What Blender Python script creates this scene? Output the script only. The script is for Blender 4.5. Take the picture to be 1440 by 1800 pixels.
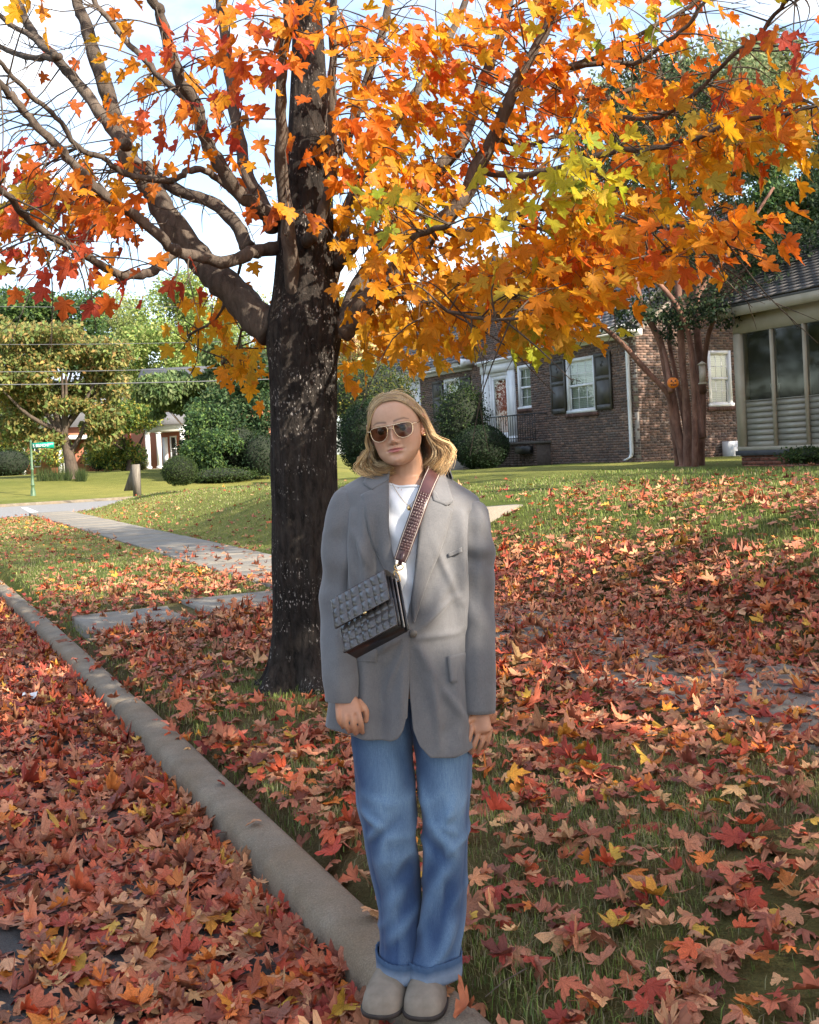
import bpy, math, random
import numpy as np
from mathutils import Vector, Matrix, noise as mnoise

for o in list(bpy.data.objects):
    bpy.data.objects.remove(o)
scene = bpy.context.scene
COL = scene.collection

# ------------------------------------------------------------------ camera
F_PX, CX, HZ, ROLL, ZC = 1900.0, 720.0, 792.0, 0.047, 1.55
cam_data = bpy.data.cameras.new("camera")
cam_data.sensor_fit = 'HORIZONTAL'
cam_data.sensor_width = 36.0
cam_data.lens = 36.0 * F_PX / 1440.0
cam_data.shift_y = -(900.0 - HZ) / 1440.0
cam_data.clip_start = 0.05
cam_data.clip_end = 3000.0
cam = bpy.data.objects.new("camera", cam_data)
cam.location = (0, 0, ZC)
cam.rotation_euler = (math.radians(90), ROLL, 0)
COL.objects.link(cam)
scene.camera = cam

# ------------------------------------------------------------------ world, sun, exposure
SUN_DIR = Vector((0.64, -0.56, 0.53)).normalized()      # towards the sun
sun_el = math.asin(SUN_DIR.z)
sun_az = math.atan2(SUN_DIR.x, SUN_DIR.y)
world = bpy.data.worlds.new("World")
scene.world = world
world.use_nodes = True
wn, wl = world.node_tree.nodes, world.node_tree.links
wn.clear()
w_out = wn.new("ShaderNodeOutputWorld")
w_bg = wn.new("ShaderNodeBackground")
w_bg.inputs["Strength"].default_value = 0.15
sky = wn.new("ShaderNodeTexSky")
sky.sky_type = 'NISHITA'
sky.sun_disc = False
sky.sun_elevation = sun_el
sky.sun_rotation = sun_az
sky.air_density = 1.0
sky.dust_density = 1.2
w_tc = wn.new("ShaderNodeTexCoord")
w_map = wn.new("ShaderNodeMapping")
w_map.inputs["Scale"].default_value = (1.0, 1.0, 2.6)
w_map.inputs["Location"].default_value = (0.37, 0.1, 0.2)
w_n1 = wn.new("ShaderNodeTexNoise")
w_n1.inputs["Scale"].default_value = 3.4
w_n1.inputs["Detail"].default_value = 9.0
w_n1.inputs["Roughness"].default_value = 0.58
w_n1.inputs["Distortion"].default_value = 0.35
w_rmp = wn.new("ShaderNodeValToRGB")
w_rmp.color_ramp.elements[0].position = 0.42
w_rmp.color_ramp.elements[0].color = (0, 0, 0, 1)
w_rmp.color_ramp.elements[1].position = 0.60
w_rmp.color_ramp.elements[1].color = (1, 1, 1, 1)
w_n2 = wn.new("ShaderNodeTexNoise")
w_n2.inputs["Scale"].default_value = 7.0
w_n2.inputs["Detail"].default_value = 6.0
w_cl = wn.new("ShaderNodeValToRGB")
w_cl.color_ramp.elements[0].position = 0.32
w_cl.color_ramp.elements[0].color = (2.3, 2.8, 3.8, 1)
w_cl.color_ramp.elements[1].position = 0.62
w_cl.color_ramp.elements[1].color = (4.4, 4.6, 4.85, 1)
w_mix = wn.new("ShaderNodeMix")
w_mix.data_type = 'RGBA'
wl.new(w_tc.outputs["Generated"], w_map.inputs["Vector"])
wl.new(w_map.outputs["Vector"], w_n1.inputs["Vector"])
wl.new(w_map.outputs["Vector"], w_n2.inputs["Vector"])
wl.new(w_n1.outputs["Fac"], w_rmp.inputs["Fac"])
wl.new(w_n2.outputs["Fac"], w_cl.inputs["Fac"])
wl.new(w_rmp.outputs["Color"], w_mix.inputs["Factor"])
wl.new(sky.outputs["Color"], w_mix.inputs[6])
wl.new(w_cl.outputs["Color"], w_mix.inputs[7])
wl.new(w_mix.outputs[2], w_bg.inputs["Color"])
wl.new(w_bg.outputs["Background"], w_out.inputs["Surface"])

sun_data = bpy.data.lights.new("sun", 'SUN')
sun_data.energy = 4.3
sun_data.angle = math.radians(0.5)
sun_data.color = (1.0, 0.90, 0.76)
sun = bpy.data.objects.new("sun", sun_data)
sun.rotation_euler = (-SUN_DIR).to_track_quat('-Z', 'Y').to_euler()
COL.objects.link(sun)

vs = scene.view_settings
vs.view_transform = 'Standard'
vs.look = 'None'
vs.exposure = 1.42
vs.gamma = 1.0
vs.use_curve_mapping = False
scene.render.engine = 'CYCLES'
scene.cycles.use_denoising = True
scene.cycles.max_bounces = 8
scene.cycles.transparent_max_bounces = 12
scene.cycles.caustics_reflective = False
scene.cycles.caustics_refractive = False

# ------------------------------------------------------------------ frames of reference
CR, SR = math.cos(ROLL), math.sin(ROLL)
SA = math.radians(25.3)                       # the street runs 25 degrees left of the view
S_DIR = np.array([-math.sin(SA), math.cos(SA)])
N_DIR = np.array([math.cos(SA), math.sin(SA)])

def ray(px, py):
    u, v = px - CX, py - HZ
    return (u * CR - v * SR) / F_PX, (u * SR + v * CR) / F_PX     # x per metre of depth, drop per metre

def at(px, py, Y):
    a, b = ray(px, py)
    return np.array([a * Y, Y, ZC - b * Y])

def proj(P):
    P = np.asarray(P, float)
    a = P[..., 0] / P[..., 1] * F_PX
    b = (ZC - P[..., 2]) / P[..., 1] * F_PX
    return CX + a * CR + b * SR, HZ - a * SR + b * CR

def W(s, n, z):
    return np.array([S_DIR[0] * s + N_DIR[0] * n, S_DIR[1] * s + N_DIR[1] * n, z])

def sn(X, Y):
    return S_DIR[0] * X + S_DIR[1] * Y, N_DIR[0] * X + N_DIR[1] * Y

def hit_n(px, py, n):                          # pixel ray on the vertical plane n = const -> (s, z)
    a, b = ray(px, py)
    Y = n / (N_DIR[0] * a + N_DIR[1])
    return S_DIR[0] * a * Y + S_DIR[1] * Y, ZC - b * Y

def hit_s(px, py, s):
    a, b = ray(px, py)
    Y = s / (S_DIR[0] * a + S_DIR[1])
    return N_DIR[0] * a * Y + N_DIR[1] * Y, ZC - b * Y

def sstep(x, a, b):
    t = np.clip((np.asarray(x, float) - a) / (b - a), 0, 1)
    return t * t * (3 - 2 * t)

def kerb_n(s):                                 # front edge of the kerb
    s = np.asarray(s, float)
    return 1.21 - 0.0011 * np.clip(s - 5, 0, 60) ** 2

def vnoise(x, y, seed=0.0):                    # cheap smooth pseudo noise, vectorised
    x = np.asarray(x, float); y = np.asarray(y, float)
    r = np.zeros(np.broadcast(x, y).shape)
    rs = np.random.RandomState(int(seed * 97 + 11))
    for k in range(7):
        a = rs.uniform(0, 6.283); f = rs.uniform(0.6, 1.9); p = rs.uniform(0, 6.283)
        r = r + np.sin((np.cos(a) * x + np.sin(a) * y) * f + p + 0.8 * np.sin((np.sin(a) * x - np.cos(a) * y) * f * 0.8 + p * 1.7))
    return r / 7.0 * 1.4

# ------------------------------------------------------------------ objects
WL = {}                                         # world location of every object

def link(o, parent, loc):
    WL[o.name] = np.array(loc, float)
    if parent is not None:
        o.parent = parent
        o.location = tuple(WL[o.name] - WL[parent.name])
    else:
        o.location = tuple(loc)
    COL.objects.link(o)

def tag(o, label=None, cat=None, group=None, kind=None):
    if label: o["label"] = label
    if cat: o["category"] = cat
    if group: o["group"] = group
    if kind: o["kind"] = kind
    return o

def empty(name, loc, label=None, cat=None, group=None):
    o = bpy.data.objects.new(name, None)
    o.empty_display_size = 0.1
    link(o, None, loc)
    return tag(o, label, cat, group)

def make_mesh(name, V, Fs, mats, smooth=False, col=None, uv=None, mi=None):
    me = bpy.data.meshes.new(name)
    V = np.ascontiguousarray(V, dtype=np.float32)
    if isinstance(Fs, np.ndarray):
        k = Fs.shape[1]
        flat = np.ascontiguousarray(Fs.ravel(), dtype=np.int32)
        starts = np.arange(0, len(flat), k, dtype=np.int32)
    else:
        lens = np.array([len(f) for f in Fs], dtype=np.int32)
        flat = np.array([i for f in Fs for i in f], dtype=np.int32)
        starts = np.concatenate([[0], np.cumsum(lens)[:-1]]).astype(np.int32)
    me.vertices.add(len(V)); me.vertices.foreach_set("co", V.ravel())
    me.loops.add(len(flat)); me.loops.foreach_set("vertex_index", flat)
    me.polygons.add(len(starts)); me.polygons.foreach_set("loop_start", starts)
    if mats is not None:
        for m in (mats if isinstance(mats, (list, tuple)) else [mats]):
            me.materials.append(m)
    if mi is not None:
        me.polygons.foreach_set("material_index", np.asarray(mi, dtype=np.int32))
    me.update(calc_edges=True)
    if smooth:
        me.polygons.foreach_set("use_smooth", np.ones(len(starts), dtype=bool))
    if col is not None:
        a = me.attributes.new("col", 'FLOAT_COLOR', 'POINT')
        c = np.ones((len(V), 4), dtype=np.float32); c[:, :3] = col
        a.data.foreach_set("color", c.ravel())
    if uv is not None:
        a = me.attributes.new("luv", 'FLOAT_VECTOR', 'POINT')
        c = np.zeros((len(V), 3), dtype=np.float32); c[:, :2] = uv
        a.data.foreach_set("vector", c.ravel())
    me.validate()
    return me

def obj(name, V, Fs, mats, parent=None, loc=None, **kw):
    V = np.asarray(V, float)
    if loc is None:
        loc = WL[parent.name] if parent is not None else np.zeros(3)
    loc = np.array(loc, float)
    me = make_mesh(name, V - loc, Fs, mats, **kw)
    o = bpy.data.objects.new(name, me)
    link(o, parent, loc)
    return o

class MB:                                       # collects shapes into one mesh
    def __init__(s):
        s.V = []; s.F = []; s.n = 0; s.C = []
    def add(s, V, Fs, c=None):
        V = np.asarray(V, float)
        s.F += [tuple(i + s.n for i in f) for f in Fs]
        s.V.append(V); s.n += len(V)
        s.C.append(np.tile(np.array(c if c is not None else (1, 1, 1), float), (len(V), 1)))
        return s
    def box(s, p0, p1, frame=None, c=None):     # axis-aligned in a frame function (a, b, z) -> world
        a0, b0, z0 = p0; a1, b1, z1 = p1
        P = [(a0, b0, z0), (a1, b0, z0), (a1, b1, z0), (a0, b1, z0), (a0, b0, z1), (a1, b0, z1), (a1, b1, z1), (a0, b1, z1)]
        if frame: P = [frame(*p) for p in P]
        return s.add(P, BOXF, c)
    def tube(s, pts, rad, sides=8, cap=True, c=None):
        V, Fs = tube(pts, rad, sides, cap)
        return s.add(V, Fs, c)
    def build(s, name, mats, parent=None, loc=None, usecol=False, **kw):
        V = np.concatenate(s.V)
        if usecol: kw['col'] = np.concatenate(s.C)
        return obj(name, V, s.F, mats, parent, loc, **kw)

BOXF = [(0, 3, 2, 1), (4, 5, 6, 7), (0, 1, 5, 4), (1, 2, 6, 5), (2, 3, 7, 6), (3, 0, 4, 7)]

def frames(pts):
    pts = np.asarray(pts, float)
    T = np.gradient(pts, axis=0)
    T /= np.linalg.norm(T, axis=1)[:, None] + 1e-12
    up = np.array([0, 0, 1.0]) if abs(T[0][2]) < 0.9 else np.array([1.0, 0, 0])
    N = []
    n = np.cross(T[0], up); n /= np.linalg.norm(n)
    for t in T:
        n = n - t * np.dot(n, t)
        n /= np.linalg.norm(n) + 1e-12
        N.append(n.copy())
    N = np.array(N)
    B = np.cross(T, N)
    return T, N, B

def tube(pts, rad, sides=8, cap=True, disp=None):
    pts = np.asarray(pts, float)
    m = len(pts)
    rad = np.broadcast_to(np.asarray(rad, float), (m,))
    T, N, B = frames(pts)
    th = np.linspace(0, 2 * math.pi, sides, endpoint=False)
    r = rad[:, None] * np.ones(sides)[None, :]
    if disp is not None:
        r = r * disp(np.arange(m)[:, None], th[None, :])
    V = pts[:, None, :] + r[:, :, None] * (np.cos(th)[None, :, None] * N[:, None, :] + np.sin(th)[None, :, None] * B[:, None, :])
    V = V.reshape(-1, 3)
    Fs = []
    for i in range(m - 1):
        for j in range(sides):
            k = (j + 1) % sides
            Fs.append((i * sides + j, i * sides + k, (i + 1) * sides + k, (i + 1) * sides + j))
    if cap:
        Fs.append(tuple(range(sides - 1, -1, -1)))
        Fs.append(tuple((m - 1) * sides + j for j in range(sides)))
    return V, Fs

def smooth_path(pts, n=4):                      # Catmull-Rom through the points (any dimension)
    P = np.asarray(pts, float)
    P = np.vstack([2 * P[0] - P[1], P, 2 * P[-1] - P[-2]])
    out = []
    for i in range(1, len(P) - 2):
        for t in np.linspace(0, 1, n, endpoint=False):
            a, b, c, d = P[i - 1], P[i], P[i + 1], P[i + 2]
            out.append(0.5 * ((2 * b) + (-a + c) * t + (2 * a - 5 * b + 4 * c - d) * t * t + (-a + 3 * b - 3 * c + d) * t ** 3))
    out.append(P[-2])
    return np.array(out)

def grid_faces(nu, nv, wrap=False):             # quads over nu rows x nv columns
    i = np.arange(nu - 1)[:, None]
    j = np.arange(nv if wrap else nv - 1)[None, :]
    a = i * nv + j; b = i * nv + (j + 1) % nv
    return np.stack([a, b, b + nv, a + nv], -1).reshape(-1, 4)

# ------------------------------------------------------------------ materials
def mat_new(name):
    m = bpy.data.materials.new(name)
    m.use_nodes = True
    nt = m.node_tree
    bsdf = nt.nodes["Principled BSDF"]
    return m, nt, bsdf

def N_(nt, t, **kw):
    n = nt.nodes.new(t)
    for k, v in kw.items():
        n.inputs[k].default_value = v
    return n

def ramp(nt, fac, stops):
    r = nt.nodes.new("ShaderNodeValToRGB")
    e = r.color_ramp.elements
    while len(e) < len(stops): e.new(0.5)
    for el, (p, c) in zip(e, stops):
        el.position = p; el.color = (*c, 1) if len(c) == 3 else c
    nt.links.new(fac, r.inputs["Fac"])
    return r.outputs["Color"]

def mixc(nt, fac, a, b, mode='MIX'):
    m = nt.nodes.new("ShaderNodeMix")
    m.data_type = 'RGBA'; m.blend_type = mode
    for sock, v in ((m.inputs["Factor"], fac), (m.inputs[6], a), (m.inputs[7], b)):
        if hasattr(v, "is_linked") or isinstance(v, bpy.types.NodeSocket): nt.links.new(v, sock)
        elif isinstance(v, (int, float)): sock.default_value = v
        else: sock.default_value = (*v, 1)
    return m.outputs[2]

def coords(nt, scale=(1, 1, 1), kind="Object"):
    tc = nt.nodes.new("ShaderNodeTexCoord")
    mp = nt.nodes.new("ShaderNodeMapping")
    mp.inputs["Scale"].default_value = scale
    nt.links.new(tc.outputs[kind], mp.inputs["Vector"])
    return mp.outputs["Vector"]

def noise_fac(nt, vec, scale, detail=4, rough=0.55, dist=0.0):
    n = N_(nt, "ShaderNodeTexNoise", Scale=scale, Detail=detail, Roughness=rough, Distortion=dist)
    nt.links.new(vec, n.inputs["Vector"])
    return n.outputs["Fac"]

def bump(nt, bsdf, fac, strength, dist=0.01, prev=None):
    b = N_(nt, "ShaderNodeBump", Strength=strength, Distance=dist)
    nt.links.new(fac, b.inputs["Height"])
    if prev is not None: nt.links.new(prev, b.inputs["Normal"])
    nt.links.new(b.outputs["Normal"], bsdf.inputs["Normal"])
    return b.outputs["Normal"]

def M(name, c1, c2=None, scale=6.0, rough=0.7, bmp=0.0, bscale=None, bdist=0.01, stretch=(1, 1, 1), metal=0.0, spec=0.5, lo=0.35, hi=0.65, detail=5):
    m, nt, b = mat_new(name)
    b.inputs["Roughness"].default_value = rough
    b.inputs["Metallic"].default_value = metal
    b.inputs["Specular IOR Level"].default_value = spec
    v = coords(nt, stretch)
    if c2 is None: c2 = tuple(min(1, x * 1.18) for x in c1)
    f = noise_fac(nt, v, scale, detail)
    nt.links.new(ramp(nt, f, [(lo, c1), (hi, c2)]), b.inputs["Base Color"])
    if bmp:
        bump(nt, b, noise_fac(nt, v, bscale or scale * 3, 6), bmp, bdist)
    return m

def M_attr(name, rough=0.6, bmp=0.0, bscale=60, var=0.25, vscale=20, transl=0.0, spec=0.3, veins=False):
    """colour from the per-vertex attribute col, mottled; optional light through it."""
    m, nt, b = mat_new(name)
    b.inputs["Roughness"].default_value = rough
    b.inputs["Specular IOR Level"].default_value = spec
    at_ = nt.nodes.new("ShaderNodeAttribute"); at_.attribute_name = "col"
    v = coords(nt)
    f = noise_fac(nt, v, vscale, 4)
    g = ramp(nt, f, [(0.3, (1 - var,) * 3), (0.7, (1 + var * 0.6,) * 3)])
    c = mixc(nt, 1.0, at_.outputs["Color"], g, 'MULTIPLY')
    if veins:
        lu = nt.nodes.new("ShaderNodeAttribute"); lu.attribute_name = "luv"
        sx = nt.nodes.new("ShaderNodeSeparateXYZ"); nt.links.new(lu.outputs["Vector"], sx.inputs[0])
        an = nt.nodes.new("ShaderNodeMath"); an.operation = 'ARCTAN2'
        nt.links.new(sx.outputs["X"], an.inputs[0]); nt.links.new(sx.outputs["Y"], an.inputs[1])
        mu = nt.nodes.new("ShaderNodeMath"); mu.operation = 'MULTIPLY'; mu.inputs[1].default_value = 1 / 0.86
        nt.links.new(an.outputs[0], mu.inputs[0])
        rn = nt.nodes.new("ShaderNodeMath"); rn.operation = 'ROUND'; nt.links.new(mu.outputs[0], rn.inputs[0])
        su = nt.nodes.new("ShaderNodeMath"); su.operation = 'SUBTRACT'
        nt.links.new(mu.outputs[0], su.inputs[0]); nt.links.new(rn.outputs[0], su.inputs[1])
        ab = nt.nodes.new("ShaderNodeMath"); ab.operation = 'ABSOLUTE'; nt.links.new(su.outputs[0], ab.inputs[0])
        vr = ramp(nt, ab.outputs[0], [(0.0, (0.72, 0.66, 0.6)), (0.07, (1, 1, 1))])
        c = mixc(nt, 0.8, c, vr, 'MULTIPLY')
    nt.links.new(c, b.inputs["Base Color"])
    if bmp: bump(nt, b, noise_fac(nt, v, bscale, 4), bmp)
    if transl:
        tr = nt.nodes.new("ShaderNodeBsdfTranslucent")
        nt.links.new(c, tr.inputs["Color"])
        mx = nt.nodes.new("ShaderNodeMixShader"); mx.inputs[0].default_value = transl
        out = nt.nodes["Material Output"]
        nt.links.new(b.outputs[0], mx.inputs[1]); nt.links.new(tr.outputs[0], mx.inputs[2])
        nt.links.new(mx.outputs[0], out.inputs["Surface"])
    return m
# ================================================================== the ground
def zf(s, n):
    s = np.asarray(s, float); n = np.asarray(n, float)
    H = 0.92 - 0.36 * sstep(s, 22, 36)
    verge = 0.085 * sstep(n, 1.45, 3.2)
    top = 4.95 + 0.25 * np.sin(s * 0.5)
    bank = H * (0.82 * sstep(n, 4.9, 7.6) + 0.18 * sstep(n, 6.5, 11.0))
    z = verge + bank + 0.03 * vnoise(s * 0.8, n * 0.8, 1) * sstep(n, 5.2, 6.5) + 0.018 * vnoise(s * 2.2, n * 2.2, 2) * sstep(n, 1.5, 2.2)
    corner = sstep(s, 35.2, 38.0)
    z = z * (1 - corner) - 0.07 * corner
    far = np.clip((s - 49.0) * 0.062, 0, 1.05) + 0.05 * sstep(s, 49, 49.4)
    z = np.where(s > 48.9, far, z)
    z = z * sstep(n, 1.36, 1.5) - 0.3 * (1 - sstep(n, 1.36, 1.5)) * (1 - sstep(s, 48.8, 49.2))
    return z

def gpt(s, n, dz=0.0):
    return W(s, n, float(zf(s, n)) + dz)

# materials of the ground
def ground_material():
    m, nt, b = mat_new("lawn_soil")
    b.inputs["Roughness"].default_value = 0.95
    b.inputs["Specular IOR Level"].default_value = 0.1
    a = nt.nodes.new("ShaderNodeAttribute"); a.attribute_name = "col"
    v = coords(nt)
    f1 = noise_fac(nt, v, 1.1, 6, 0.65)
    f2 = noise_fac(nt, v, 9.0, 6, 0.7)
    f3 = noise_fac(nt, v, 70.0, 4, 0.7)
    c = mixc(nt, 1.0, a.outputs["Color"], ramp(nt, f1, [(0.3, (0.78, 0.8, 0.7)), (0.7, (1.25, 1.15, 1.1))]), 'MULTIPLY')
    dirt = ramp(nt, f2, [(0.52, (0, 0, 0)), (0.7, (1, 1, 1))])
    c = mixc(nt, dirt, c, mixc(nt, 0.55, c, (0.15, 0.12, 0.06)))
    c = mixc(nt, 1.0, c, ramp(nt, f3, [(0.25, (0.55, 0.58, 0.5)), (0.75, (1.4, 1.35, 1.2))]), 'MULTIPLY')
    nt.links.new(c, b.inputs["Base Color"])
    bp = bump(nt, b, f3, 0.9, 0.03)
    bump(nt, b, f2, 0.5, 0.05, bp)
    return m

def axis(*segs):
    out = []
    for a, b, st in segs:
        out += list(np.arange(a, b, st))
    out.append(segs[-1][1])
    return np.array(out)

gs = axis((-60, -6, 3), (-6, 16, 0.2), (16, 50, 0.6), (50, 120, 4), (120, 900, 40))
gn = axis((-400, -40, 30), (-40, 1.3, 2), (1.3, 11, 0.15), (11, 24, 1), (24, 60, 4), (60, 700, 40))
SS, NN = np.meshgrid(gs, gn, indexing='ij')
ZZ = zf(SS, NN)
ZZ = np.where((NN < -7.2), -0.05 + 0.02 * np.clip(-7.2 - NN, 0, 30), ZZ)
GV = np.stack([S_DIR[0] * SS + N_DIR[0] * NN, S_DIR[1] * SS + N_DIR[1] * NN, ZZ], -1).reshape(-1, 3)
# soil under the verge and the dense leaf litter, lighter grass on the lawns
sf, nf = SS.ravel(), NN.ravel()
grass_c = np.array([0.100, 0.140, 0.036]); dirt_c = np.array([0.150, 0.120, 0.066]); yel_c = np.array([0.300, 0.280, 0.090])
k_d = (1 - sstep(sf, 10, 15)) * (1 - sstep(nf, 5.9, 7.2))
pt = 0.5 + 0.5 * vnoise(sf * 1.6, nf * 1.6, 5)
k_d = np.clip(k_d * (0.55 + 0.6 * pt), 0, 1)
k_y = sstep(sf, 10, 22) * (0.45 + 0.45 * vnoise(sf * 0.35, nf * 0.5, 6))
k_y = np.clip(k_y, 0, 0.8)[:, None]
gc = grass_c * (1 - k_y) + yel_c * k_y
gc = gc * (1 - k_d[:, None]) + dirt_c * k_d[:, None]
ground_mat = ground_material()
lawn = obj("ground", GV, grid_faces(len(gs), len(gn))[:, ::-1], ground_mat, smooth=True, col=gc)
tag(lawn, "grassy ground of the verge, the bank and the lawns", kind="structure")

# road, cross street
def asphalt_material():
    m, nt, b = mat_new("asphalt")
    v = coords(nt)
    f = noise_fac(nt, v, 180, 3, 0.7); f2 = noise_fac(nt, v, 3.0, 6, 0.6)
    c = ramp(nt, f, [(0.3, (0.035, 0.034, 0.034)), (0.62, (0.085, 0.083, 0.080)), (0.75, (0.2, 0.19, 0.18))])
    c = mixc(nt, 1.0, c, ramp(nt, f2, [(0.3, (0.7, 0.7, 0.7)), (0.7, (1.25, 1.2, 1.15))]), 'MULTIPLY')
    nt.links.new(c, b.inputs["Base Color"])
    b.inputs["Roughness"].default_value = 0.85
    bump(nt, b, f, 0.7, 0.006)
    return m
asphalt = asphalt_material()
rs_ = axis((-60, -2, 4), (-2, 16, 0.5), (16, 38, 2))
rn_ = axis((-7.0, -1, 1), (-1, 1.0, 0.25), (1.0, 1.24, 0.08))
RS, RN = np.meshgrid(rs_, rn_, indexing='ij')
RN2 = np.minimum(RN, kerb_n(RS) + 0.02)
RZ = -0.135 + 0.02 * sstep(-RN, -1.2, 3.0) + 0 * RS
RV = np.stack([S_DIR[0] * RS + N_DIR[0] * RN2, S_DIR[1] * RS + N_DIR[1] * RN2, RZ], -1).reshape(-1, 3)
road = obj("road", RV, grid_faces(len(rs_), len(rn_))[:, ::-1], asphalt, smooth=True)
tag(road, "grey asphalt road deep in fallen leaves beside the kerb", kind="structure")
pale_asphalt = M("pale_asphalt", (0.20, 0.195, 0.19), (0.27, 0.26, 0.25), 20, 0.9, 0.3, 90)
P = MB()
P.add([W(38, -60, -0.03), W(48.9, -60, -0.03), W(48.9, 120, -0.03), W(38, 120, -0.03)], [(0, 1, 2, 3)])
cs = P.build("cross_street", pale_asphalt)
tag(cs, "pale grey cross street at the corner beyond the verge", kind="structure")
paint = M("road_paint", (0.72, 0.72, 0.70), (0.8, 0.8, 0.78), 30, 0.8)
P = MB()
q = [at(37, 893, 44.0), at(47, 893, 44.0), at(68, 903, 38.8), at(53, 903.5, 38.8)]
P.add([(p[0], p[1], -0.026) for p in q], [(0, 1, 2, 3)][::-1])
so = P.build("stop_line", paint)
tag(so, "white painted line across the cross street", "road marking")

# kerb: cast blocks with joints
def concrete_material(name, c1, c2, wear=(0.33, 0.26, 0.17)):
    m, nt, b = mat_new(name)
    b.inputs["Roughness"].default_value = 0.92
    v = coords(nt)
    f = noise_fac(nt, v, 5, 7, 0.65); f2 = noise_fac(nt, v, 160, 3, 0.7); f3 = noise_fac(nt, v, 1.4, 5, 0.6)
    c = ramp(nt, f, [(0.3, c1), (0.7, c2)])
    c = mixc(nt, ramp(nt, f3, [(0.45, (0, 0, 0)), (0.65, (1, 1, 1))]), c, mixc(nt, 0.6, c, wear))
    c = mixc(nt, 1.0, c, ramp(nt, f2, [(0.3, (0.7, 0.7, 0.7)), (0.6, (1.1, 1.1, 1.1)), (0.78, (1.6, 1.55, 1.5))]), 'MULTIPLY')
    nt.links.new(c, b.inputs["Base Color"])
    bp = bump(nt, b, f2, 0.5, 0.004)
    bump(nt, b, f, 0.35, 0.02, bp)
    return m
kerb_mat = concrete_material("kerb_concrete", (0.145, 0.118, 0.084), (0.265, 0.222, 0.165), (0.22, 0.152, 0.085))
walk_mat = concrete_material("walk_concrete", (0.185, 0.165, 0.135), (0.27, 0.245, 0.205), (0.24, 0.20, 0.145))
kerb = empty("kerb", W(4, 1.3, 0), "long grey concrete kerb between the leafy road and the verge")
kerb["kind"] = "structure"
prof = [(-0.035, -0.30), (-0.03, -0.145), (-0.012, -0.03), (0.0, -0.008), (0.022, 0.004), (0.06, 0.011), (0.10, 0.014), (0.135, 0.012), (0.155, 0.002), (0.16, -0.25)]
rng = np.random.RandomState(3)
JO = [-11.1, -5.0, 1.1, 7.2, 10.25, 13.3, 16.35, 19.4, 25.5, 31.6, 35.5]
for ja, jb in zip(JO[:-1], JO[1:]):
    a, b_ = ja + 0.006, jb - 0.006
    ss = np.concatenate([[a, a + 0.012], np.linspace(a + 0.1, b_ - 0.1, 25), [b_ - 0.012, b_]])
    dz, dn = rng.uniform(-0.006, 0.006), rng.uniform(-0.006, 0.006)
    V = []
    for i, s in enumerate(ss):
        ch = 0.008 if i in (0, len(ss) - 1) else 0.0
        for (pn, pz) in prof:
            wob = 0.003 * float(vnoise(s * 3, pz * 20 + pn * 9, 8))
            V.append(W(s, float(kerb_n(s)) + pn + dn + wob + (ch if pn < 0.15 else -ch), pz + dz - (ch if pz > -0.05 else 0) + 0.3 * wob))
    m = len(prof)
    Fs = [tuple(f) for f in grid_faces(len(ss), m)] + [tuple(range(m)), tuple((len(ss) - 1) * m + j for j in range(m - 1, -1, -1))]
    obj("kerb_block", V, Fs, kerb_mat, kerb, loc=W(a, 1.3, 0), smooth=False)

# pavement of square slabs, and the walk from the kerb to it
def slab(name, s0, s1, n0, n1, z, parent, mat, seed, dip=0.0):
    r = np.random.RandomState(seed)
    t = r.uniform(-0.008, 0.008, 4)
    c = [(s0, n0), (s1, n0), (s1, n1), (s0, n1)]
    V = [W(s, n, z - 0.15) for s, n in c]
    V += [W(s, n, z - 0.008 + t[i]) for i, (s, n) in enumerate(c)]
    e = 0.012
    ci = [(s0 + e, n0 + e), (s1 - e, n0 + e), (s1 - e, n1 - e), (s0 + e, n1 - e)]
    V += [W(s, n, z + t[i]) for i, (s, n) in enumerate(ci)]
    Fs = [(0, 1, 5, 4), (1, 2, 6, 5), (2, 3, 7, 6), (3, 0, 4, 7), (4, 5, 9, 8), (5, 6, 10, 9), (6, 7, 11, 10), (7, 4, 8, 11), (8, 9, 10, 11)]
    return obj(name, V, Fs, mat, parent, loc=W((s0 + s1) / 2, (n0 + n1) / 2, z))
pav = empty("pavement", W(8, 4.3, 0.1), "concrete pavement of square slabs between verge and bank")
pav["kind"] = "structure"
s = -11.0
i = 0
while s < 36:
    slab("slab", s + 0.006, s + 1.214, 3.70, 4.92, 0.118, pav, walk_mat, 100 + i)
    s += 1.22; i += 1
walk = empty("path", W(10.6, 2.6, 0.06), "short concrete walk from the kerb to the pavement beside the tree")
walk["kind"] = "structure"
for k in range(2):
    slab("slab", 10.15, 11.25, 1.50 + k * 1.10, 2.59 + k * 1.10, 0.062 + 0.045 * k, walk, walk_mat, 300 + k)
# front steps cut into the bank
st = empty("front_steps", W(12.6, 6.4, 0.1), "small concrete garden steps with low cheek walls in the leafy bank", "steps")
for sd in (11.75, 13.05):
    P = MB(); pts = [(4.98, 0.0), (7.1, 0.0), (7.1, 0.80), (6.5, 0.80), (5.0, 0.30)]
    V = [W(sd, n, z) for n, z in pts] + [W(sd + 0.2, n, z) for n, z in pts]
    P.add(V, [(0, 1, 2, 3, 4), (9, 8, 7, 6, 5)] + [(j, j + 5, (j + 1) % 5 + 5, (j + 1) % 5) for j in range(5)])
    P.build("cheek_wall", walk_mat, st)
for k in range(5):
    P = MB(); P.box((11.96, 5.05 + 0.4 * k, 0), (13.04, 7.08, 0.20 + 0.14 * k), W)
    P.build("tread", walk_mat, st)
# kerb across the street
P = MB(); P.box((48.75, -40, -0.2), (49.0, 60, 0.09), W)
kf = P.build("far_kerb", kerb_mat); tag(kf, "low kerb along the far side of the cross street", kind="structure")
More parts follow.
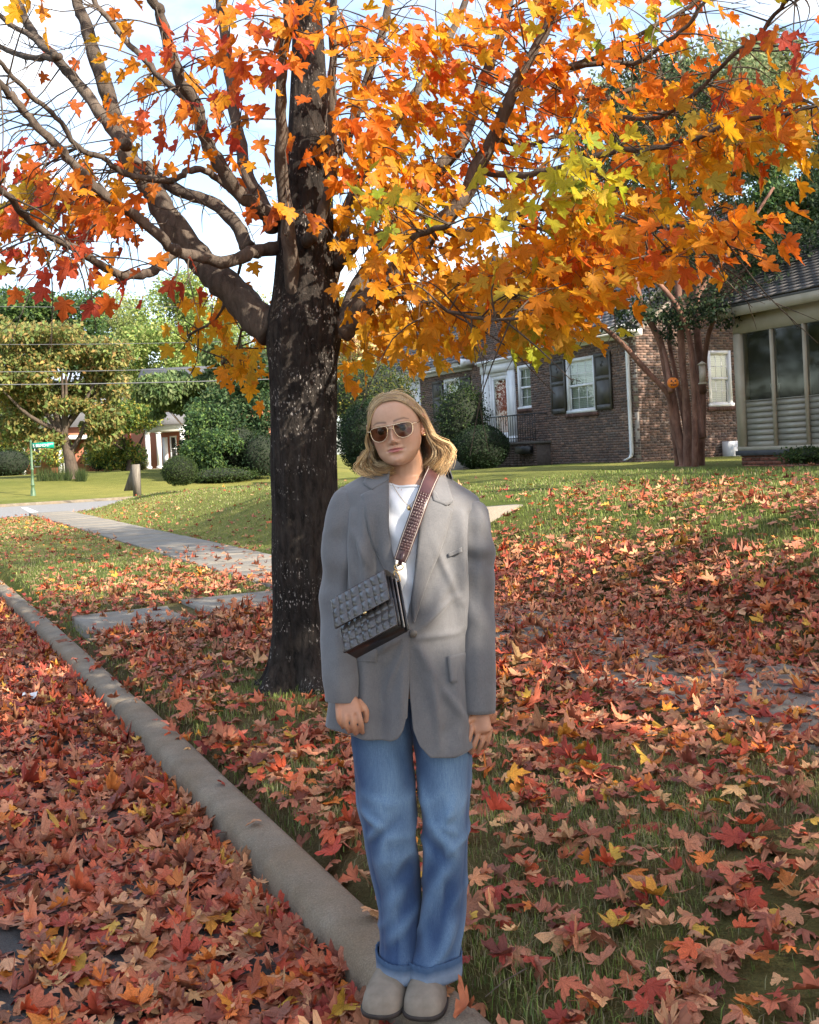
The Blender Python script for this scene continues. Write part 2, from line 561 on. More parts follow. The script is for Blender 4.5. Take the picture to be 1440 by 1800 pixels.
# ================================================================== houses
brick_mat = M_attr("brick", 0.9, 0.4, 40, 0.3, 14)
mortar_mat = M("mortar", (0.30, 0.25, 0.20), (0.42, 0.36, 0.30), 9, 0.95, 0.4, 60)
white_mat = M("white_trim", (0.72, 0.73, 0.74), (0.82, 0.82, 0.81), 3, 0.55, 0.05, 40)
beige_mat = M("beige_trim", (0.36, 0.31, 0.22), (0.44, 0.38, 0.28), 3, 0.6, 0.05, 40)
shutter_mat = M("shutter_paint", (0.060, 0.055, 0.048), (0.085, 0.077, 0.066), 4, 0.55, 0.08, 60)
iron_mat = M("black_iron", (0.012, 0.012, 0.013), (0.025, 0.024, 0.024), 12, 0.5)
shingle_mat = M_attr("roof_shingle", 0.9, 0.5, 50, 0.25, 9)
gutter_mat = M("gutter_white", (0.70, 0.70, 0.68), (0.80, 0.80, 0.78), 5, 0.5)
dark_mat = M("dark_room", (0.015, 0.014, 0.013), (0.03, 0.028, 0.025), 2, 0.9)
blind_mat = M("window_blind", (0.62, 0.62, 0.56), (0.72, 0.72, 0.66), 3, 0.7)
slate_mat = M("porch_slate", (0.045, 0.045, 0.05), (0.075, 0.072, 0.075), 4, 0.7)
red_door_mat = M("red_door", (0.45, 0.06, 0.03), (0.55, 0.09, 0.04), 3, 0.4)

def glass_material(name, tint, refl=0.12, rough=0.03):
    m, nt, b = mat_new(name)
    nt.nodes.remove(b)
    tr = nt.nodes.new("ShaderNodeBsdfTransparent"); tr.inputs[0].default_value = (*tint, 1)
    gl = nt.nodes.new("ShaderNodeBsdfGlossy"); gl.inputs["Roughness"].default_value = rough
    gl.inputs["Color"].default_value = (0.9, 0.95, 1.0, 1)
    lw = nt.nodes.new("ShaderNodeLayerWeight"); lw.inputs["Blend"].default_value = 0.5
    pw = nt.nodes.new("ShaderNodeMath"); pw.operation = 'POWER'; pw.inputs[1].default_value = 4.0
    nt.links.new(lw.outputs["Facing"], pw.inputs[0])
    ad = nt.nodes.new("ShaderNodeMath"); ad.operation = 'MULTIPLY_ADD'; ad.use_clamp = True; ad.inputs[1].default_value = 0.7; ad.inputs[2].default_value = 0.04 + refl
    nt.links.new(pw.outputs[0], ad.inputs[0])
    mx = nt.nodes.new("ShaderNodeMixShader")
    nt.links.new(ad.outputs[0], mx.inputs[0]); nt.links.new(tr.outputs[0], mx.inputs[1]); nt.links.new(gl.outputs[0], mx.inputs[2])
    nt.links.new(mx.outputs[0], nt.nodes["Material Output"].inputs["Surface"])
    return m
pane_mat = glass_material("window_glass", (0.75, 0.82, 0.80), 0.07)
screen_mat = glass_material("porch_glass", (0.40, 0.42, 0.42), 0.015, 0.05)

BL, BH, BJ = 0.200, 0.058, 0.0102               # brick length, height, joint
def inside(a0, a1, z0, z1, ops):
    return any(a1 > o[0] + 1e-4 and a0 < o[1] - 1e-4 and z1 > o[2] + 1e-4 and z0 < o[3] - 1e-4 for o in ops)

def brick_wall(fr, a0, a1, z0, z1, ops, parent, name="wall", top=None, singles=0, key=None, seed=1, thick=0.2, headers=6):
    """mortar slab with openings and proud bricks; fr(a, out, z); ops: openings; top(a): gable height."""
    rng = np.random.RandomState(seed)
    # mortar: cells between the opening edges
    As = sorted(set([a0, a1] + [v for o in ops for v in o[:2] if a0 < v < a1]))
    Zs = sorted(set([z0, z1] + [v for o in ops for v in o[2:4] if z0 < v < z1]))
    P = MB()
    for i in range(len(As) - 1):
        for j in range(len(Zs) - 1):
            if not inside(As[i], As[i + 1], Zs[j], Zs[j + 1], ops):
                P.box((As[i], -thick, Zs[j]), (As[i + 1], -0.009, Zs[j + 1]), fr)
    if top is not None:
        pk = max(np.linspace(a0, a1, 41), key=top)
        P.add([fr(a0, -thick, z1), fr(a1, -thick, z1), fr(pk, -thick, top(pk)), fr(a0, -0.009, z1), fr(a1, -0.009, z1), fr(pk, -0.009, top(pk))], [(0, 1, 2), (3, 5, 4), (0, 2, 5, 3), (1, 4, 5, 2)])
    wall = P.build(name, mortar_mat, parent)
    cells = []
    row = 0; z = z0 + BJ
    zmax = z1 if top is None else top(max(np.linspace(a0, a1, 41), key=top))
    while z + BH < zmax + 0.01:
        L = BL if row % headers else (BL - BJ) / 2
        off = (BL + BJ) / 2 if row % 2 else 0
        a = a0 - off
        while a < a1:
            b0, b1 = max(a, a0), min(a + L, a1)
            if b1 - b0 > 0.03:
                ok = True
                if top is not None and z > z1 - BH:
                    ok = top(b0) > z + BH and top(b1) > z + BH
                segs = [(b0, b1)]
                for o in ops:
                    if z + BH > o[2] + 0.003 and z < o[3] - 0.003:
                        segs = [t for (p, q) in segs for t in ((p, min(q, o[0])), (max(p, o[1]), q)) if t[1] - t[0] > 0.03]
                if ok: cells += [(p, q, z) for p, q in segs]
            a += L + BJ
        z += BH + BJ; row += 1
    pal = np.array([(0.180, 0.112, 0.088), (0.150, 0.098, 0.080), (0.115, 0.080, 0.070), (0.215, 0.138, 0.106), (0.132, 0.100, 0.088)])
    if key is not None: cells.sort(key=key)
    P = MB()
    me_cache = {}
    for i, (p, q, z) in enumerate(cells):
        c = pal[rng.randint(len(pal))] * rng.uniform(0.8, 1.2)
        pr = rng.uniform(-0.002, 0.003)
        if i < singles:
            kk = (round(q - p, 3), rng.randint(6))
            base = fr(p, 0, z)
            if kk not in me_cache:
                t = MB(); t.box((p, -0.012, z), (q, pr, z + BH), fr, c)
                me_cache[kk] = make_mesh("brick", np.concatenate(t.V) - base, t.F, brick_mat, col=np.concatenate(t.C))
            o = bpy.data.objects.new("brick", me_cache[kk])
            link(o, wall, base)
        else:
            P.box((p, -0.012, z), (q, pr, z + BH), fr, c)
    if P.n:
        o = P.build("brick_courses", brick_mat, wall, usecol=True); o["kind"] = "stuff"
    return wall

def window(fr, a0, a1, z0, z1, parent, cols=3, rows=2, blinds=True, casing=0.09, name="window"):
    P = MB(); d0, d1 = -0.10, 0.015
    P.box((a0, d0, z0), (a0 + casing, d1, z1), fr); P.box((a1 - casing, d0, z0), (a1, d1, z1), fr)
    P.box((a0 + casing, d0, z1 - casing), (a1 - casing, d1 - 0.002, z1), fr); P.box((a0 - 0.03, d0, z0 - 0.03), (a1 + 0.03, d1 + 0.03, z0 + 0.05), fr)
    i0, i1, j0, j1 = a0 + casing, a1 - casing, z0 + 0.05, z1 - casing
    zm = (j0 + j1) / 2
    r = 0.035
    P.box((i0, -0.07, zm - 0.025), (i1, -0.015, zm + 0.025), fr)
    for (b0, b1, dd) in ((j0, zm, -0.05), (zm, j1, -0.03)):
        P.box((i0, dd - 0.02, b0), (i0 + r, dd, b1), fr); P.box((i1 - r, dd - 0.02, b0), (i1, dd, b1), fr)
        P.box((i0 + r, dd - 0.02, b0), (i1 - r, dd - 0.001, b0 + r), fr); P.box((i0 + r, dd - 0.02, b1 - r), (i1 - r, dd - 0.001, b1), fr)
        for k in range(1, cols):
            x = i0 + (i1 - i0) * k / cols
            P.box((x - 0.008, dd - 0.016, b0 + r), (x + 0.008, dd - 0.004, b1 - r), fr)
        for k in range(1, rows):
            z = b0 + (b1 - b0) * k / rows
            P.box((i0 + r, dd - 0.015, z - 0.008), (i1 - r, dd - 0.005, z + 0.008), fr)
    w = P.build(name, white_mat, parent)
    for b0, b1, dd in ((j0, zm, -0.058), (zm, j1, -0.038)):
        G = MB(); G.add([fr(i0 + r, dd, b0 + r), fr(i1 - r, dd, b0 + r), fr(i1 - r, dd, b1 - r), fr(i0 + r, dd, b1 - r)], [(0, 1, 2, 3)])
        G.build("pane", pane_mat, w)
    if blinds:
        B = MB(); z = j0 + 0.02
        while z < j1:
            B.add([fr(i0, -0.135, z), fr(i1, -0.135, z), fr(i1, -0.110, z + 0.042), fr(i0, -0.110, z + 0.042)], [(0, 1, 2, 3)]); z += 0.048
        B.build("blind", blind_mat, w)
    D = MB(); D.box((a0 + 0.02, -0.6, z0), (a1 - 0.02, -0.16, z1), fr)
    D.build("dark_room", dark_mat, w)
    return w

def shutter(fr, a0, a1, z0, z1, parent, anchor=True):
    P = MB(); t = 0.045
    P.box((a0, 0.012, z0), (a1, 0.012 + t * 0.55, z1), fr)
    w = 0.065; zm = z0 + (z1 - z0) * 0.56
    for (p, q, r, u) in ((a0, a0 + w, z0, z1), (a1 - w, a1, z0, z1), (a0 + w, a1 - w, z0, z0 + 0.13), (a0 + w, a1 - w, z1 - 0.09, z1), (a0 + w, a1 - w, zm - 0.05, zm + 0.05)):
        P.box((p, 0.02, r), (q, 0.012 + t, u), fr)
    for (r, u) in ((z0 + 0.155, zm - 0.075), (zm + 0.075, z1 - 0.115)):
        P.box((a0 + w + 0.025, 0.02, r), (a1 - w - 0.025, 0.012 + t * 0.85, u), fr)
    s = P.build("shutter", shutter_mat, parent)
    if anchor:
        A = MB(); c = (a0 + a1) / 2; z = z1 - 0.28; f = 0.012 + t * 0.85 + 0.003
        sg = 1 if hash_side(a0) else -1
        def T(x, y):
            cs, sn_ = math.cos(0.5 * sg), math.sin(0.5 * sg)
            return fr(c + x * cs - y * sn_, f, z + x * sn_ + y * cs)
        for pts, r in (([(0, -0.075), (0, 0.085)], 0.010), ([(-0.045, 0.05), (0.045, 0.05)], 0.009), ([(-0.06, -0.03), (-0.035, -0.07), (0, -0.082), (0.035, -0.07), (0.06, -0.03)], 0.010)):
            A.tube([T(x, y) for x, y in pts], r, 6)
        A.build("anchor_cutout", iron_mat, s)
    return s
_hs = [0]
def hash_side(a):
    _hs[0] += 1
    return _hs[0] % 2

def shingles(fr_slope, a0, a1, L, parent, name="roof", singles=0, base=None, ex=0.165, wd=0.30, seed=4, key=None, pal=((0.15, 0.145, 0.15), (0.20, 0.19, 0.19), (0.11, 0.108, 0.115), (0.24, 0.22, 0.21))):
    """fr_slope(a, up, out): roof plane; a deck with overlapping shingles on it."""
    rng = np.random.RandomState(seed)
    P = MB(); P.box((a0, 0, -0.10), (a1, L, -0.02), lambda a, u, o: fr_slope(a, u, o))
    roof = P.build(name, shutter_mat, parent)
    cells = []
    u = 0.0; k = 0
    while u < L:
        a = a0 - (wd / 2 if k % 2 else 0)
        while a < a1:
            p, q = max(a, a0), min(a + wd - 0.012, a1)
            if q - p > 0.04: cells.append((p, q, u))
            a += wd
        u += ex; k += 1
    if key: cells.sort(key=key)
    P = MB(); pal = np.array(pal)
    cache = {}
    for i, (p, q, u) in enumerate(cells):
        c = pal[rng.randint(len(pal))] * rng.uniform(0.85, 1.15)
        def one(t):
            uu = min(u + ex * 1.5, L)
            t.add([fr_slope(p, u, 0.004), fr_slope(q, u, 0.004), fr_slope(q, uu, -0.012), fr_slope(p, uu, -0.012), fr_slope(p, u, 0.030), fr_slope(q, u, 0.030), fr_slope(q, uu, 0.0), fr_slope(p, uu, 0.0)], BOXF, c)
        if i < singles:
            kk = (round(q - p, 3), rng.randint(6)); b = fr_slope(p, u, 0)
            if kk not in cache:
                t = MB(); one(t)
                cache[kk] = make_mesh("shingle", np.concatenate(t.V) - b, t.F, shingle_mat, col=np.concatenate(t.C))
            o = bpy.data.objects.new("shingle", cache[kk]); link(o, roof, b)
        else:
            one(P)
    if P.n:
        o = P.build("shingle_courses", shingle_mat, roof, usecol=True); o["kind"] = "stuff"
    return roof

# ------------------------------------------------------------------ the brick house on the bank
S0, S1, S2, S3 = 22.25, 27.37, 32.75, 37.0
house = empty("brick_house", W(28, 18, 0.9), "brown brick cottage with white trim and dark shutters behind the crepe myrtle", "house")
F17 = lambda a, b, z: W(a, 17.0 - b, z)
F18 = lambda a, b, z: W(a, 18.0 - b, z)
FS = lambda a, b, z: W(S0 - b, a, z)
FE = lambda a, b, z: W(S1 + b, a, z)
brick_wall(F17, S0 + 0.02, S1, 0.75, 4.2, [(24.08, 25.46, 2.40, 3.88)], house, singles=220, key=lambda c: abs(c[0] - 24.3) + abs(c[2] - 2.4), seed=2)
gab = lambda n: 4.2 + 2.6 - abs(n - 20.4) * 0.72
brick_wall(FS, 17.0, 23.8, 0.75, 4.25, [(19.28, 20.06, 2.36, 3.80)], house, top=lambda n: 4.25 + max(0, 2.55 - abs(n - 20.4) * 0.75), singles=40, key=lambda c: abs(c[0] - 18.5) + abs(c[2] - 2.4), seed=3)
brick_wall(FE, 17.21, 18.0, 0.75, 4.2, [], house, seed=4)
gtop = lambda a: 4.4 + max(0, 3.2 - abs(a - 30.55) * 1.45)
brick_wall(F18, S1, S2, 0.75, 4.4, [(28.86, 29.72, 2.71, 4.08), (30.35, 31.60, 1.66, 4.02)], house, top=gtop, singles=40, key=lambda c: abs(c[0] - 29.9) + abs(c[2] - 2.9), seed=5)
F181 = lambda a, b, z: W(a, 18.06 - b, z)
brick_wall(F181, S2, S3, 0.75, 4.3, [(33.78, 35.0, 2.55, 4.05)], house, seed=6)
window(F17, 24.08, 25.46, 2.40, 3.88, house, 3, 2)
window(FS, 19.28, 20.06, 2.36, 3.80, house, 3, 2)
window(F18, 28.86, 29.72, 2.71, 4.08, house, 2, 2)
window(F181, 33.78, 35.0, 2.55, 4.05, house, 3, 2, blinds=False)
shutter(F17, 23.32, 24.06, 2.40, 3.90, house)
shutter(F17, 25.48, 26.22, 2.40, 3.90, house)
shutter(F181, 32.96, 33.70, 2.55, 4.05, house)
shutter(F181, 35.08, 35.88, 2.55, 4.05, house)
# rowlock brick sills
for fr, a0, a1, z in ((F17, 24.0, 25.55, 2.26), (F18, 28.8, 29.8, 2.6), (FS, 19.2, 20.14, 2.22)):
    P = MB(); a = a0; r = np.random.RandomState(8)
    while a < a1:
        P.box((a, -0.05, z), (a + 0.058, 0.05, z + 0.105), fr, np.array((0.13, 0.07, 0.055)) * r.uniform(0.7, 1.3)); a += 0.068
    P.build("window_sill", brick_mat, house, usecol=True)
# door in its white surround
P = MB()
for a0, a1 in ((29.90, 30.28), (31.62, 32.0)):
    P.box((a0, -0.05, 1.66), (a1, 0.06, 4.0), F18); P.box((a0 + 0.06, 0.03, 1.9), (a1 - 0.06, 0.075, 3.85), F18); P.box((a0 - 0.03, 0, 1.66), (a1 + 0.03, 0.09, 1.86), F18)
P.box((29.86, -0.05, 4.0), (32.04, 0.08, 4.28), F18); P.box((29.80, -0.05, 4.28), (32.10, 0.14, 4.34), F18); P.box((29.74, -0.05, 4.34), (32.16, 0.20, 4.42), F18)
P.box((30.28, -0.10, 1.66), (30.40, 0.0, 4.0), F18); P.box((31.50, -0.10, 1.66), (31.62, 0.0, 4.0), F18); P.box((30.40, -0.10, 3.88), (31.50, -0.004, 4.0), F18)
P.build("door_surround", white_mat, house)
P = MB(); P.box((30.42, -0.16, 1.70), (31.48, -0.12, 3.87), F18)
dr = P.build("door", red_door_mat, house)
P = MB()
for (p, q, r, u) in ((30.40, 30.54, 1.66, 3.88), (31.36, 31.50, 1.66, 3.88), (30.54, 31.36, 1.66, 2.0), (30.54, 31.36, 3.74, 3.88)):
    P.box((p, -0.07, r), (q, -0.03, u), F18)
sd = P.build("storm_door", white_mat, house)
P = MB(); P.add([F18(30.54, -0.05, 2.0), F18(31.36, -0.05, 2.0), F18(31.36, -0.05, 3.74), F18(30.54, -0.05, 3.74)], [(0, 1, 2, 3)])
P.build("pane", pane_mat, sd)
P = MB(); P.tube([F18(31.44, -0.02, 2.75), F18(31.44, 0.03, 2.75), F18(31.44, 0.03, 2.6), F18(31.44, -0.02, 2.6)], 0.012, 6)
P.build("handle", iron_mat, sd)
# eaves, gutters, rakes
P = MB()
P.box((S0 - 0.25, -0.02, 4.18), (S1 + 0.1, 0.10, 4.34), F17); P.box((S0 - 0.3, 0.10, 4.27), (S1 + 0.15, 0.42, 4.31), F17)
P.build("fascia", white_mat, house)
def gutter(fr, a0, a1, z, d):
    G = MB(); sec = [(0.0, 0.0), (0.0, -0.09), (0.04, -0.12), (0.09, -0.11), (0.125, -0.03), (0.13, 0.0), (0.115, -0.0), (0.085, -0.095), (0.012, -0.09), (0.012, 0.0)]
    V = [fr(a, d + x, z + y) for a in (a0, a1) for x, y in sec]; m = len(sec)
    G.add(V, [(j, (j + 1) % m, m + (j + 1) % m, m + j) for j in range(m)] + [tuple(range(m - 1, -1, -1)), tuple(range(m, 2 * m))])
    return G.build("gutter", gutter_mat, house)
gutter(F17, S0 - 0.3, S1 + 0.15, 4.45, 0.42)
gutter(F181, S2 + 0.1, 40.5, 4.52, 0.42)
P = MB(); P.box((S2 + 0.05, -0.02, 4.25), (40.3, 0.10, 4.42), F181); P.box((S2 + 0.05, 0.10, 4.36), (40.4, 0.42, 4.40), F181)
P.build("fascia", white_mat, house)
# cornice return and rake at the corner of the left roof
P = MB()
P.add([F18(S2 - 0.02, 0.46, 4.30), F18(S2 - 0.30, 0.46, 4.50), F18(S2 - 0.02, 0.46, 4.62), F18(S2 - 0.02, -0.02, 4.30), F18(S2 - 0.30, -0.02, 4.50), F18(S2 - 0.02, -0.02, 4.62)], [(0, 1, 2), (3, 5, 4), (0, 3, 4, 1), (1, 4, 5, 2), (2, 5, 3, 0)])
for sg in (-1, 1):
    a_e, a_p = 30.55 + sg * 2.25, 30.55
    P.add([F18(a_e, 0.01, 4.40), F18(a_p, 0.01, 7.55), F18(a_p, 0.01, 7.75), F18(a_e, 0.01, 4.62), F18(a_e, 0.12, 4.40), F18(a_p, 0.12, 7.55), F18(a_p, 0.12, 7.75), F18(a_e, 0.12, 4.62)], BOXF)
P.build("rake_board", white_mat, house)
# downspout at the right corner
P = MB()
def rect_pipe(P, pts, w=0.045, d=0.035):
    V = []
    for (a, b, z) in pts:
        V += [F17(a - w, b - d, z), F17(a + w, b - d, z), F17(a + w, b + d, z), F17(a - w, b + d, z)]
    Fs = []
    for i in range(len(pts) - 1):
        Fs += [(4 * i + j, 4 * i + (j + 1) % 4, 4 * i + 4 + (j + 1) % 4, 4 * i + 4 + j) for j in range(4)]
    m = 4 * (len(pts) - 1)
    P.add(V, Fs + [(3, 2, 1, 0), (m, m + 1, m + 2, m + 3)])
rect_pipe(P, [(22.62, 0.46, 4.36), (22.60, 0.44, 4.24), (22.55, 0.08, 4.02), (22.55, 0.06, 3.9), (22.55, 0.06, 1.22), (22.57, 0.09, 1.12), (22.63, 0.24, 1.04)])
P.build("downspout", gutter_mat, house)
P = MB(); rect_pipe(P, [(36.7, 0.5, 4.42), (36.7, 0.46, 4.3), (36.9, 0.1, 4.05), (36.9, 0.08, 1.0)])
P.build("downspout", gutter_mat, house)
# roofs
def slope_frame(n0, z0, ang):
    c, s_ = math.cos(ang), math.sin(ang)
    return lambda a, u, o: W(a, n0 + u * c - o * s_, z0 + u * s_ + o * c)
shingles(slope_frame(17.5, 4.50, math.radians(46)), S2 - 0.02, 40.6, 6.2, house, singles=300, key=lambda c: abs(c[0] - 34.5) + c[2] * 0.8, seed=5)
shingles(slope_frame(16.50, 4.46, math.radians(40)), S0 - 0.35, S1 + 0.25, 5.2, house, seed=6)
for (n0, z0, a0, a1) in ((20.5, 7.78, S0 - 0.35, S1 + 0.25), (21.85, 8.93, S1, 40.6)):
    P = MB(); P.box((a0, 0, -0.08), (a1, 6, 0), lambda a, u, o: W(a, n0 + u * 0.75 + o * 0.6, z0 - u * 0.66 + o * 0.7))
    P.build("roof", shutter_mat, house)
gb = []
for sg in (-1, 1):
    fr = lambda a, u, o, sg=sg: W(30.55 + sg * (2.4 - u * 0.569) + sg * o * 0.8, 17.75 + a, 4.42 + u * 0.823 + o * 0.57)
    shingles(fr, 0.0, 6.0, 4.15, house, seed=8 + sg)
# dormer on the left roof
P = MB(); P.box((33.3, -3.2, 6.2), (34.5, -1.55, 7.4), F18)
P.build("dormer", white_mat, house)
window(lambda a, b, z: W(a, 19.5 - b, z), 33.45, 34.35, 6.3, 7.25, house, 2, 1, blinds=False)
# back and far walls that close the volume
P = MB(); P.box((S0 + 0.01, 23.8, 0.7), (S1, 24.0, 4.3), W); P.box((S1 + 0.2, 25.0, 0.7), (40.2, 25.2, 4.5), W); P.box((40.2, 18.6, 0.7), (40.4, 25, 4.5), W)
P.build("rear_wall", mortar_mat, house)
# arched side porch
P = MB(); n0 = 18.08
arc = [(37.3 + 1.55 - 1.35 * math.cos(t), 2.95 + 1.0 * math.sin(t)) for t in np.linspace(0, math.pi, 17)]
out = [(37.05, 2.95), (37.05, 4.3), (40.4, 4.3), (40.4, 2.95)]
top = [(a, 4.3) for a, z in arc]
for i in range(16):
    P.add([W(arc[i][0], n0, arc[i][1]), W(arc[i + 1][0], n0, arc[i + 1][1]), W(arc[i + 1][0], n0, 4.3), W(arc[i][0], n0, 4.3), W(arc[i][0], n0 + 0.15, arc[i][1]), W(arc[i + 1][0], n0 + 0.15, arc[i + 1][1]), W(arc[i + 1][0], n0 + 0.15, 4.3), W(arc[i][0], n0 + 0.15, 4.3)], BOXF)
P.box((37.05, n0, 0.9), (37.5, n0 + 0.2, 4.3), W); P.box((40.2, n0, 0.9), (40.4, n0 + 0.2, 4.3), W)
P.build("porch_arch", white_mat, house)
P = MB(); P.box((37.0, 20.5, 0.9), (40.2, 20.7, 4.3), W)
P.build("porch_back", shutter_mat, house)
# stoop and its steps
P = MB(); r = np.random.RandomState(4)
P.box((26.45, 16.53, 0.8), (29.5, 17.99, 1.58), W, (0.1, 0.08, 0.07))
z = 0.95
while z < 1.55:
    a = 26.45
    while a < 29.45:
        P.box((a, 16.515, z), (min(a + 0.2, 29.5), 16.535, z + 0.06), W, np.array((0.12, 0.085, 0.07)) * r.uniform(0.6, 1.2)); a += 0.21
    z += 0.07
P.box((26.40, 16.48, 1.58), (32.1, 18.0, 1.655), W, (0.11, 0.10, 0.09))
P.box((29.5, 16.9, 0.8), (32.0, 17.99, 1.58), W, (0.1, 0.08, 0.07))
stoop = P.build("stoop", brick_mat, house, usecol=True)
for k in range(4):
    P = MB(); P.box((29.7, 16.6 - 0.3 * k, 0.75), (31.7, 16.9 - 0.3 * k, 1.46 - 0.17 * k), W)
    P.build("step", walk_mat, house)
# iron railing with balusters
rail = empty("iron_railing", W(28, 16.6, 1.65), "black iron railing along the edge of the brick stoop by the red door", "railing")
P = MB(); P.tube([W(26.55, 16.58, 2.45), W(29.45, 16.58, 2.45)], 0.022, 6); P.build("handrail", iron_mat, rail)
P = MB(); P.tube([W(26.55, 16.58, 1.76), W(29.45, 16.58, 1.76)], 0.016, 6); P.build("bottom_rail", iron_mat, rail)
P = MB(); P.tube([W(26.55, 16.58, 2.45), W(26.55, 17.95, 2.45)], 0.022, 6); P.build("handrail", iron_mat, rail)
me0 = None
for k in range(22):
    a = 26.55 + 2.9 * k / 21
    b = W(a, 16.58, 1.655)
    if me0 is None:
        V, Fs = tube([b, b + [0, 0, 0.80]], 0.011, 5); me0 = make_mesh("baluster", V - b, Fs, iron_mat)
    o = bpy.data.objects.new("baluster", me0); link(o, rail, b)
planter_mat = M("planter_black", (0.015, 0.015, 0.017), (0.03, 0.03, 0.03), 10, 0.5)
P = MB(); P.box((26.62, 16.36, 1.30), (27.35, 16.50, 1.52), W)
o = P.build("planter_box", planter_mat, loc=W(27, 16.4, 1.3)); tag(o, "small black box planter hung on the front of the brick stoop", "planter")
wbox = MB(); wbox.box((21.75, 19.55, 0.8), (22.15, 20.05, 1.40), W)
o = wbox.build("utility_box", white_mat, loc=W(22, 19.8, 0.8)); tag(o, "small white utility box on the ground between brick wall and porch", "utility box")

# ------------------------------------------------------------------ the glazed porch on the right
porch = empty("glazed_porch", W(12, 14.5, 0.95), "beige glazed porch with grey roof at the right of the crepe myrtle", "porch")
F14 = lambda a, b, z: W(a, 14.0 - b, z)
A0, A1 = 15.42, 8.6
P = MB(); P.box((A1, -3.0, 0.7), (A0 - 0.06, -0.02, 1.22), F14, None)
P.build("plinth_core", mortar_mat, porch)
P = MB(); r = np.random.RandomState(12); z = 0.8; k = 0
while z < 1.15:
    a = A1 - (0.1 if k % 2 else 0)
    while a < A0 - 0.07:
        P.box((max(a, A1), -0.03, z), (min(a + 0.2, A0 - 0.06), 0.0, z + 0.058), F14, np.array((0.22, 0.085, 0.055)) * r.uniform(0.6, 1.3)); a += 0.21
    z += 0.068; k += 1
P.build("plinth", brick_mat, porch, usecol=True)
P = MB(); P.box((A1, -3.1, 1.17), (A0 + 0.04, 0.05, 1.26), F14); P.build("slate_ledge", slate_mat, porch)
P = MB()
P.box((A1, -0.14, 1.26), (A0, 0.03, 1.33), F14)
P.build("sill", beige_mat, porch)
P = MB(); P.box((A0 - 0.17, -0.16, 1.26), (A0, 0.02, 3.42), F14); P.build("post", beige_mat, porch)
a = A0 - 0.17
edges = [a]
while a > A1 + 0.5:
    a -= 0.76; edges.append(a)
for e in edges[1:]:
    P = MB(); P.box((e - 0.022, -0.10, 1.33), (e - 0.004, 0.015, 3.40), F14); P.box((e + 0.004, -0.10, 1.33), (e + 0.022, 0.012, 3.40), F14); P.build("mullion", beige_mat, porch)
P = MB(); P.box((A1, -0.18, 3.40), (A0, 0.02, 3.74), F14); P.box((A1 - 0.1, -0.1, 3.74), (A0 + 0.12, 0.22, 3.80), F14); P.box((A1 - 0.1, 0.18, 3.70), (A0 + 0.12, 0.25, 3.90), F14)
P.build("beam", beige_mat, porch)
knee_mat = M("knee_panel", (0.27, 0.25, 0.20), (0.33, 0.305, 0.245), 2, 0.35, 0.02, 30)
for i in range(len(edges) - 1):
    e1, e0 = edges[i] - 0.03, edges[i + 1] + 0.03
    P = MB(); P.add([F14(e0, -0.03, 2.17), F14(e1, -0.03, 2.17), F14(e1, -0.03, 3.40), F14(e0, -0.03, 3.40)], [(0, 1, 2, 3)])
    P.build("pane", screen_mat, porch)
    P = MB(); P.box((e0, -0.05, 2.155), (e1, -0.02, 2.17), F14)
    kp = P.build("knee_panel", knee_mat, porch)
    for k in range(8):
        P = MB(); z0 = 1.33 + k * 0.103
        P.add([F14(e0, -0.045, z0 + 0.1), F14(e1, -0.045, z0 + 0.1), F14(e1, -0.028, z0 + 0.003), F14(e0, -0.028, z0 + 0.003), F14(e0, -0.06, z0 + 0.1), F14(e1, -0.06, z0 + 0.1), F14(e1, -0.06, z0), F14(e0, -0.06, z0)], BOXF)
        P.build("slat", knee_mat, kp)
# inside: floor, back wall of boards, pale curtains and a plant show through the glass
P = MB(); P.box((A1, -3.0, 3.6), (A0, -0.2, 3.68), F14); P.build("ceiling", shutter_mat, porch)
bp = None
for k in range(22):
    P = MB(); z0 = 1.27 + 0.105 * k; P.box((A1, -3.0, z0), (A0 - 0.1, -2.95 + 0.008 * (k % 2), z0 + 0.1), F14); P.build("board", shutter_mat, porch)
P = MB(); P.box((A0 - 0.13, -3.0, 1.27), (A0 - 0.03, -0.2, 3.6), F14); P.build("end_wall", shutter_mat, porch)
fig_mat = M("pot_white", (0.6, 0.58, 0.52), (0.7, 0.68, 0.62), 5, 0.5)
V, Fs = tube([F14(14.95, -0.5, 2.1), F14(14.95, -0.5, 2.2), F14(14.95, -0.5, 2.3), F14(14.95, -0.5, 2.42), F14(14.95, -0.5, 2.46)], [0.06, 0.075, 0.06, 0.085, 0.09], 10)
o = obj("plant_pot", V, Fs, fig_mat, loc=F14(14.95, -0.5, 2.1)); tag(o, "white plant pot behind the first pane of the glazed porch", "plant pot")
P = MB(); P.box((A1, -0.75, 1.27), (A0 - 0.15, -0.3, 2.1), F14)
o = P.build("bench", shutter_mat, loc=F14(12, -0.5, 1.27)); tag(o, "dark bench along the inside of the glazed porch", "bench")
shingles(lambda a, u, o: W(a, 13.72 + u * 0.87 - o * 0.5, 3.92 + u * 0.5 + o * 0.87), A1 - 0.1, A0 + 0.14, 4.2, porch, singles=60, seed=21, wd=0.28, ex=0.15, key=lambda c: abs(c[0] - 14.0) + c[2], pal=((0.075, 0.07, 0.065), (0.10, 0.092, 0.085), (0.05, 0.048, 0.046)))

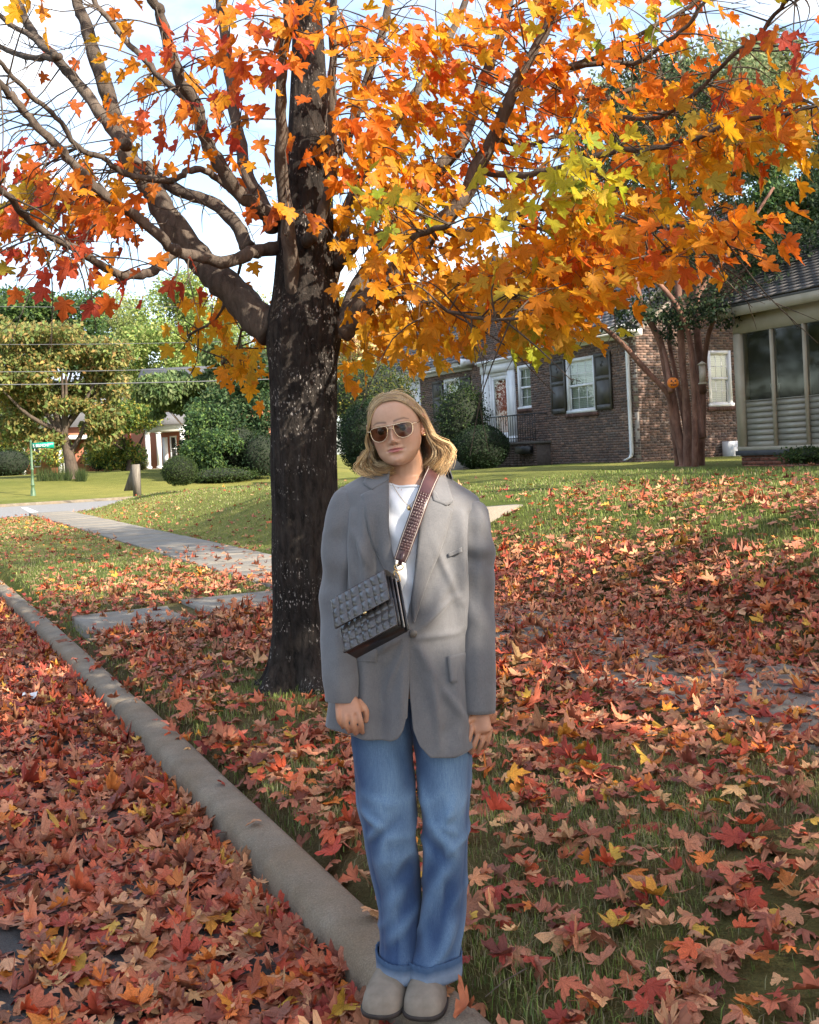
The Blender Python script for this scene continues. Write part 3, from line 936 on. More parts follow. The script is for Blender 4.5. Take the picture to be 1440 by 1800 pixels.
# ------------------------------------------------------------------ houses across the side street
far_brick = M("far_brick", (0.34, 0.12, 0.07), (0.42, 0.17, 0.10), 30, 0.9)
far_roof = M("far_roof", (0.10, 0.10, 0.11), (0.16, 0.155, 0.16), 20, 0.9)
def gable_roof(parent, x0, x1, y0, y1, z0, rise, along_x=True, mat=far_roof):
    P = MB()
    if along_x:
        ym = (y0 + y1) / 2
        V = [(x0, y0, z0), (x1, y0, z0), (x1, y1, z0), (x0, y1, z0), (x0, ym, z0 + rise), (x1, ym, z0 + rise)]
        Fs = [(0, 1, 5, 4), (2, 3, 4, 5), (0, 4, 3), (1, 2, 5), (0, 3, 2, 1)]
    else:
        xm = (x0 + x1) / 2
        V = [(x0, y0, z0), (x1, y0, z0), (x1, y1, z0), (x0, y1, z0), (xm, y0, z0 + rise), (xm, y1, z0 + rise)]
        Fs = [(0, 4, 5, 3), (1, 2, 5, 4), (0, 1, 4), (3, 5, 2), (0, 3, 2, 1)]
    P.add(V, Fs)
    return P.build("roof", mat, parent)
def far_window(parent, x0, x1, y, z0, z1):
    P = MB(); P.box((x0, y - 0.06, z0), (x1, y, z0 + 0.1)); P.box((x0, y - 0.06, z1 - 0.1), (x1, y, z1)); P.box((x0, y - 0.06, z0 + 0.1), (x0 + 0.1, y, z1 - 0.1)); P.box((x1 - 0.1, y - 0.06, z0 + 0.1), (x1, y, z1 - 0.1)); P.box((x0 + 0.1, y - 0.05, (z0 + z1) / 2 - 0.03), (x1 - 0.1, y, (z0 + z1) / 2 + 0.03))
    w = P.build("window", white_mat, parent)
    P = MB(); P.add([(x0 + 0.1, y - 0.02, z0 + 0.1), (x1 - 0.1, y - 0.02, z0 + 0.1), (x1 - 0.1, y - 0.02, z1 - 0.1), (x0 + 0.1, y - 0.02, z1 - 0.1)], [(0, 1, 2, 3)])
    P.build("pane", dark_mat, w)
fh = empty("porch_house", at(285, 820, 76), "red brick house with white columned porch beyond the side street", "house")
p0 = at(258, 825, 74); zb = 0.7; px = lambda x, Y=74.0: at(x, 800, Y)[0]
zz = lambda y, Y=74.0: at(270, y, Y)[2]
P = MB(); P.box((px(238, 78), 77, zb), (px(470, 78), 87, 5.2)); P.build("wall", far_brick, fh)
gable_roof(fh, px(232, 78), px(476, 78), 76.5, 87.5, 5.2, 3.5)
P = MB(); P.box((px(257), 73.6, zb), (px(325), 77, zz(824))); P.build("porch_floor", walk_mat, fh)
for cx_ in (260.5, 280, 322):
    P = MB(); x = px(cx_); P.box((x - 0.14, 73.9, zz(824)), (x + 0.14, 74.2, zz(759))); P.box((x - 0.19, 73.85, zz(824)), (x + 0.19, 74.25, zz(824) + 0.15)); P.box((x - 0.19, 73.85, zz(762)), (x + 0.19, 74.25, zz(759))); P.build("column", white_mat, fh)
P = MB(); P.box((px(256), 73.8, zz(759)), (px(326), 77, zz(747))); P.build("porch_beam", white_mat, fh)
gable_roof(fh, px(253), px(329), 73.4, 77.2, zz(747), 0.9)
P = MB(); P.add([(px(254), 73.38, zz(747)), (px(277), 73.38, zz(747)), (px(266), 73.38, zz(730)), (px(254), 73.2, zz(747)), (px(277), 73.2, zz(747)), (px(266), 73.2, zz(730))], [(0, 1, 2), (3, 5, 4), (0, 3, 4, 1), (1, 4, 5, 2), (2, 5, 3, 0)]); P.build("pediment", white_mat, fh)
far_window(fh, px(300, 77), px(312, 77), 76.98, zz(812), zz(766)); far_window(fh, px(340, 77), px(352, 77), 76.98, zz(800), zz(766))
P = MB(); P.box((px(287, 77), 76.9, zz(824)), (px(296, 77), 77, zz(768))); P.build("door", white_mat, fh)
for k in range(4):
    P = MB(); P.box((px(245) + 0.28 * k, 73.7, zb), (px(245) + 0.28 * (k + 1), 75.2, zz(835) + 0.11 * (k + 1))); P.build("step", walk_mat, fh)
P = MB(); P.tube([(px(244), 73.7, zz(812)), (px(257), 73.7, zz(803))], 0.035, 6)
for k in range(4):
    x = px(244) + (px(257) - px(244)) * k / 3; P.tube([(x, 73.7, zz(833) + 0.1 * k), (x, 73.7, zz(812) + (zz(803) - zz(812)) * k / 3)], 0.025, 5)
P.build("railing", white_mat, fh)
# second house further left, mostly behind its trees
fh2 = empty("far_house", at(70, 830, 84), "brick house with dark roof behind the yellowing tree at the far left", "house")
Y2 = 84.0
P = MB(); P.box((px(-60, Y2), Y2, 0.6), (px(205, Y2), Y2 + 9, 4.6)); P.build("wall", far_brick, fh2)
gable_roof(fh2, px(-66, Y2), px(212, Y2), Y2 - 0.5, Y2 + 9.5, 4.6, 3.2)
for x in (41, 105, 113, 120):
    P = MB(); xx = px(x, Y2 - 2); P.box((xx - 0.13, Y2 - 2.1, 0.6), (xx + 0.13, Y2 - 1.85, 3.6)); P.build("porch_post", white_mat, fh2)
P = MB(); P.box((px(96, Y2 - 2), Y2 - 2.2, 3.6), (px(150, Y2 - 2), Y2, 3.9)); P.build("porch_roof", white_mat, fh2)
far_window(fh2, px(60, Y2), px(72, Y2), Y2 - 0.02, 1.6, 3.4); far_window(fh2, px(150, Y2), px(162, Y2), Y2 - 0.02, 1.6, 3.4)
# ================================================================== leaves
def leaf_outline():
    h = [(0.03, 0.0), (0.14, -0.09), (0.30, -0.10), (0.41, -0.03), (0.37, 0.07), (0.27, 0.17), (0.40, 0.20), (0.53, 0.27), (0.60, 0.43), (0.47, 0.47), (0.42, 0.58), (0.28, 0.49), (0.17, 0.50), (0.21, 0.62), (0.27, 0.74), (0.15, 0.80), (0.09, 0.90), (0.0, 1.06)]
    pts = h + [(-x, y) for x, y in h[-2::-1]]
    return np.array(pts)

def leaf_template(seed, curl=1.0, ring=False, simple=False):
    r = np.random.RandomState(seed)
    o = leaf_outline()
    if simple:
        o = o[[0, 3, 5, 8, 12, 14, 17, 20, 22, 26, 29, 31]]
    o = o * (1 + r.uniform(-0.06, 0.06, o.shape))
    c = np.array([0.0, 0.12])
    if ring:
        mid = c + (o - c) * 0.55
        P2 = np.vstack([[c], mid, o]); n = len(o)
        Fs = [(0, 1 + (i + 1) % n, 1 + i) for i in range(n)]
        for i in range(n):
            j = (i + 1) % n
            Fs += [(1 + i, 1 + j, 1 + n + j), (1 + i, 1 + n + j, 1 + n + i)]
    else:
        P2 = np.vstack([[c], o]); n = len(o)
        Fs = [(0, 1 + (i + 1) % n, 1 + i) for i in range(n)]
    x, y = P2[:, 0], P2[:, 1] - 0.35
    a, b, t = r.uniform(-0.5, 1.0) * curl, r.uniform(-0.5, 0.8) * curl, r.uniform(-0.5, 0.5) * curl
    fold = r.uniform(0.0, 0.55) * curl
    z = a * x * x + b * y * y + t * x * y + fold * np.abs(x)
    rr = np.hypot(x, y)
    ang = np.arctan2(x, y)
    z += curl * 0.22 * rr ** 2 * np.sin(ang * r.choice([3, 4, 5]) + r.uniform(0, 6)) + r.normal(0, 0.02 * curl, len(x)) * (rr > 0.1)
    # strong roll of one side on some leaves
    if curl > 0.9 and r.rand() < 0.5:
        k = r.uniform(0.6, 1.6); w = r.choice([-1, 1])
        d = np.clip(w * x + r.uniform(-0.05, 0.15), 0, 1)
        z += k * d * 0.75; x = x - w * d * 0.5 * min(1, k)
    V = np.stack([x, P2[:, 1], z], -1)
    uv = np.stack([P2[:, 0], P2[:, 1] - 0.02], -1)
    if not simple:
        b = r.uniform(-0.15, 0.15); k = len(V); zc = z[0]
        V = np.vstack([V, [[-0.012, 0.0, zc], [0.012, 0.0, zc], [b * 0.5 + 0.010, -0.28, zc + 0.05], [b * 0.5 - 0.010, -0.28, zc + 0.05], [b, -0.52, zc + r.uniform(-0.1, 0.12)]]])
        uv = np.vstack([uv, [[0, -0.05]] * 5])
        Fs = Fs + [(k, k + 3, k + 2), (k, k + 2, k + 1), (k + 3, k + 4, k + 2)]
    return V, np.array(Fs), uv

def batch(templates, pos, X, Y, Z, size, col, rng):
    """many leaves in one set of arrays. X, Y, Z: leaf axes (N,3); size (N,), col (N,3)."""
    N = len(pos)
    which = rng.randint(len(templates), size=N)
    Vs, Fs, Us, Cs = [], [], [], []
    off = 0
    for k, (tv, tf, tu) in enumerate(templates):
        idx = np.nonzero(which == k)[0]
        if not len(idx): continue
        s = size[idx][:, None, None]
        v = pos[idx][:, None, :] + s * (tv[None, :, 0:1] * X[idx][:, None, :] + tv[None, :, 1:2] * Y[idx][:, None, :] + tv[None, :, 2:3] * Z[idx][:, None, :])
        m = len(tv)
        Vs.append(v.reshape(-1, 3))
        Fs.append((tf[None] + (np.arange(len(idx)) * m)[:, None, None]).reshape(-1, 3) + off)
        Us.append(np.tile(tu, (len(idx), 1)))
        Cs.append(np.repeat(col[idx], m, axis=0))
        off += len(idx) * m
    return np.concatenate(Vs), np.concatenate(Fs), np.concatenate(Us), np.concatenate(Cs)

def axes_from(Yd, Zn):
    Yd = Yd / (np.linalg.norm(Yd, axis=1)[:, None] + 1e-9)
    Zn = Zn - Yd * np.sum(Zn * Yd, 1)[:, None]
    Zn = Zn / (np.linalg.norm(Zn, axis=1)[:, None] + 1e-9)
    return np.cross(Yd, Zn), Yd, Zn

def pick(rng, pal, n, jit=0.15):
    pal = np.array([p[:3] for p in pal]); 
    w = np.array([1.0] * len(pal))
    c = pal[rng.choice(len(pal), size=n, p=w / w.sum())]
    return np.clip(c * rng.uniform(1 - jit, 1 + jit, (n, 1)) * rng.uniform(1 - jit * 0.4, 1 + jit * 0.4, (n, 3)), 0, 1)

# ================================================================== the maple
def bark_material(name, c1, c2, fleck=None, sc=9, bm=1.0):
    m, nt, b = mat_new(name)
    b.inputs["Roughness"].default_value = 0.92
    b.inputs["Specular IOR Level"].default_value = 0.2
    v = coords(nt, (1, 1, 0.32))
    f = noise_fac(nt, v, sc * 3.2, 8, 0.7, 0.4)
    f2 = noise_fac(nt, coords(nt, (1, 1, 1)), 2.2, 5, 0.6)
    c = ramp(nt, f, [(0.32, c1), (0.68, c2)])
    c = mixc(nt, 1.0, c, ramp(nt, f2, [(0.35, (0.7, 0.7, 0.7)), (0.7, (1.3, 1.25, 1.2))]), 'MULTIPLY')
    if fleck:
        fv = coords(nt, (1, 1, 1))
        g1 = noise_fac(nt, coords(nt, (52, 52, 26)), 1.6, 2, 0.5)
        g2 = noise_fac(nt, coords(nt, (3.0, 3.0, 7.0)), 1.2, 4, 0.6)
        a = ramp(nt, g1, [(0.60, (0, 0, 0)), (0.66, (1, 1, 1))])
        d = ramp(nt, g2, [(0.50, (0, 0, 0)), (0.60, (1, 1, 1))])
        c = mixc(nt, mixc(nt, 1.0, a, d, 'MULTIPLY'), c, fleck)
    nt.links.new(c, b.inputs["Base Color"])
    w = noise_fac(nt, v, sc * 7, 5, 0.7)
    bp = bump(nt, b, f, bm, 0.03)
    bump(nt, b, w, bm * 0.6, 0.012, bp)
    return m
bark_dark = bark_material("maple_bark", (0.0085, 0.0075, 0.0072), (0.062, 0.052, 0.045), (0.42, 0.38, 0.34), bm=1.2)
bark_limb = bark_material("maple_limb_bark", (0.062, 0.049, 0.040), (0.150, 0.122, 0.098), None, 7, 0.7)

TY = 7.16
maple = empty("maple_tree", at(530, 1205, TY), "large maple with black trunk and orange leaves standing in the verge behind the person", "tree")
tr_px = [(1222, 455, 606), (1205, 463, 600), (1185, 470, 592), (1160, 475, 586), (1120, 478, 584), (1050, 480, 588), (980, 479, 590), (900, 478, 592), (800, 477, 592), (700, 476, 592), (640, 473, 593), (605, 468, 598), (575, 468, 601), (545, 474, 598), (510, 480, 592), (450, 486, 588), (380, 492, 586), (300, 500, 583), (200, 508, 577), (100, 513, 571), (0, 517, 564), (-150, 522, 556), (-350, 527, 548)]
C_ = np.array([[(l + r) / 2, y, (r - l) / 2] for y, l, r in tr_px])
Cs = smooth_path(C_, 9)
pts = np.array([at(x, y, TY) for x, y, r in Cs]); rad = Cs[:, 2] / F_PX * TY
SD = 96
hgt = pts[:, 2]
TT, NT, BT = frames(pts)
th = np.linspace(0, 2 * math.pi, SD, endpoint=False)
V = []
for i, p in enumerate(pts):
    z = hgt[i]
    flare = math.exp(-max(0, z - 0.02) / 0.20)
    lob = 1 + flare * 0.16 + flare * 0.34 * np.cos(5 * th + 0.8) + 0.05 * flare * np.cos(9 * th)
    ridge = vnoise(th * 9 + 0.3 * np.sin(z * 5), z * 2.2 + 0 * th, 21) * 0.5 + vnoise(th * 17, z * 6 + 0 * th, 22) * 0.5
    seam = np.round(th / (2 * math.pi) * SD)
    edge = np.minimum(th, 2 * math.pi - th); bl = np.clip(edge / 0.3, 0, 1)
    rr = rad[i] * lob * (1 + 0.075 * ridge * bl + 0.02 * vnoise(np.cos(th) * 3, z * 3 + np.sin(th) * 3, 23))
    V.append(p + rr[:, None] * (np.cos(th)[:, None] * NT[i] + np.sin(th)[:, None] * BT[i]))
V = np.concatenate(V)
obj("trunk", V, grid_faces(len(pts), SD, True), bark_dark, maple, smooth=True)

# limbs: (pixel course, width start, width end, depth at the end relative to the trunk)
LIMBS = [
 ([(482, 585), (430, 535), (390, 495), (361, 470), (305, 392), (274, 340), (243, 295), (222, 250), (205, 194), (180, 115), (156, 45), (139, 0), (120, -90)], 66, 15, 0.9),
 ([(226, 258), (180, 205), (139, 146), (100, 97), (62, 52), (31, 0), (0, -60)], 24, 12, 1.2),
 ([(104, 100), (62, 97), (20, 88), (0, 82), (-80, 60)], 13, 8, 1.4), ([(98, 100), (87, 90), (45, 60), (0, 20), (-60, -40)], 14, 7, 1.0),
 ([(506, 430), (470, 440), (434, 448), (378, 451), (330, 443), (295, 427), (243, 385), (194, 347), (149, 298), (104, 253), (62, 208), (28, 170), (0, 139), (-70, 60)], 26, 12, -1.3),
 ([(308, 438), (278, 469), (243, 483), (201, 477), (156, 448), (121, 430), (69, 396), (28, 361), (0, 337), (-80, 270)], 19, 11, -2.0),
 ([(400, 330), (360, 306), (330, 312), (295, 319), (229, 305), (194, 285), (149, 257), (115, 215), (73, 177), (31, 135), (0, 111), (-60, 40)], 13, 8, -1.2),
 ([(505, 382), (478, 378), (451, 371), (417, 340), (385, 295), (361, 250), (347, 194), (323, 149), (302, 87), (285, 28), (267, 0), (240, -90)], 32, 16, -1.0),
 ([(440, 440), (418, 400), (382, 365), (330, 344), (285, 319), (257, 288)], 26, 18, 0.6),
 ([(342, 190), (285, 139), (243, 87), (201, 42), (167, 0), (120, -60)], 13, 8, 0.2),
 ([(480, 400), (448, 330), (427, 260), (413, 156), (403, 87), (385, 0), (370, -90)], 26, 15, 1.0),
 ([(523, 585), (520, 520), (516, 450), (510, 383), (502, 290), (499, 200), (497, 120), (508, 40), (512, -60)], 34, 14, -0.9),
 ([(513, 447), (535, 435), (550, 415), (577, 353), (585, 267), (582, 167), (584, 80), (588, -60)], 26, 12, -0.9),
 ([(590, 585), (612, 565), (640, 535), (683, 483), (720, 445), (751, 408), (803, 349), (839, 288), (875, 231), (905, 154), (931, 103), (960, 40), (985, -40)], 52, 14, -0.5),
 ([(605, 560), (650, 470), (700, 395), (767, 308), (818, 242), (849, 139), (875, 67), (895, 0), (905, -60)], 34, 14, 0.9),
 ([(578, 520), (600, 440), (618, 360), (650, 290), (700, 200), (760, 110), (800, 40), (830, -40)], 28, 10, 1.3),
 ([(560, 330), (610, 240), (640, 150), (668, 60), (690, -40)], 24, 11, 0.3),
 ([(592, 470), (640, 425), (700, 415), (740, 408), (790, 395)], 20, 10, -1.3),
 ([(893, 180), (921, 144), (988, 123), (1060, 108), (1111, 103), (1173, 72), (1214, 36), (1260, -20)], 13, 6, -0.8),
 ([(900, 150), (960, 128), (1029, 103), (1080, 82), (1137, 51), (1214, 5), (1260, -40)], 12, 6, -0.4),
 ([(885, 190), (916, 164), (957, 149), (1008, 175), (1060, 180), (1111, 159), (1162, 134)], 12, 6, 0.5),
 ([(1090, 205), (1140, 205), (1178, 190), (1240, 139), (1291, 92), (1337, 51), (1378, 0), (1410, -40)], 7, 8, -1.5),
 ([(842, 300), (880, 306), (916, 308), (988, 293), (1060, 272), (1111, 265), (1183, 257), (1265, 236), (1342, 216), (1419, 195), (1470, 180)], 15, 6, -1.6),
 ([(768, 395), (805, 405), (850, 400), (905, 380), (970, 360), (1040, 330)], 18, 8, -1.4),
 ([(730, 440), (790, 470), (850, 505), (900, 514), (988, 493), (1080, 467), (1142, 447), (1214, 432), (1291, 421)], 12, 4, -1.9),
 ([(660, 510), (720, 520), (780, 545), (850, 560), (910, 560)], 10, 5, -2.1),
 ([(470, 570), (440, 555), (425, 600), (390, 640)], 6, 4, 1.0),
 ([(430, 448), (415, 500), (380, 560), (330, 590)], 6, 4, 0.9),
 ([(920, 395), (1000, 410), (1080, 385), (1180, 400), (1260, 380)], 8, 4, -1.0),
 ([(1000, 280), (1100, 330), (1180, 340), (1280, 330)], 7, 4, -0.6),
 ([(870, 240), (930, 250), (1000, 230), (1090, 210), (1180, 190)], 10, 5, 0.8),
]
nodes = []                                        # points that twigs can leave from
P = MB()
for course, w0, w1, dy in LIMBS:
    c = np.array([(x, y, k / (len(course) - 1)) for k, (x, y) in enumerate(course)], float)
    c = smooth_path(c, 5)
    n = len(c)
    tt = np.linspace(0, 1, n)
    rngb = np.random.RandomState(int(w0 * 10 + course[0][0]))
    Yd = TY + dy * tt ** 0.9
    pp = np.array([at(x, y, Yd[i]) for i, (x, y, _) in enumerate(c)])
    wig = np.cumsum(rngb.normal(0, 0.006, (n, 3)), 0); wig -= tt[:, None] * wig[-1]
    pp = pp + wig
    rr = (w0 + (w1 - w0) * tt ** 0.75) / 2 * Yd / F_PX * (1 + 0.07 * np.sin(np.arange(n) * 1.9 + w0))
    V, Fs = tube(pp, rr, 14 if w0 > 20 else 9, True, disp=lambda i, t: 1 + 0.06 * np.sin(3 * t + i * 0.7) + 0.03 * np.sin(7 * t - i))
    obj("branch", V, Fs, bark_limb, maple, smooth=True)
    for i in range(n // 4, n):
        nodes.append((pp[i], rr[i]))
# high limbs above the frame, up into the crown
rng = np.random.RandomState(17)
for k in range(14):
    az = k * 2.4; r0 = rng.uniform(1.6, 3.6); z1 = rng.uniform(6.6, 9.5)
    p0 = at(540, -60 - 25 * k, TY)
    p2 = np.array([-0.7 + r0 * math.cos(az), TY + r0 * math.sin(az), z1])
    pp = smooth_path([p0, (p0 + p2) / 2 + [0, 0, 0.4], p2], 6)
    V, Fs = tube(pp, np.linspace(0.045, 0.012, len(pp)), 8); obj("branch", V, Fs, bark_limb, maple, smooth=True)
    nodes += [(q, 0.012) for q in pp[5:]]
ND = np.array([p for p, r in nodes])

# sprays of leaves: (px, py, rx, ry, leaves, palette, depth lo, depth hi)
OR = [(0.72, 0.190, 0.014), (0.78, 0.255, 0.016), (0.66, 0.140, 0.016), (0.80, 0.33, 0.02)]
RD = [(0.52, 0.085, 0.028), (0.58, 0.130, 0.022), (0.46, 0.060, 0.030), (0.60, 0.18, 0.02)]
AM = [(0.76, 0.34, 0.016), (0.82, 0.40, 0.02), (0.74, 0.27, 0.014), (0.66, 0.36, 0.022), (0.78, 0.31, 0.016)]
YE = [(0.66, 0.40, 0.02), (0.56, 0.44, 0.03), (0.68, 0.34, 0.02)]
LI = [(0.40, 0.44, 0.03), (0.50, 0.46, 0.03), (0.30, 0.38, 0.035), (0.60, 0.45, 0.03)]
OL = [(0.52, 0.38, 0.04), (0.62, 0.36, 0.03), (0.44, 0.36, 0.045)]
ZONES = [
 (690, 300, 110, 90, 120, OR + YE, -0.9, 0.6), (650, 400, 70, 60, 60, AM, -0.8, 0.8), (720, 370, 80, 60, 60, AM + YE, -1.4, 0.2), (700, 370, 60, 40, 16, LI, -1.6, -0.8),
 (800, 480, 150, 90, 230, AM, -1.8, 0.8), (900, 545, 130, 70, 190, AM + OL, -2.0, 0.2), (760, 560, 130, 50, 130, AM, -1.2, 1.0), (960, 470, 110, 60, 130, AM + OR, -2.0, 0.2),
 (1000, 330, 65, 45, 46, LI, -2.2, -1.3), (960, 400, 60, 40, 36, YE + LI, -2.2, -1.2), (1040, 350, 40, 40, 22, LI + YE, -2.3, -1.4),
 (1120, 430, 130, 60, 150, OR + AM, -2.0, 0.3), (1240, 440, 80, 50, 80, OR, -2.1, -0.8), (1080, 500, 100, 40, 75, AM + OR, -1.9, 0.1), (1000, 560, 60, 30, 30, AM, -1.8, -0.4),
 (1130, 250, 150, 70, 160, OR + AM, -1.2, 1.0), (1290, 240, 110, 55, 110, OR + AM, -1.8, 0.0), (1380, 230, 70, 45, 44, AM + OL, -1.9, -0.6), (1250, 300, 110, 40, 70, OL + AM, -1.6, 0.2), (1300, 270, 120, 30, 30, OL, -1.7, -0.3),
 (1060, 150, 120, 60, 90, OR, -0.8, 0.8), (940, 200, 80, 60, 60, OR + AM, -0.4, 1.2), (900, 310, 80, 60, 80, OR, -0.5, 1.2), (1130, 350, 100, 40, 60, OR, -1.0, 0.8),
 (960, 40, 110, 60, 80, OR + YE, -1.0, 0.6), (1100, 30, 50, 40, 26, YE + LI, -1.2, -0.2), (1230, 20, 60, 30, 22, OR + YE, -1.2, -0.2), (1000, 10, 90, 30, 40, OR, -0.6, 0.6),
 (720, 80, 100, 80, 110, OR + YE, -1.0, 0.8), (640, 120, 60, 100, 70, OR, -1.2, 0.5), (620, 240, 40, 60, 34, OR, -1.4, -0.4), (790, 160, 70, 80, 60, OR + AM, -0.6, 1.0), (860, 90, 60, 70, 40, OR, -0.5, 0.8), (760, 250, 60, 70, 60, OR + AM, -0.6, 0.8),
 (480, 40, 80, 50, 55, OR, -1.0, 0.6), (430, 90, 70, 50, 50, RD + OR, -1.6, -0.4), (330, 110, 50, 40, 20, RD, -1.6, -0.8), (420, 170, 60, 50, 34, RD + OR, -1.4, 0.2), (520, 90, 40, 70, 26, OR, -1.4, -0.6),
 (310, 240, 70, 40, 46, RD + OR, -1.4, 0.0), (240, 120, 40, 30, 16, OR + AM, 0.0, 1.0), (230, 220, 50, 30, 22, RD + OR, -0.6, 0.6), (440, 300, 50, 60, 30, OR, -0.8, 0.6), (220, 300, 70, 30, 22, OR + AM, -0.4, 0.6), (500, 400, 40, 60, 14, OR + RD, -1.2, -0.8), (190, 380, 50, 40, 24, OR, -0.8, 0.4),
 (60, 330, 70, 40, 44, OL + OR, -1.2, 0.6), (130, 370, 80, 40, 60, RD + OR, -1.2, 0.4), (40, 420, 50, 50, 44, RD + OL, -1.4, 0.0), (120, 410, 70, 40, 36, RD + OR, -1.0, 0.4), (30, 470, 40, 25, 12, RD + OL, -1.2, -0.2), (135, 490, 35, 25, 22, RD + OR, -1.8, -1.0), (310, 500, 25, 10, 7, RD, -1.2, -0.9), (230, 530, 25, 15, 7, RD, -1.4, -1.0), (170, 445, 50, 30, 18, RD, -0.8, 0.2), (0, 330, 40, 60, 24, RD, -1.2, 0.4), (20, 40, 30, 25, 10, RD + AM, -0.6, 0.6), (75, 20, 20, 20, 6, OR, 0, 0.8), (210, 60, 30, 30, 6, OR, 0, 1.0), (100, 100, 30, 20, 6, RD, 0.4, 1.0), (70, 160, 20, 14, 5, RD, -0.4, 0.2),
 (410, 580, 60, 40, 46, AM + OR, 0.4, 1.8), (430, 650, 55, 35, 50, AM, 0.4, 1.8), (340, 590, 60, 25, 20, AM + OR, 0.5, 1.5), (420, 510, 30, 40, 10, OR, 0.2, 1.0),
 (650, 600, 55, 45, 60, AM, 0.2, 1.8), (720, 610, 70, 35, 60, AM, 0.0, 1.6), (620, 650, 24, 30, 18, AM, 0.6, 1.6), (880, 600, 70, 25, 44, AM + OL, -1.8, -0.2), (950, 590, 40, 30, 26, OL + LI, -1.8, -0.6), (780, 600, 50, 25, 26, AM, -0.6, 0.8), (1030, 530, 50, 30, 26, OL + AM, -1.8, -0.6),
 (1400, 110, 40, 40, 14, RD, -1.6, -0.8), (1320, 170, 60, 30, 18, RD, -1.4, -0.4), (1410, 60, 20, 20, 4, RD, -1.6, -1.2), (1420, 300, 30, 25, 8, OL + AM, -1.8, -1.2), (1210, 100, 60, 30, 14, OR, -1.0, 0),
]
rng = np.random.RandomState(5)
LP, LY, LZ, LS, LC = [], [], [], [], []
tw = MB()
centre = np.array([-0.75, TY, 5.0])
def spray(c, count, pal, spread=0.2, twig=True):
    j = np.argmin(np.linalg.norm(ND - c, axis=1) + 0.4 * np.abs(ND[:, 2] - c[2] < -0.2))
    a = ND[j]
    d = c - a
    if twig and 0.05 < np.linalg.norm(d) < 3.0:
        mid = a + d * 0.55 + np.array([0, 0, 0.12 * np.linalg.norm(d)]) + rng.normal(0, 0.03, 3)
        pp = smooth_path([a, mid, c], 4)
        tw.tube(pp, np.linspace(0.006, 0.0022, len(pp)), 4, False)
    out = c - centre; out[2] *= 0.3; out = out / (np.linalg.norm(out) + 1e-6)
    for k in range(count):
        o = rng.normal(0, 1, 3) * spread * np.array([1, 1, 0.6])
        p = c + o
        LP.append(p)
        y = out * 0.5 + np.array([0, 0, -0.75]) + o / spread * 0.35 + rng.normal(0, 0.3, 3)
        z = out * 0.45 + np.array([0, 0, 0.65]) + rng.normal(0, 0.55, 3)
        LY.append(y); LZ.append(z)
        LS.append(rng.uniform(0.080, 0.130))
        tw.tube([p, p - y / np.linalg.norm(y) * 0.03 + [0, 0, 0.02], c + o * 0.3], 0.0011, 3, False) if rng.rand() < 0.6 else None
    LC.append(pick(rng, pal, count, 0.16))
for (zx, zy, rx, ry, cnt, pal, d0, d1) in ZONES:
    left = int(cnt * (0.80 if zx > 600 else 0.62 if zy < 320 else 0.85))
    while left > 0:
        k = min(left, rng.randint(4, 9)); left -= k
        a, r = rng.uniform(0, 6.283), math.sqrt(rng.rand())
        c = at(zx + rx * r * math.cos(a), zy - 22 + ry * r * math.sin(a), TY + rng.uniform(d0, d1))
        sub = [pal[rng.randint(len(pal))] for _ in range(2)] + [pal[rng.randint(len(pal))]]
        spray(c, k, sub, 0.13)
# the crown goes on above the frame and round the back
for k in range(330):
    az = rng.uniform(0, 6.283); r = math.sqrt(rng.rand()) * 4.0; z = rng.uniform(5.0, 9.6)
    r *= math.sqrt(max(0.1, 1 - ((z - 5.5) / 4.6) ** 2))
    c = np.array([-0.75 + r * math.cos(az), TY + 0.6 + r * math.sin(az), z])
    x, y = proj(c)
    if -60 < x < 1500 and y > -70: continue
    spray(c, rng.randint(5, 9), OR + AM, 0.22, False)
# bare fine twigs
tips = []
for k in range(330):
    a = ND[rng.randint(len(ND))]
    out = a - centre; out = out / (np.linalg.norm(out) + 1e-6)
    d = out * rng.uniform(0.3, 1) + rng.normal(0, 0.55, 3) + [0, 0, 0.25]
    d /= np.linalg.norm(d); L = rng.uniform(0.25, 0.75)
    p1 = a + d * L * 0.5 + rng.normal(0, 0.03, 3); p2 = a + d * L + [0, 0, 0.08 * rng.randn()]
    tw.tube(smooth_path([a, p1, p2], 3), np.linspace(0.006, 0.002, 7), 4, False)
    for q in range(rng.randint(1, 4)):
        d2 = d + rng.normal(0, 0.6, 3); d2 /= np.linalg.norm(d2)
        b = a + (p1 - a) * rng.uniform(0.4, 1) if rng.rand() < 0.5 else p1 + (p2 - p1) * rng.rand()
        tw.tube([b, b + d2 * rng.uniform(0.08, 0.3)], [0.003, 0.0014], 3, False)
t_ = tw.build("twigs", bark_limb, maple); t_["kind"] = "stuff"
LP = np.array(LP); LS = np.array(LS); LC = np.concatenate(LC)
X_, Y_, Z_ = axes_from(np.array(LY), np.array(LZ))
tree_leaf_mat = M_attr("maple_leaf", 0.55, 0.15, 90, 0.22, 30, transl=0.58, veins=True)
rngL = np.random.RandomState(9)
TMPL = [leaf_template(40 + k, 0.55) for k in range(10)]
TMPR = [leaf_template(40 + k, 0.55, ring=True) for k in range(10)]
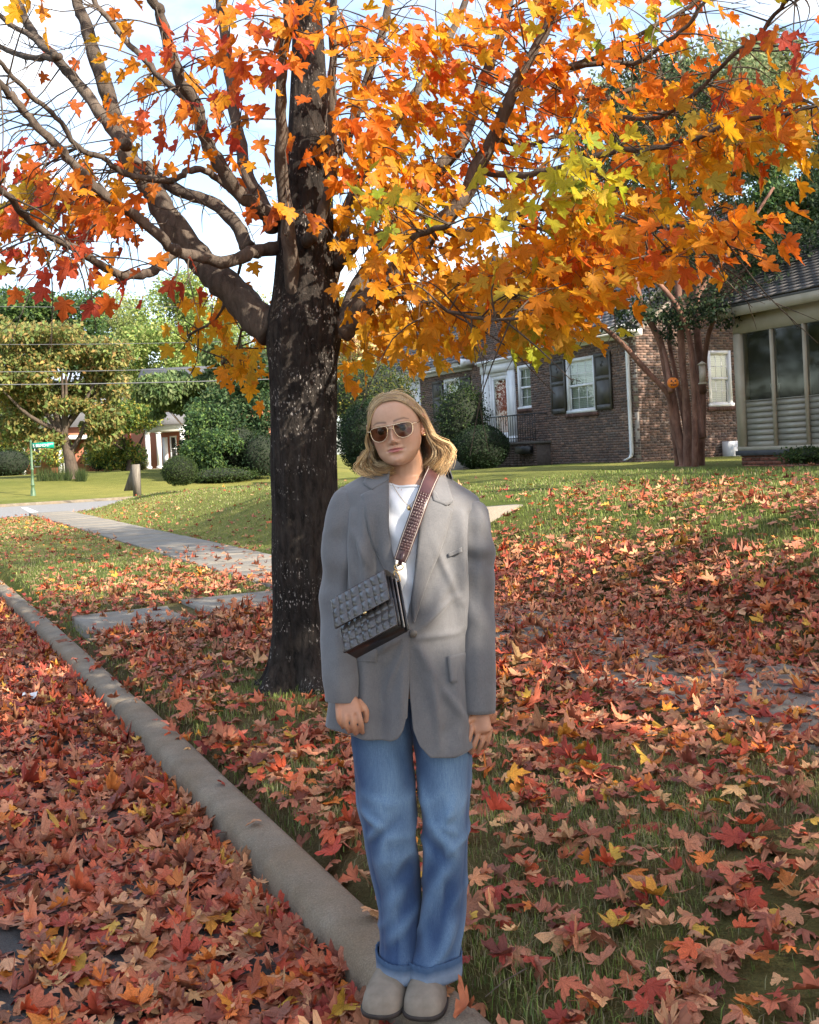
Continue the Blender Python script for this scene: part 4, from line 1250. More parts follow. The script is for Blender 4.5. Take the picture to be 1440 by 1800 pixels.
# the 300 that show largest are parts of their own
lx, ly = proj(LP)
vis = (lx > 0) & (lx < 1440) & (ly > 0) & (ly < 720)
score = np.where(vis, LS / LP[:, 1] * (0.4 + np.abs(Z_[:, 1])), -1)
big = np.argsort(-score)[:300]
rest = np.setdiff1d(np.arange(len(LP)), big)
leaf_me = {}
for i in big:
    k = rngL.randint(10)
    tv, tf, tu = TMPR[k]
    hue = i % 45
    if (k, hue) not in leaf_me:
        leaf_me[(k, hue)] = make_mesh("leaf", tv, tf, tree_leaf_mat, smooth=True, col=np.tile(LC[i], (len(tv), 1)), uv=tu)
    me = leaf_me[(k, hue)] if rngL.rand() < 0.0 else make_mesh("leaf", tv, tf, tree_leaf_mat, smooth=True, col=np.tile(LC[i], (len(tv), 1)), uv=tu)
    o = bpy.data.objects.new("leaf", me)
    link(o, maple, LP[i])
    Mx = Matrix((tuple(X_[i]), tuple(Y_[i]), tuple(Z_[i]))).transposed()
    o.rotation_euler = Mx.to_euler(); o.scale = (LS[i],) * 3
V, Fs, U, Cc = batch(TMPL, LP[rest], X_[rest], Y_[rest], Z_[rest], LS[rest], LC[rest], rngL)
o = obj("crown", V, Fs, tree_leaf_mat, maple, col=Cc, uv=U); o["kind"] = "stuff"

# ================================================================== other trees and bushes
foliage_mat = M_attr("foliage", 0.65, 0.1, 40, 0.3, 6, transl=0.45)
wood_mat = bark_material("grey_bark", (0.06, 0.045, 0.035), (0.14, 0.11, 0.085), None, 3, 0.6)
myrtle_bark = bark_material("myrtle_bark", (0.115, 0.055, 0.042), (0.29, 0.165, 0.120), None, 3, 0.3)

def cards(rng, pos, size, col, up=0.5, droop=0.0, long=1.9, outdir=None):
    """small pointed leaves, two bent triangles pairs each."""
    n = len(pos)
    y = rng.normal(0, 1, (n, 3)); y[:, 2] -= droop
    if outdir is not None: y += outdir * 0.7
    z = rng.normal(0, 1, (n, 3)); z[:, 2] += up
    if outdir is not None: z += outdir * 0.8
    X, Y, Z = axes_from(y, z)
    w = size / long
    p0 = pos - Y * size[:, None] * 0.5
    p2 = pos + Y * size[:, None] * 0.5
    p1 = pos + X * w[:, None] * 0.5 - Z * w[:, None] * 0.12
    p3 = pos - X * w[:, None] * 0.5 - Z * w[:, None] * 0.12
    V = np.stack([p0, p1, p2, p3], 1).reshape(-1, 3)
    b = np.arange(n)[:, None] * 4
    Fs = np.concatenate([b + [0, 1, 2], b + [0, 2, 3]])
    return V, Fs, np.repeat(col, 4, axis=0)

def clump_points(rng, clumps, total, shell=0.55):
    cl = np.array(clumps, float)                     # x y z rx ry rz
    vol = cl[:, 3] * cl[:, 4] * cl[:, 5]
    vol = vol ** 0.75
    cnt = np.maximum(1, (vol / vol.sum() * total).astype(int))
    P, O = [], []
    for c, k in zip(cl, cnt):
        d = rng.normal(0, 1, (k, 3)); d /= np.linalg.norm(d, axis=1)[:, None]
        r = shell + (1 - shell) * rng.rand(k, 1) ** 0.6
        r *= 1 + 0.18 * rng.randn(k, 1) * (rng.rand(k, 1) < 0.35)
        P.append(c[:3] + d * r * c[3:6]); O.append(d)
    return np.concatenate(P), np.concatenate(O)

def sub_clumps(rng, c, r, n, k=0.42):
    """uneven crown: n lumps spread through the ellipsoid c, r."""
    out = []
    for i in range(n):
        d = rng.normal(0, 1, 3); d /= np.linalg.norm(d)
        q = rng.rand() ** 0.45
        s = k * rng.uniform(0.6, 1.25)
        out.append([*(np.array(c) + d * q * np.array(r) * 0.82), r[0] * s, r[1] * s, r[2] * s * 0.85])
    return out

def tree_px(name, label, crown_px, Y, base_px, pal, leaves, size, trunk_w, group=None, n_sub=9, bark=wood_mat, droop=0.2, seed=1, limbs=7, extra=None, transl=None):
    """crown_px: list of (px, py, rx, ry) ellipses at depth Y."""
    rng = np.random.RandomState(seed)
    base = at(base_px[0], base_px[1], Y)
    t = empty(name, base, label, "tree", group)
    cl = []
    for (x, y, rx, ry) in crown_px:
        c = at(x, y, Y); k = Y / F_PX
        cl += sub_clumps(rng, c + [0, rng.uniform(-0.5, 0.5) * rx * k, 0], (rx * k * 1.12, rx * k, ry * k * 1.12), n_sub, 0.50)
    P, O = clump_points(rng, cl, int(leaves * 1.9), 0.35)
    V, Fs, C = cards(rng, P, rng.uniform(0.7, 1.3, len(P)) * size * 1.1, pick(rng, np.array(pal) * 2.3, len(P), 0.28), droop=droop, outdir=O)
    top = np.mean([c[:3] for c in cl], axis=0)
    tr = MB()
    pts = smooth_path([base - [0, 0, 0.3], base + (top - base) * 0.35 + [0.05 * Y / 20, 0, 0], base + (top - base) * 0.95], 6)
    w = trunk_w * Y / F_PX / 2
    tr.tube(pts, np.linspace(w * 1.25, w * 0.35, len(pts)), 10)
    tk = tr.build("trunk", bark, t, smooth=True)
    for k in range(limbs):
        L = MB()
        c = np.array(cl[(k * 5) % len(cl)][:3])
        a = pts[int(len(pts) * rng.uniform(0.3, 0.7))]
        L.tube(smooth_path([a, (a + c) / 2 + [0, 0, -0.1 * np.linalg.norm(c - a)], c], 4), np.linspace(w * 0.5, w * 0.1, 9), 6)
        L.build("limb", bark, t, smooth=True)
    o = obj("crown", V, Fs, foliage_mat, t, col=C); o["kind"] = "stuff"
    return t

# crepe myrtle by the house corner
rng = np.random.RandomState(31)
MY = 21.0
myr = empty("crepe_myrtle", at(1212, 810, MY), "multi stemmed crepe myrtle with red brown trunks and dark green crown by the brick corner", "tree")
STEMS = [([(1192, 812), (1187, 770), (1180, 725), (1172, 690), (1135, 650), (1095, 605), (1052, 565), (1030, 520)], 16, 7, -0.4),
 ([(1202, 812), (1192, 760), (1182, 700), (1172, 650), (1158, 595), (1130, 540), (1115, 480), (1100, 400)], 24, 9, 0.0), ([(1210, 812), (1209, 750), (1205, 690), (1200, 640), (1196, 560), (1192, 480), (1200, 380)], 22, 9, -0.5),
 ([(1230, 812), (1233, 750), (1233, 690), (1230, 630), (1224, 560), (1228, 480), (1240, 360)], 26, 10, 0.2), ([(1216, 812), (1200, 720), (1186, 650), (1176, 590), (1185, 520), (1180, 430)], 14, 7, 0.8),
 ([(1234, 690), (1240, 620), (1252, 570), (1280, 520), (1320, 460)], 14, 7, -0.8), ([(1222, 812), (1222, 740), (1217, 650), (1205, 570), (1160, 500), (1060, 430)], 14, 7, -1.0), ([(1236, 770), (1226, 690), (1218, 620), (1216, 540), (1300, 420), (1360, 330)], 11, 6, 0.6),
 ([(1180, 690), (1168, 620), (1148, 575), (1120, 545)], 10, 6, 0.5)]
for course, w0, w1, dy in STEMS:
    if course[0][1] > 800: course = [(course[0][0] + (course[0][0] - 1213) * 0.15, course[0][1] + 14)] + course
    c = smooth_path(np.array(course, float), 5); tt = np.linspace(0, 1, len(c))
    pp = np.array([at(x, y, MY + 0.35 * math.sin(course[0][0]) * (1 - tt[i]) + dy * tt[i]) for i, (x, y) in enumerate(c)])
    V, Fs = tube(pp, (w0 * 0.78 + (w1 - w0 * 0.78) * tt) / 2 * MY / F_PX * (1 + 0.35 * np.exp(-tt * 14)), 9, True, disp=lambda i, t: 1 + 0.10 * np.sin(2 * t + i * 0.3) + 0.05 * np.sin(5 * t + i))
    obj("stem", V, Fs, myrtle_bark, myr, smooth=True)
cl = []
for (x, y, rx, ry, d) in [(1040, 250, 90, 120, 0), (1120, 180, 110, 90, 0.5), (1240, 170, 120, 80, 0.8), (1330, 250, 110, 100, 0.2), (1400, 420, 90, 110, -0.5), (1330, 480, 110, 80, -1), (1180, 400, 130, 120, 0), (1060, 420, 80, 110, 0.5), (1140, 540, 90, 50, -0.3), (1250, 540, 90, 50, -0.8), (1010, 380, 50, 90, 0.8), (1360, 530, 90, 50, -1.2), (1280, 330, 120, 100, 0.6), (1090, 570, 45, 35, 0), (1440, 330, 60, 120, 0), (1030, 590, 30, 14, -0.6), (1170, 580, 60, 30, 0)]:
    k = MY / F_PX
    cl += sub_clumps(rng, at(x, y, MY + d), (rx * k, rx * k, ry * k), 7, 0.40)
P_, O_ = clump_points(rng, cl, 26000, 0.35)
V, Fs, C = cards(rng, P_, rng.uniform(0.05, 0.11, len(P_)), pick(rng, [(0.026, 0.050, 0.022), (0.036, 0.062, 0.026), (0.022, 0.040, 0.021), (0.06, 0.085, 0.030)], len(P_), 0.25), droop=0.3, outdir=O_)
o = obj("crown", V, Fs, foliage_mat, myr, col=C); o["kind"] = "stuff"
# jack-o'-lantern face hung on a stem, and a feeder
pk = at(1183, 673, MY - 0.75)
pumpkin = empty("pumpkin_decoration", pk, "small orange jack-o'-lantern decoration hung on the crepe myrtle stem", "decoration")
th = np.linspace(0, 2 * math.pi, 28, endpoint=False); ph = np.linspace(0.02, math.pi - 0.02, 12)
V = np.array([[0.115 * math.sin(p) * (1 - 0.07 * abs(math.sin(3.5 * t))) * math.cos(t), 0.05 * math.sin(p) * math.sin(t), 0.105 * math.cos(p)] for p in ph for t in th]) + pk
obj("pumpkin_face", V, grid_faces(12, 28, True), M("pumpkin_orange", (0.62, 0.15, 0.01), (0.72, 0.22, 0.015), 8, 0.5), pumpkin, smooth=True)
P = MB()
for tri in ([(-0.055, 0.02), (-0.02, 0.02), (-0.037, 0.055)], [(0.055, 0.02), (0.02, 0.02), (0.037, 0.055)], [(-0.012, -0.005), (0.012, -0.005), (0, 0.018)]):
    P.add([pk + [x, -0.055, z] for x, z in tri] + [pk + [x, -0.040, z] for x, z in tri], [(0, 1, 2), (5, 4, 3), (0, 3, 4, 1), (1, 4, 5, 2), (2, 5, 3, 0)])
mz = [(-0.065, -0.03), (-0.04, -0.055), (-0.015, -0.045), (0.0, -0.06), (0.02, -0.045), (0.04, -0.055), (0.065, -0.03), (0.035, -0.032), (0.01, -0.03), (-0.02, -0.03)]
P.add([pk + [x, -0.053, z] for x, z in mz] + [pk + [x, -0.036, z] for x, z in mz], [tuple(range(10))] + [(j, (j + 1) % 10, 10 + (j + 1) % 10, 10 + j) for j in range(10)])
P.build("carved_face", iron_mat, pumpkin)
V, Fs = tube([pk + [0, 0, 0.10], pk + [0.01, 0, 0.135]], [0.02, 0.014], 7); obj("stalk", V, Fs, wood_mat, pumpkin)
fd = at(1235, 655, MY - 0.9)
feeder = empty("bird_feeder", fd, "pale narrow bird feeder hung on the right stem of the crepe myrtle", "bird feeder")
P = MB(); P.box((fd[0] - 0.05, fd[1] - 0.05, fd[2] - 0.19), (fd[0] + 0.05, fd[1] + 0.05, fd[2] + 0.15)); P.build("tube_body", M("feeder_pale", (0.32, 0.27, 0.20), (0.42, 0.36, 0.28), 6, 0.6), feeder)
P = MB(); P.add([fd + [-0.08, -0.08, 0.15], fd + [0.08, -0.08, 0.15], fd + [0.08, 0.08, 0.15], fd + [-0.08, 0.08, 0.15], fd + [0, 0, 0.22]], [(0, 1, 4), (1, 2, 4), (2, 3, 4), (3, 0, 4), (3, 2, 1, 0)]); P.build("feeder_roof", beige_mat, feeder)
P = MB(); P.box((fd[0] - 0.07, fd[1] - 0.07, fd[2] - 0.21), (fd[0] + 0.07, fd[1] + 0.07, fd[2] - 0.19)); P.build("tray", beige_mat, feeder)

# clipped bushes: a dark twiggy body with small leaves all over it
def bush(label, x, y, rx, ry, Y, pal, n, size, seed, loose=0.12, name="bush", group=None):
    rng = np.random.RandomState(seed)
    k = Y / F_PX
    c = at(x, y, Y)
    r = np.array([rx * k, rx * k, ry * k])
    b = empty(name, c - [0, 0, r[2]], label, "bush", group)
    th = np.linspace(0, 2 * math.pi, 24, endpoint=False); ph = np.linspace(0.01, math.pi - 0.01, 14)
    T2, P2 = np.meshgrid(th, ph)
    q = 0.86 * (1 + 0.05 * vnoise(T2 * 2 * 0 + np.cos(T2) * 3, P2 * 3 + np.sin(T2) * 3, seed))
    V = np.stack([np.sin(P2) * np.cos(T2) * q, np.sin(P2) * np.sin(T2) * q, np.cos(P2) * q], -1).reshape(-1, 3) * r + c
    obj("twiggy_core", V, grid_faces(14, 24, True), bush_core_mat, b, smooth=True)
    d = rng.normal(0, 1, (n, 3)); d /= np.linalg.norm(d, axis=1)[:, None]
    lump = 1 + loose * (vnoise(d[:, 0] * 4 + d[:, 1] * 2, d[:, 2] * 4 - d[:, 1] * 3, seed + 1)) + 0.35 * loose * rng.randn(n)
    d = d[d[:, 2] > -0.95]; lump = lump[:len(d)]
    P_ = c + d * r * (lump * (0.86 + 0.14 * rng.rand(len(d)) ** 0.5))[:, None]
    V, Fs, C = cards(rng, P_, rng.uniform(0.7, 1.4, len(P_)) * size, pick(rng, pal, len(P_), 0.3), outdir=d, up=0.3)
    o = obj("foliage", V, Fs, foliage_mat, b, col=C); o["kind"] = "stuff"
    return b
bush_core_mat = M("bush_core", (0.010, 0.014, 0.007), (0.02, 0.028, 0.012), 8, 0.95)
DG = [(0.022, 0.046, 0.018), (0.032, 0.060, 0.022), (0.018, 0.034, 0.015)]
MG = [(0.05, 0.085, 0.022), (0.075, 0.11, 0.028), (0.035, 0.06, 0.02)]
YG = [(0.16, 0.17, 0.03), (0.11, 0.14, 0.03), (0.22, 0.19, 0.035), (0.08, 0.11, 0.028)]
bush("round clipped dark green bush in front of the stoop", 846, 787, 50, 40, 30.5, DG, 9000, 0.05, 1, 0.05)
bush("loose dark shrub with upright shoots below the shuttered window", 812, 738, 42, 60, 32.0, DG + MG, 7000, 0.07, 2, 0.30)
bush("big rounded hedge bush just right of the maple trunk", 655, 770, 62, 66, 29.0, DG, 12000, 0.06, 3, 0.10)
bush("bright yellow green shrub behind the rounded hedge bush", 648, 700, 75, 60, 37.0, YG + MG, 9000, 0.09, 4, 0.35)
bush("round sunlit green bush at the top of the left bank", 316, 828, 31, 27, 33.0, MG, 7000, 0.04, 5, 0.10)
bush("low green plants at the foot of the glazed porch", 1425, 800, 40, 12, 17.5, MG, 2500, 0.05, 6, 0.5)
for i, (x, y, rx, ry, Y, pal, lab) in enumerate([
    (355, 800, 45, 40, 60, DG + MG, "dark shrub beside the porch steps of the brick house across the street"), (235, 815, 22, 20, 72, MG + YG, "small olive hedge left of the white columned porch"),
    (185, 805, 30, 22, 74, DG, "dark round shrub beside the yellowing tree across the street"), (15, 815, 40, 26, 76, DG, "dark hedge along the far left house"), (420, 790, 40, 45, 58, DG + MG, "dark shrub just left of the maple trunk across the street"), (458, 800, 36, 40, 57, DG, "dark shrub half hidden by the maple trunk across the street"),
    (390, 835, 60, 14, 56, MG, "low ground cover bush below the dark evergreens")]):
    bush(lab, x, y, rx, ry, Y, pal, 3200, 0.11, 20 + i, 0.25)

TG = "trees across the side street"
tree_px("yellowing_tree", "spreading tree turning yellow and orange beside the street sign", [(110, 600, 100, 50), (40, 660, 70, 50), (190, 650, 60, 50), (100, 700, 80, 40), (20, 740, 45, 40), (200, 720, 40, 50), (-60, 640, 60, 70), (70, 770, 40, 22), (170, 760, 40, 25), (0, 600, 50, 40)], 60, (130, 846), [(0.105, 0.125, 0.036), (0.078, 0.10, 0.030), (0.135, 0.13, 0.042), (0.060, 0.082, 0.026), (0.185, 0.125, 0.042), (0.15, 0.125, 0.04)], 17000, 0.26, 22, TG, 10, droop=0.9, seed=2, limbs=9)
tree_px("oak_tree", "tall dark green tree behind the yellowing tree", [(60, 540, 110, 60), (120, 600, 80, 60), (-30, 560, 70, 80)], 95, (90, 822), MG + DG, 10000, 0.34, 16, TG, 9, seed=3)
tree_px("poplar_tree", "pale green tree rising behind the white porch gable", [(310, 540, 60, 70), (300, 620, 80, 60), (380, 600, 60, 60), (250, 640, 50, 60)], 100, (300, 822), [(0.14, 0.18, 0.05), (0.10, 0.14, 0.04), (0.17, 0.19, 0.06)], 10000, 0.32, 12, TG, 9, seed=4)
tree_px("willowy_tree", "drooping grey green tree above the white columned porch", [(330, 680, 70, 50), (400, 660, 60, 60), (300, 720, 40, 25)], 64, (400, 832), [(0.07, 0.10, 0.035), (0.10, 0.13, 0.05), (0.05, 0.075, 0.03)], 11000, 0.26, 10, TG, 9, droop=1.6, seed=5)
tree_px("evergreen_tree", "dense dark evergreen close behind the maple trunk", [(440, 690, 45, 70), (395, 740, 60, 60), (455, 770, 40, 60), (380, 805, 60, 35), (440, 815, 50, 30), (350, 780, 30, 40)], 59, (430, 838), DG + [(0.05, 0.07, 0.025)], 12000, 0.22, 10, TG, 9, seed=6)
tree_px("red_tree", "little red leaved tree left of the white porch columns", [(243, 775, 16, 22)], 79, (243, 822), [(0.42, 0.10, 0.05), (0.36, 0.07, 0.04)], 1200, 0.2, 3, TG, 6, seed=7, limbs=3)
tree_px("pale_tree", "pale pinkish tree behind the roof of the brick cottage", [(690, 600, 60, 50), (640, 560, 60, 50), (620, 620, 50, 50)], 62, (660, 805), [(0.30, 0.22, 0.14), (0.24, 0.22, 0.09), (0.34, 0.25, 0.12)], 7000, 0.26, 10, None, 9, seed=8)
tree_px("tall_tree", "tall grey green tree rising behind the brick cottage", [(1200, 200, 150, 90), (1120, 260, 120, 90), (1290, 160, 90, 80), (1340, 250, 80, 90), (1040, 200, 60, 60)], 38, (1200, 800), [(0.10, 0.12, 0.055), (0.13, 0.14, 0.07), (0.075, 0.095, 0.045)], 15000, 0.17, 14, None, 9, seed=9)
tree_px("dark_tree", "dark green tree behind the roof of the glazed porch", [(1400, 420, 90, 90), (1350, 340, 70, 70), (1470, 330, 80, 110)], 27, (1420, 790), DG + MG, 13000, 0.12, 14, None, 9, seed=10)
for i, (cr, Y, bx, pal, lab) in enumerate([
    ([(230, 560, 70, 70), (180, 620, 70, 60), (260, 650, 60, 60)], 108, 220, [(0.12, 0.15, 0.05), (0.16, 0.17, 0.06)], "pale green tree between the oak and the poplar far beyond the street"),
    ([(400, 570, 70, 80), (450, 630, 60, 70), (360, 650, 60, 50)], 112, 410, [(0.10, 0.13, 0.05), (0.22, 0.18, 0.08), (0.13, 0.15, 0.05)], "soft green and rust tree far beyond the dark evergreens"),
    ([(-20, 640, 90, 90), (40, 720, 70, 60), (20, 790, 60, 34), (90, 790, 40, 34), (-40, 780, 50, 40)], 80, 0, MG + YG, "leafy green tree at the far left edge behind the hedge"),
    ([(560, 600, 80, 90), (620, 650, 70, 70), (520, 690, 60, 60)], 96, 560, [(0.13, 0.16, 0.05), (0.18, 0.17, 0.06)], "yellowish green tree far behind the maple trunk"),
    ([(250, 715, 60, 36), (200, 745, 50, 40), (185, 790, 40, 36), (225, 800, 24, 26)], 70, 225, MG + YG, "small green tree hiding the roof left of the white porch"),
    ([(365, 740, 40, 50), (350, 800, 34, 34), (385, 790, 40, 45)], 57, 360, DG + MG, "dark leafy shrubby tree beside the white columned porch")]):
    tree_px("leafy_tree", lab, cr, Y, (bx, 828), pal, 6500, 0.28 * Y / 100, 9, TG, 9, seed=40 + i, droop=0.6)
for i, (s_, n_, lab) in enumerate([(30, -17, "unseen tall hedge added across the road half way to the corner"), (38, -17, "unseen tall hedge added across the road near the corner"), (46, -17, "unseen tall hedge added across both roads"), (54, -14, "unseen tall hedge added beyond the crossing of the two roads")]):  # unseen hedges, added to hide low sky from the porch glass reflections
    p = W(s_, n_, 1.4); x, y = proj(p) if p[1] > 1 else (0, 0)
    bush(lab, float(x), float(y), 4.6 * F_PX / p[1], 2.6 * F_PX / p[1], p[1], MG + DG, 5000, 0.25, 70 + i, 0.12, "hedge")
# tufts of tall grass round the tree across the street, an old fence end
rng = np.random.RandomState(77)
def tufts(name, label, boxes, n, h):
    V, Fs = [], []
    for (x0, x1, y, Y) in boxes:
        for k in range(n):
            b = at(rng.uniform(x0, x1), y, Y + rng.uniform(-0.8, 0.8)); d = rng.normal(0, 0.18, 3) * h
            i = len(V); w = 0.02
            V += [b + [-w, 0, -0.1], b + [w, 0, -0.1], b + d + [0, 0, h * rng.uniform(0.6, 1.1)]]; Fs.append((i, i + 1, i + 2))
    c = pick(rng, MG + [(0.14, 0.16, 0.06)], len(V))
    o = obj(name, np.array(V), np.array(Fs), foliage_mat, col=c); tag(o, label, "plant", kind="stuff")
tufts("tall_grass", "tall wild grass at the foot of the yellowing tree across the street", [(65, 125, 842, 59), (135, 150, 846, 58.5)], 260, 0.7)
old_wood = M("weathered_wood", (0.12, 0.10, 0.08), (0.24, 0.21, 0.17), 9, 0.9, 0.4, 60, stretch=(3, 3, 0.3))
fe = empty("fence_stump", at(232, 858, 36.5), "weathered wooden fence post with a slanting brace on the left lawn", "fence post")
P = MB(); b = at(240, 862, 36.5); P.box((b[0] - 0.10, b[1] - 0.08, b[2] - 0.2), (b[0] + 0.14, b[1] + 0.08, b[2] + 0.88)); P.build("post", old_wood, fe)
P = MB(); P.add([b + [-0.1, -0.05, 0.85], b + [-0.1, 0.03, 0.85], b + [-0.42, 0.03, 0.0], b + [-0.42, -0.05, 0.0], b + [-0.1, -0.05, 0.0], b + [-0.1, 0.03, 0.0]], [(0, 3, 4), (1, 5, 2), (0, 1, 2, 3), (3, 2, 5, 4)]); P.build("brace", old_wood, fe)

# street sign
sgn = empty("street_sign", at(59, 882, 50), "green street name sign on a green fluted post at the corner", "street sign")
green_post = M("green_paint", (0.06, 0.12, 0.06), (0.10, 0.17, 0.09), 6, 0.5)
SY = 50.0; kx = SY / F_PX
def sp(x, y): return at(x, y, SY)
b0 = sp(59, 882)
prof_ = [(0, 0.17), (0.10, 0.17), (0.12, 0.13), (0.5, 0.11), (0.62, 0.075), (0.72, 0.07), (0.76, 0.10), (0.80, 0.10), (0.84, 0.065), (1.45, 0.06), (1.48, 0.085), (1.53, 0.085), (1.56, 0.055), (2.75, 0.05), (2.80, 0.06), (2.86, 0.02)]
V, Fs = tube([b0 + [0, 0, z] for z, r in prof_], [r for z, r in prof_], 12); obj("post", V, Fs, green_post, sgn)
sign_mat = M("sign_green", (0.0, 0.26, 0.17), (0.0, 0.30, 0.20), 5, 0.4)
P = MB(); sx0 = b0[0] + 0.06; P.box((sx0, SY - 0.05, b0[2] + 2.45), (sx0 + 1.02, SY - 0.03, b0[2] + 2.72)); bl = P.build("sign_blade", sign_mat, sgn)
fc = bpy.data.curves.new("lettering", 'FONT'); fc.body = "S. BELMONT"; fc.size = 0.19; fc.extrude = 0.004; fc.space_character = 0.92
fo = bpy.data.objects.new("tmp", fc); COL.objects.link(fo); bpy.context.view_layer.update()
me = bpy.data.meshes.new_from_object(fo.evaluated_get(bpy.context.evaluated_depsgraph_get())); bpy.data.objects.remove(fo)
me.materials.clear(); me.materials.append(white_mat)
lt = bpy.data.objects.new("lettering", me); link(lt, bl, (sx0 + 0.05, SY - 0.056, b0[2] + 2.52)); lt.rotation_euler = (math.pi / 2, 0, 0)
wx = max(v.co.x for v in me.vertices); lt.scale = (0.78 / wx, 1, 1)
fc = bpy.data.curves.new("suffix", 'FONT'); fc.body = "AVE"; fc.size = 0.10; fc.extrude = 0.004
fo = bpy.data.objects.new("tmp", fc); COL.objects.link(fo); bpy.context.view_layer.update()
me2 = bpy.data.meshes.new_from_object(fo.evaluated_get(bpy.context.evaluated_depsgraph_get())); bpy.data.objects.remove(fo)
me2.materials.clear(); me2.materials.append(white_mat)
lt2 = bpy.data.objects.new("lettering", me2); link(lt2, bl, (sx0 + 0.84, SY - 0.056, b0[2] + 2.60)); lt2.rotation_euler = (math.pi / 2, 0, 0)
wx = max(v.co.x for v in me2.vertices); lt2.scale = (0.14 / wx, 1, 1)

# overhead wires on the left
wire_mat = M("wire_grey", (0.13, 0.13, 0.13), (0.18, 0.18, 0.18), 3, 0.6)
for (ya, yb, w, lab) in ((667, 657, 0.030, "lowest and thickest grey utility wire crossing the trees on the left"), (645, 634, 0.022, "second lowest utility wire crossing the trees on the left"), (594, 590, 0.016, "thin utility wire across the middle of the left trees"), (521, 532, 0.016, "utility wire against the sky above the left trees"), (464, 474, 0.014, "highest thin utility wire against the sky on the left")):
    a, b = at(-500, ya + 4, 42), at(720, yb, 42)
    pts = [a + (b - a) * t + [0, 0, -0.25 * math.sin(math.pi * t)] for t in np.linspace(0, 1, 14)]
    V, Fs = tube(pts, w * 0.65, 5)
    o = obj("utility_wire", V, Fs, wire_mat, loc=pts[0]); tag(o, lab, "wire", "utility wires")

# ================================================================== unseen maples added out of view to shade the scene
LIT = []                                            # leaves left out of those crowns to put sun on chosen spots: (plane, value, centre a, b, radius a, b)
def lit_hit(p):
    d = np.array(SUN_DIR)
    hit = np.zeros(len(p), bool)
    for (ax, val, a, b, ra, rb) in LIT:
        t = (p[:, ax] - val) / d[ax]
        q = p - d * t[:, None]
        u, v = [q[:, k] for k in range(3) if k != ax]
        hit |= (((u - a) / ra) ** 2 + ((v - b) / rb) ** 2 < 1) & (t > 0)
    return hit
LIT += [(1, 2.96, 0.125, 1.24, 0.16, 0.32), (1, 3.02, 0.17, 1.42, 0.16, 0.16), (1, 2.99, 0.01, 1.28, 0.13, 0.22), (1, 3.08, 0.11, 1.60, 0.14, 0.22)]
LIT += [(2, -0.1, -1.22, 2.95, 0.34, 0.26), (2, 0.05, 1.35, 3.95, 0.13, 0.10), (2, 1.0, 3.8, 8.5, 1.1, 0.55), (2, 1.0, 3.0, 10.0, 1.1, 0.6), (2, 0.95, 2.3, 11.3, 1.0, 0.5), (2, 1.0, 5.2, 8.6, 1.0, 0.5)]
SH = [leaf_template(80 + k, 0.5, simple=True) for k in range(5)]
def shade_tree(base, c, r, n, seed, label, pal=OR + AM):
    rng = np.random.RandomState(seed)
    t = empty("shade_maple", base, label, "tree", "unseen trees added for shade")
    cl = sub_clumps(rng, c, r, 26, 0.40)
    P, O = clump_points(rng, cl, n, 0.2)
    X, Yy = proj(P)
    vis = (P[:, 1] > 0.3) & (X > -150) & (X < 1590) & (Yy > -150)
    P = P[~vis]
    y = rng.normal(0, 0.7, P.shape) - [0, 0, 0.6]; z = rng.normal(0, 0.6, P.shape) + np.array(SUN_DIR) * 0.9
    X, Yv, Z = axes_from(y, z); sz = rng.uniform(0.15, 0.24, len(P))
    keep = ~lit_hit(P + Yv * sz[:, None] * 0.42)
    P, X, Yv, Z, sz = P[keep], X[keep], Yv[keep], Z[keep], sz[keep]
    V, Fs, U, Cc = batch(SH, P, X, Yv, Z, sz, pick(rng, pal, len(P)), rng)
    o = obj("crown", V, Fs, tree_leaf_mat, t, col=Cc, uv=U); o["kind"] = "stuff"
    base = np.array(base); c = np.array(c)
    T = MB(); T.tube(smooth_path([base - [0, 0, 0.3], base * 0.6 + np.array([base[0] * 0.4 + c[0] * 0, base[1] * 0.4, c[2] * 0.4]), [ (base[0] + c[0]) / 2, (base[1] + c[1]) / 2, c[2] - r[2] * 0.5], c], 5), np.linspace(0.24, 0.06, 16), 10)
    T.build("trunk", bark_limb, t, smooth=True)
    for k in range(8):
        L = MB(); q = np.array(cl[k * 3][:3]); a = (base + c) / 2; a[2] = c[2] - r[2] * 0.9
        L.tube(smooth_path([a, (a + q) / 2 + [0, 0, -0.3], q], 4), np.linspace(0.08, 0.02, 9), 6); L.build("branch", bark_limb, t, smooth=True)
shade_tree((4.3, -3.6, 0.1), (5.2, -2.2, 6.2), (3.8, 4.0, 2.5), 3900, 1, "unseen maple behind the camera, added to shade the foreground")
shade_tree((10.5, 1.2, 1.0), (10.2, 1.6, 6.6), (4.3, 4.2, 2.7), 4200, 2, "unseen maple to the right of the camera, added to shade the bank")
shade_tree((9.0, 9.0, 1.0), (9.8, 8.0, 12.0), (4.6, 4.4, 2.6), 3800, 6, "unseen tall maple on the right lawn, added to shade the left bank")
shade_tree((17.0, 8.5, 1.0), (16.0, 9.0, 7.2), (5.4, 5.2, 3.2), 6000, 3, "unseen maple far to the right of the camera, added to shade the bank and lawn")
shade_tree((20.0, 22.0, 1.0), (15.0, 22.3, 7.6), (4.6, 4.4, 3.2), 4200, 5, "unseen maple beyond the glazed porch, added to shade the brick side wall")
shade_tree((11.0, -7.0, 0.2), (10.0, -6.0, 7.4), (4.6, 4.2, 2.8), 3200, 4, "unseen maple further behind the camera, added for shade")
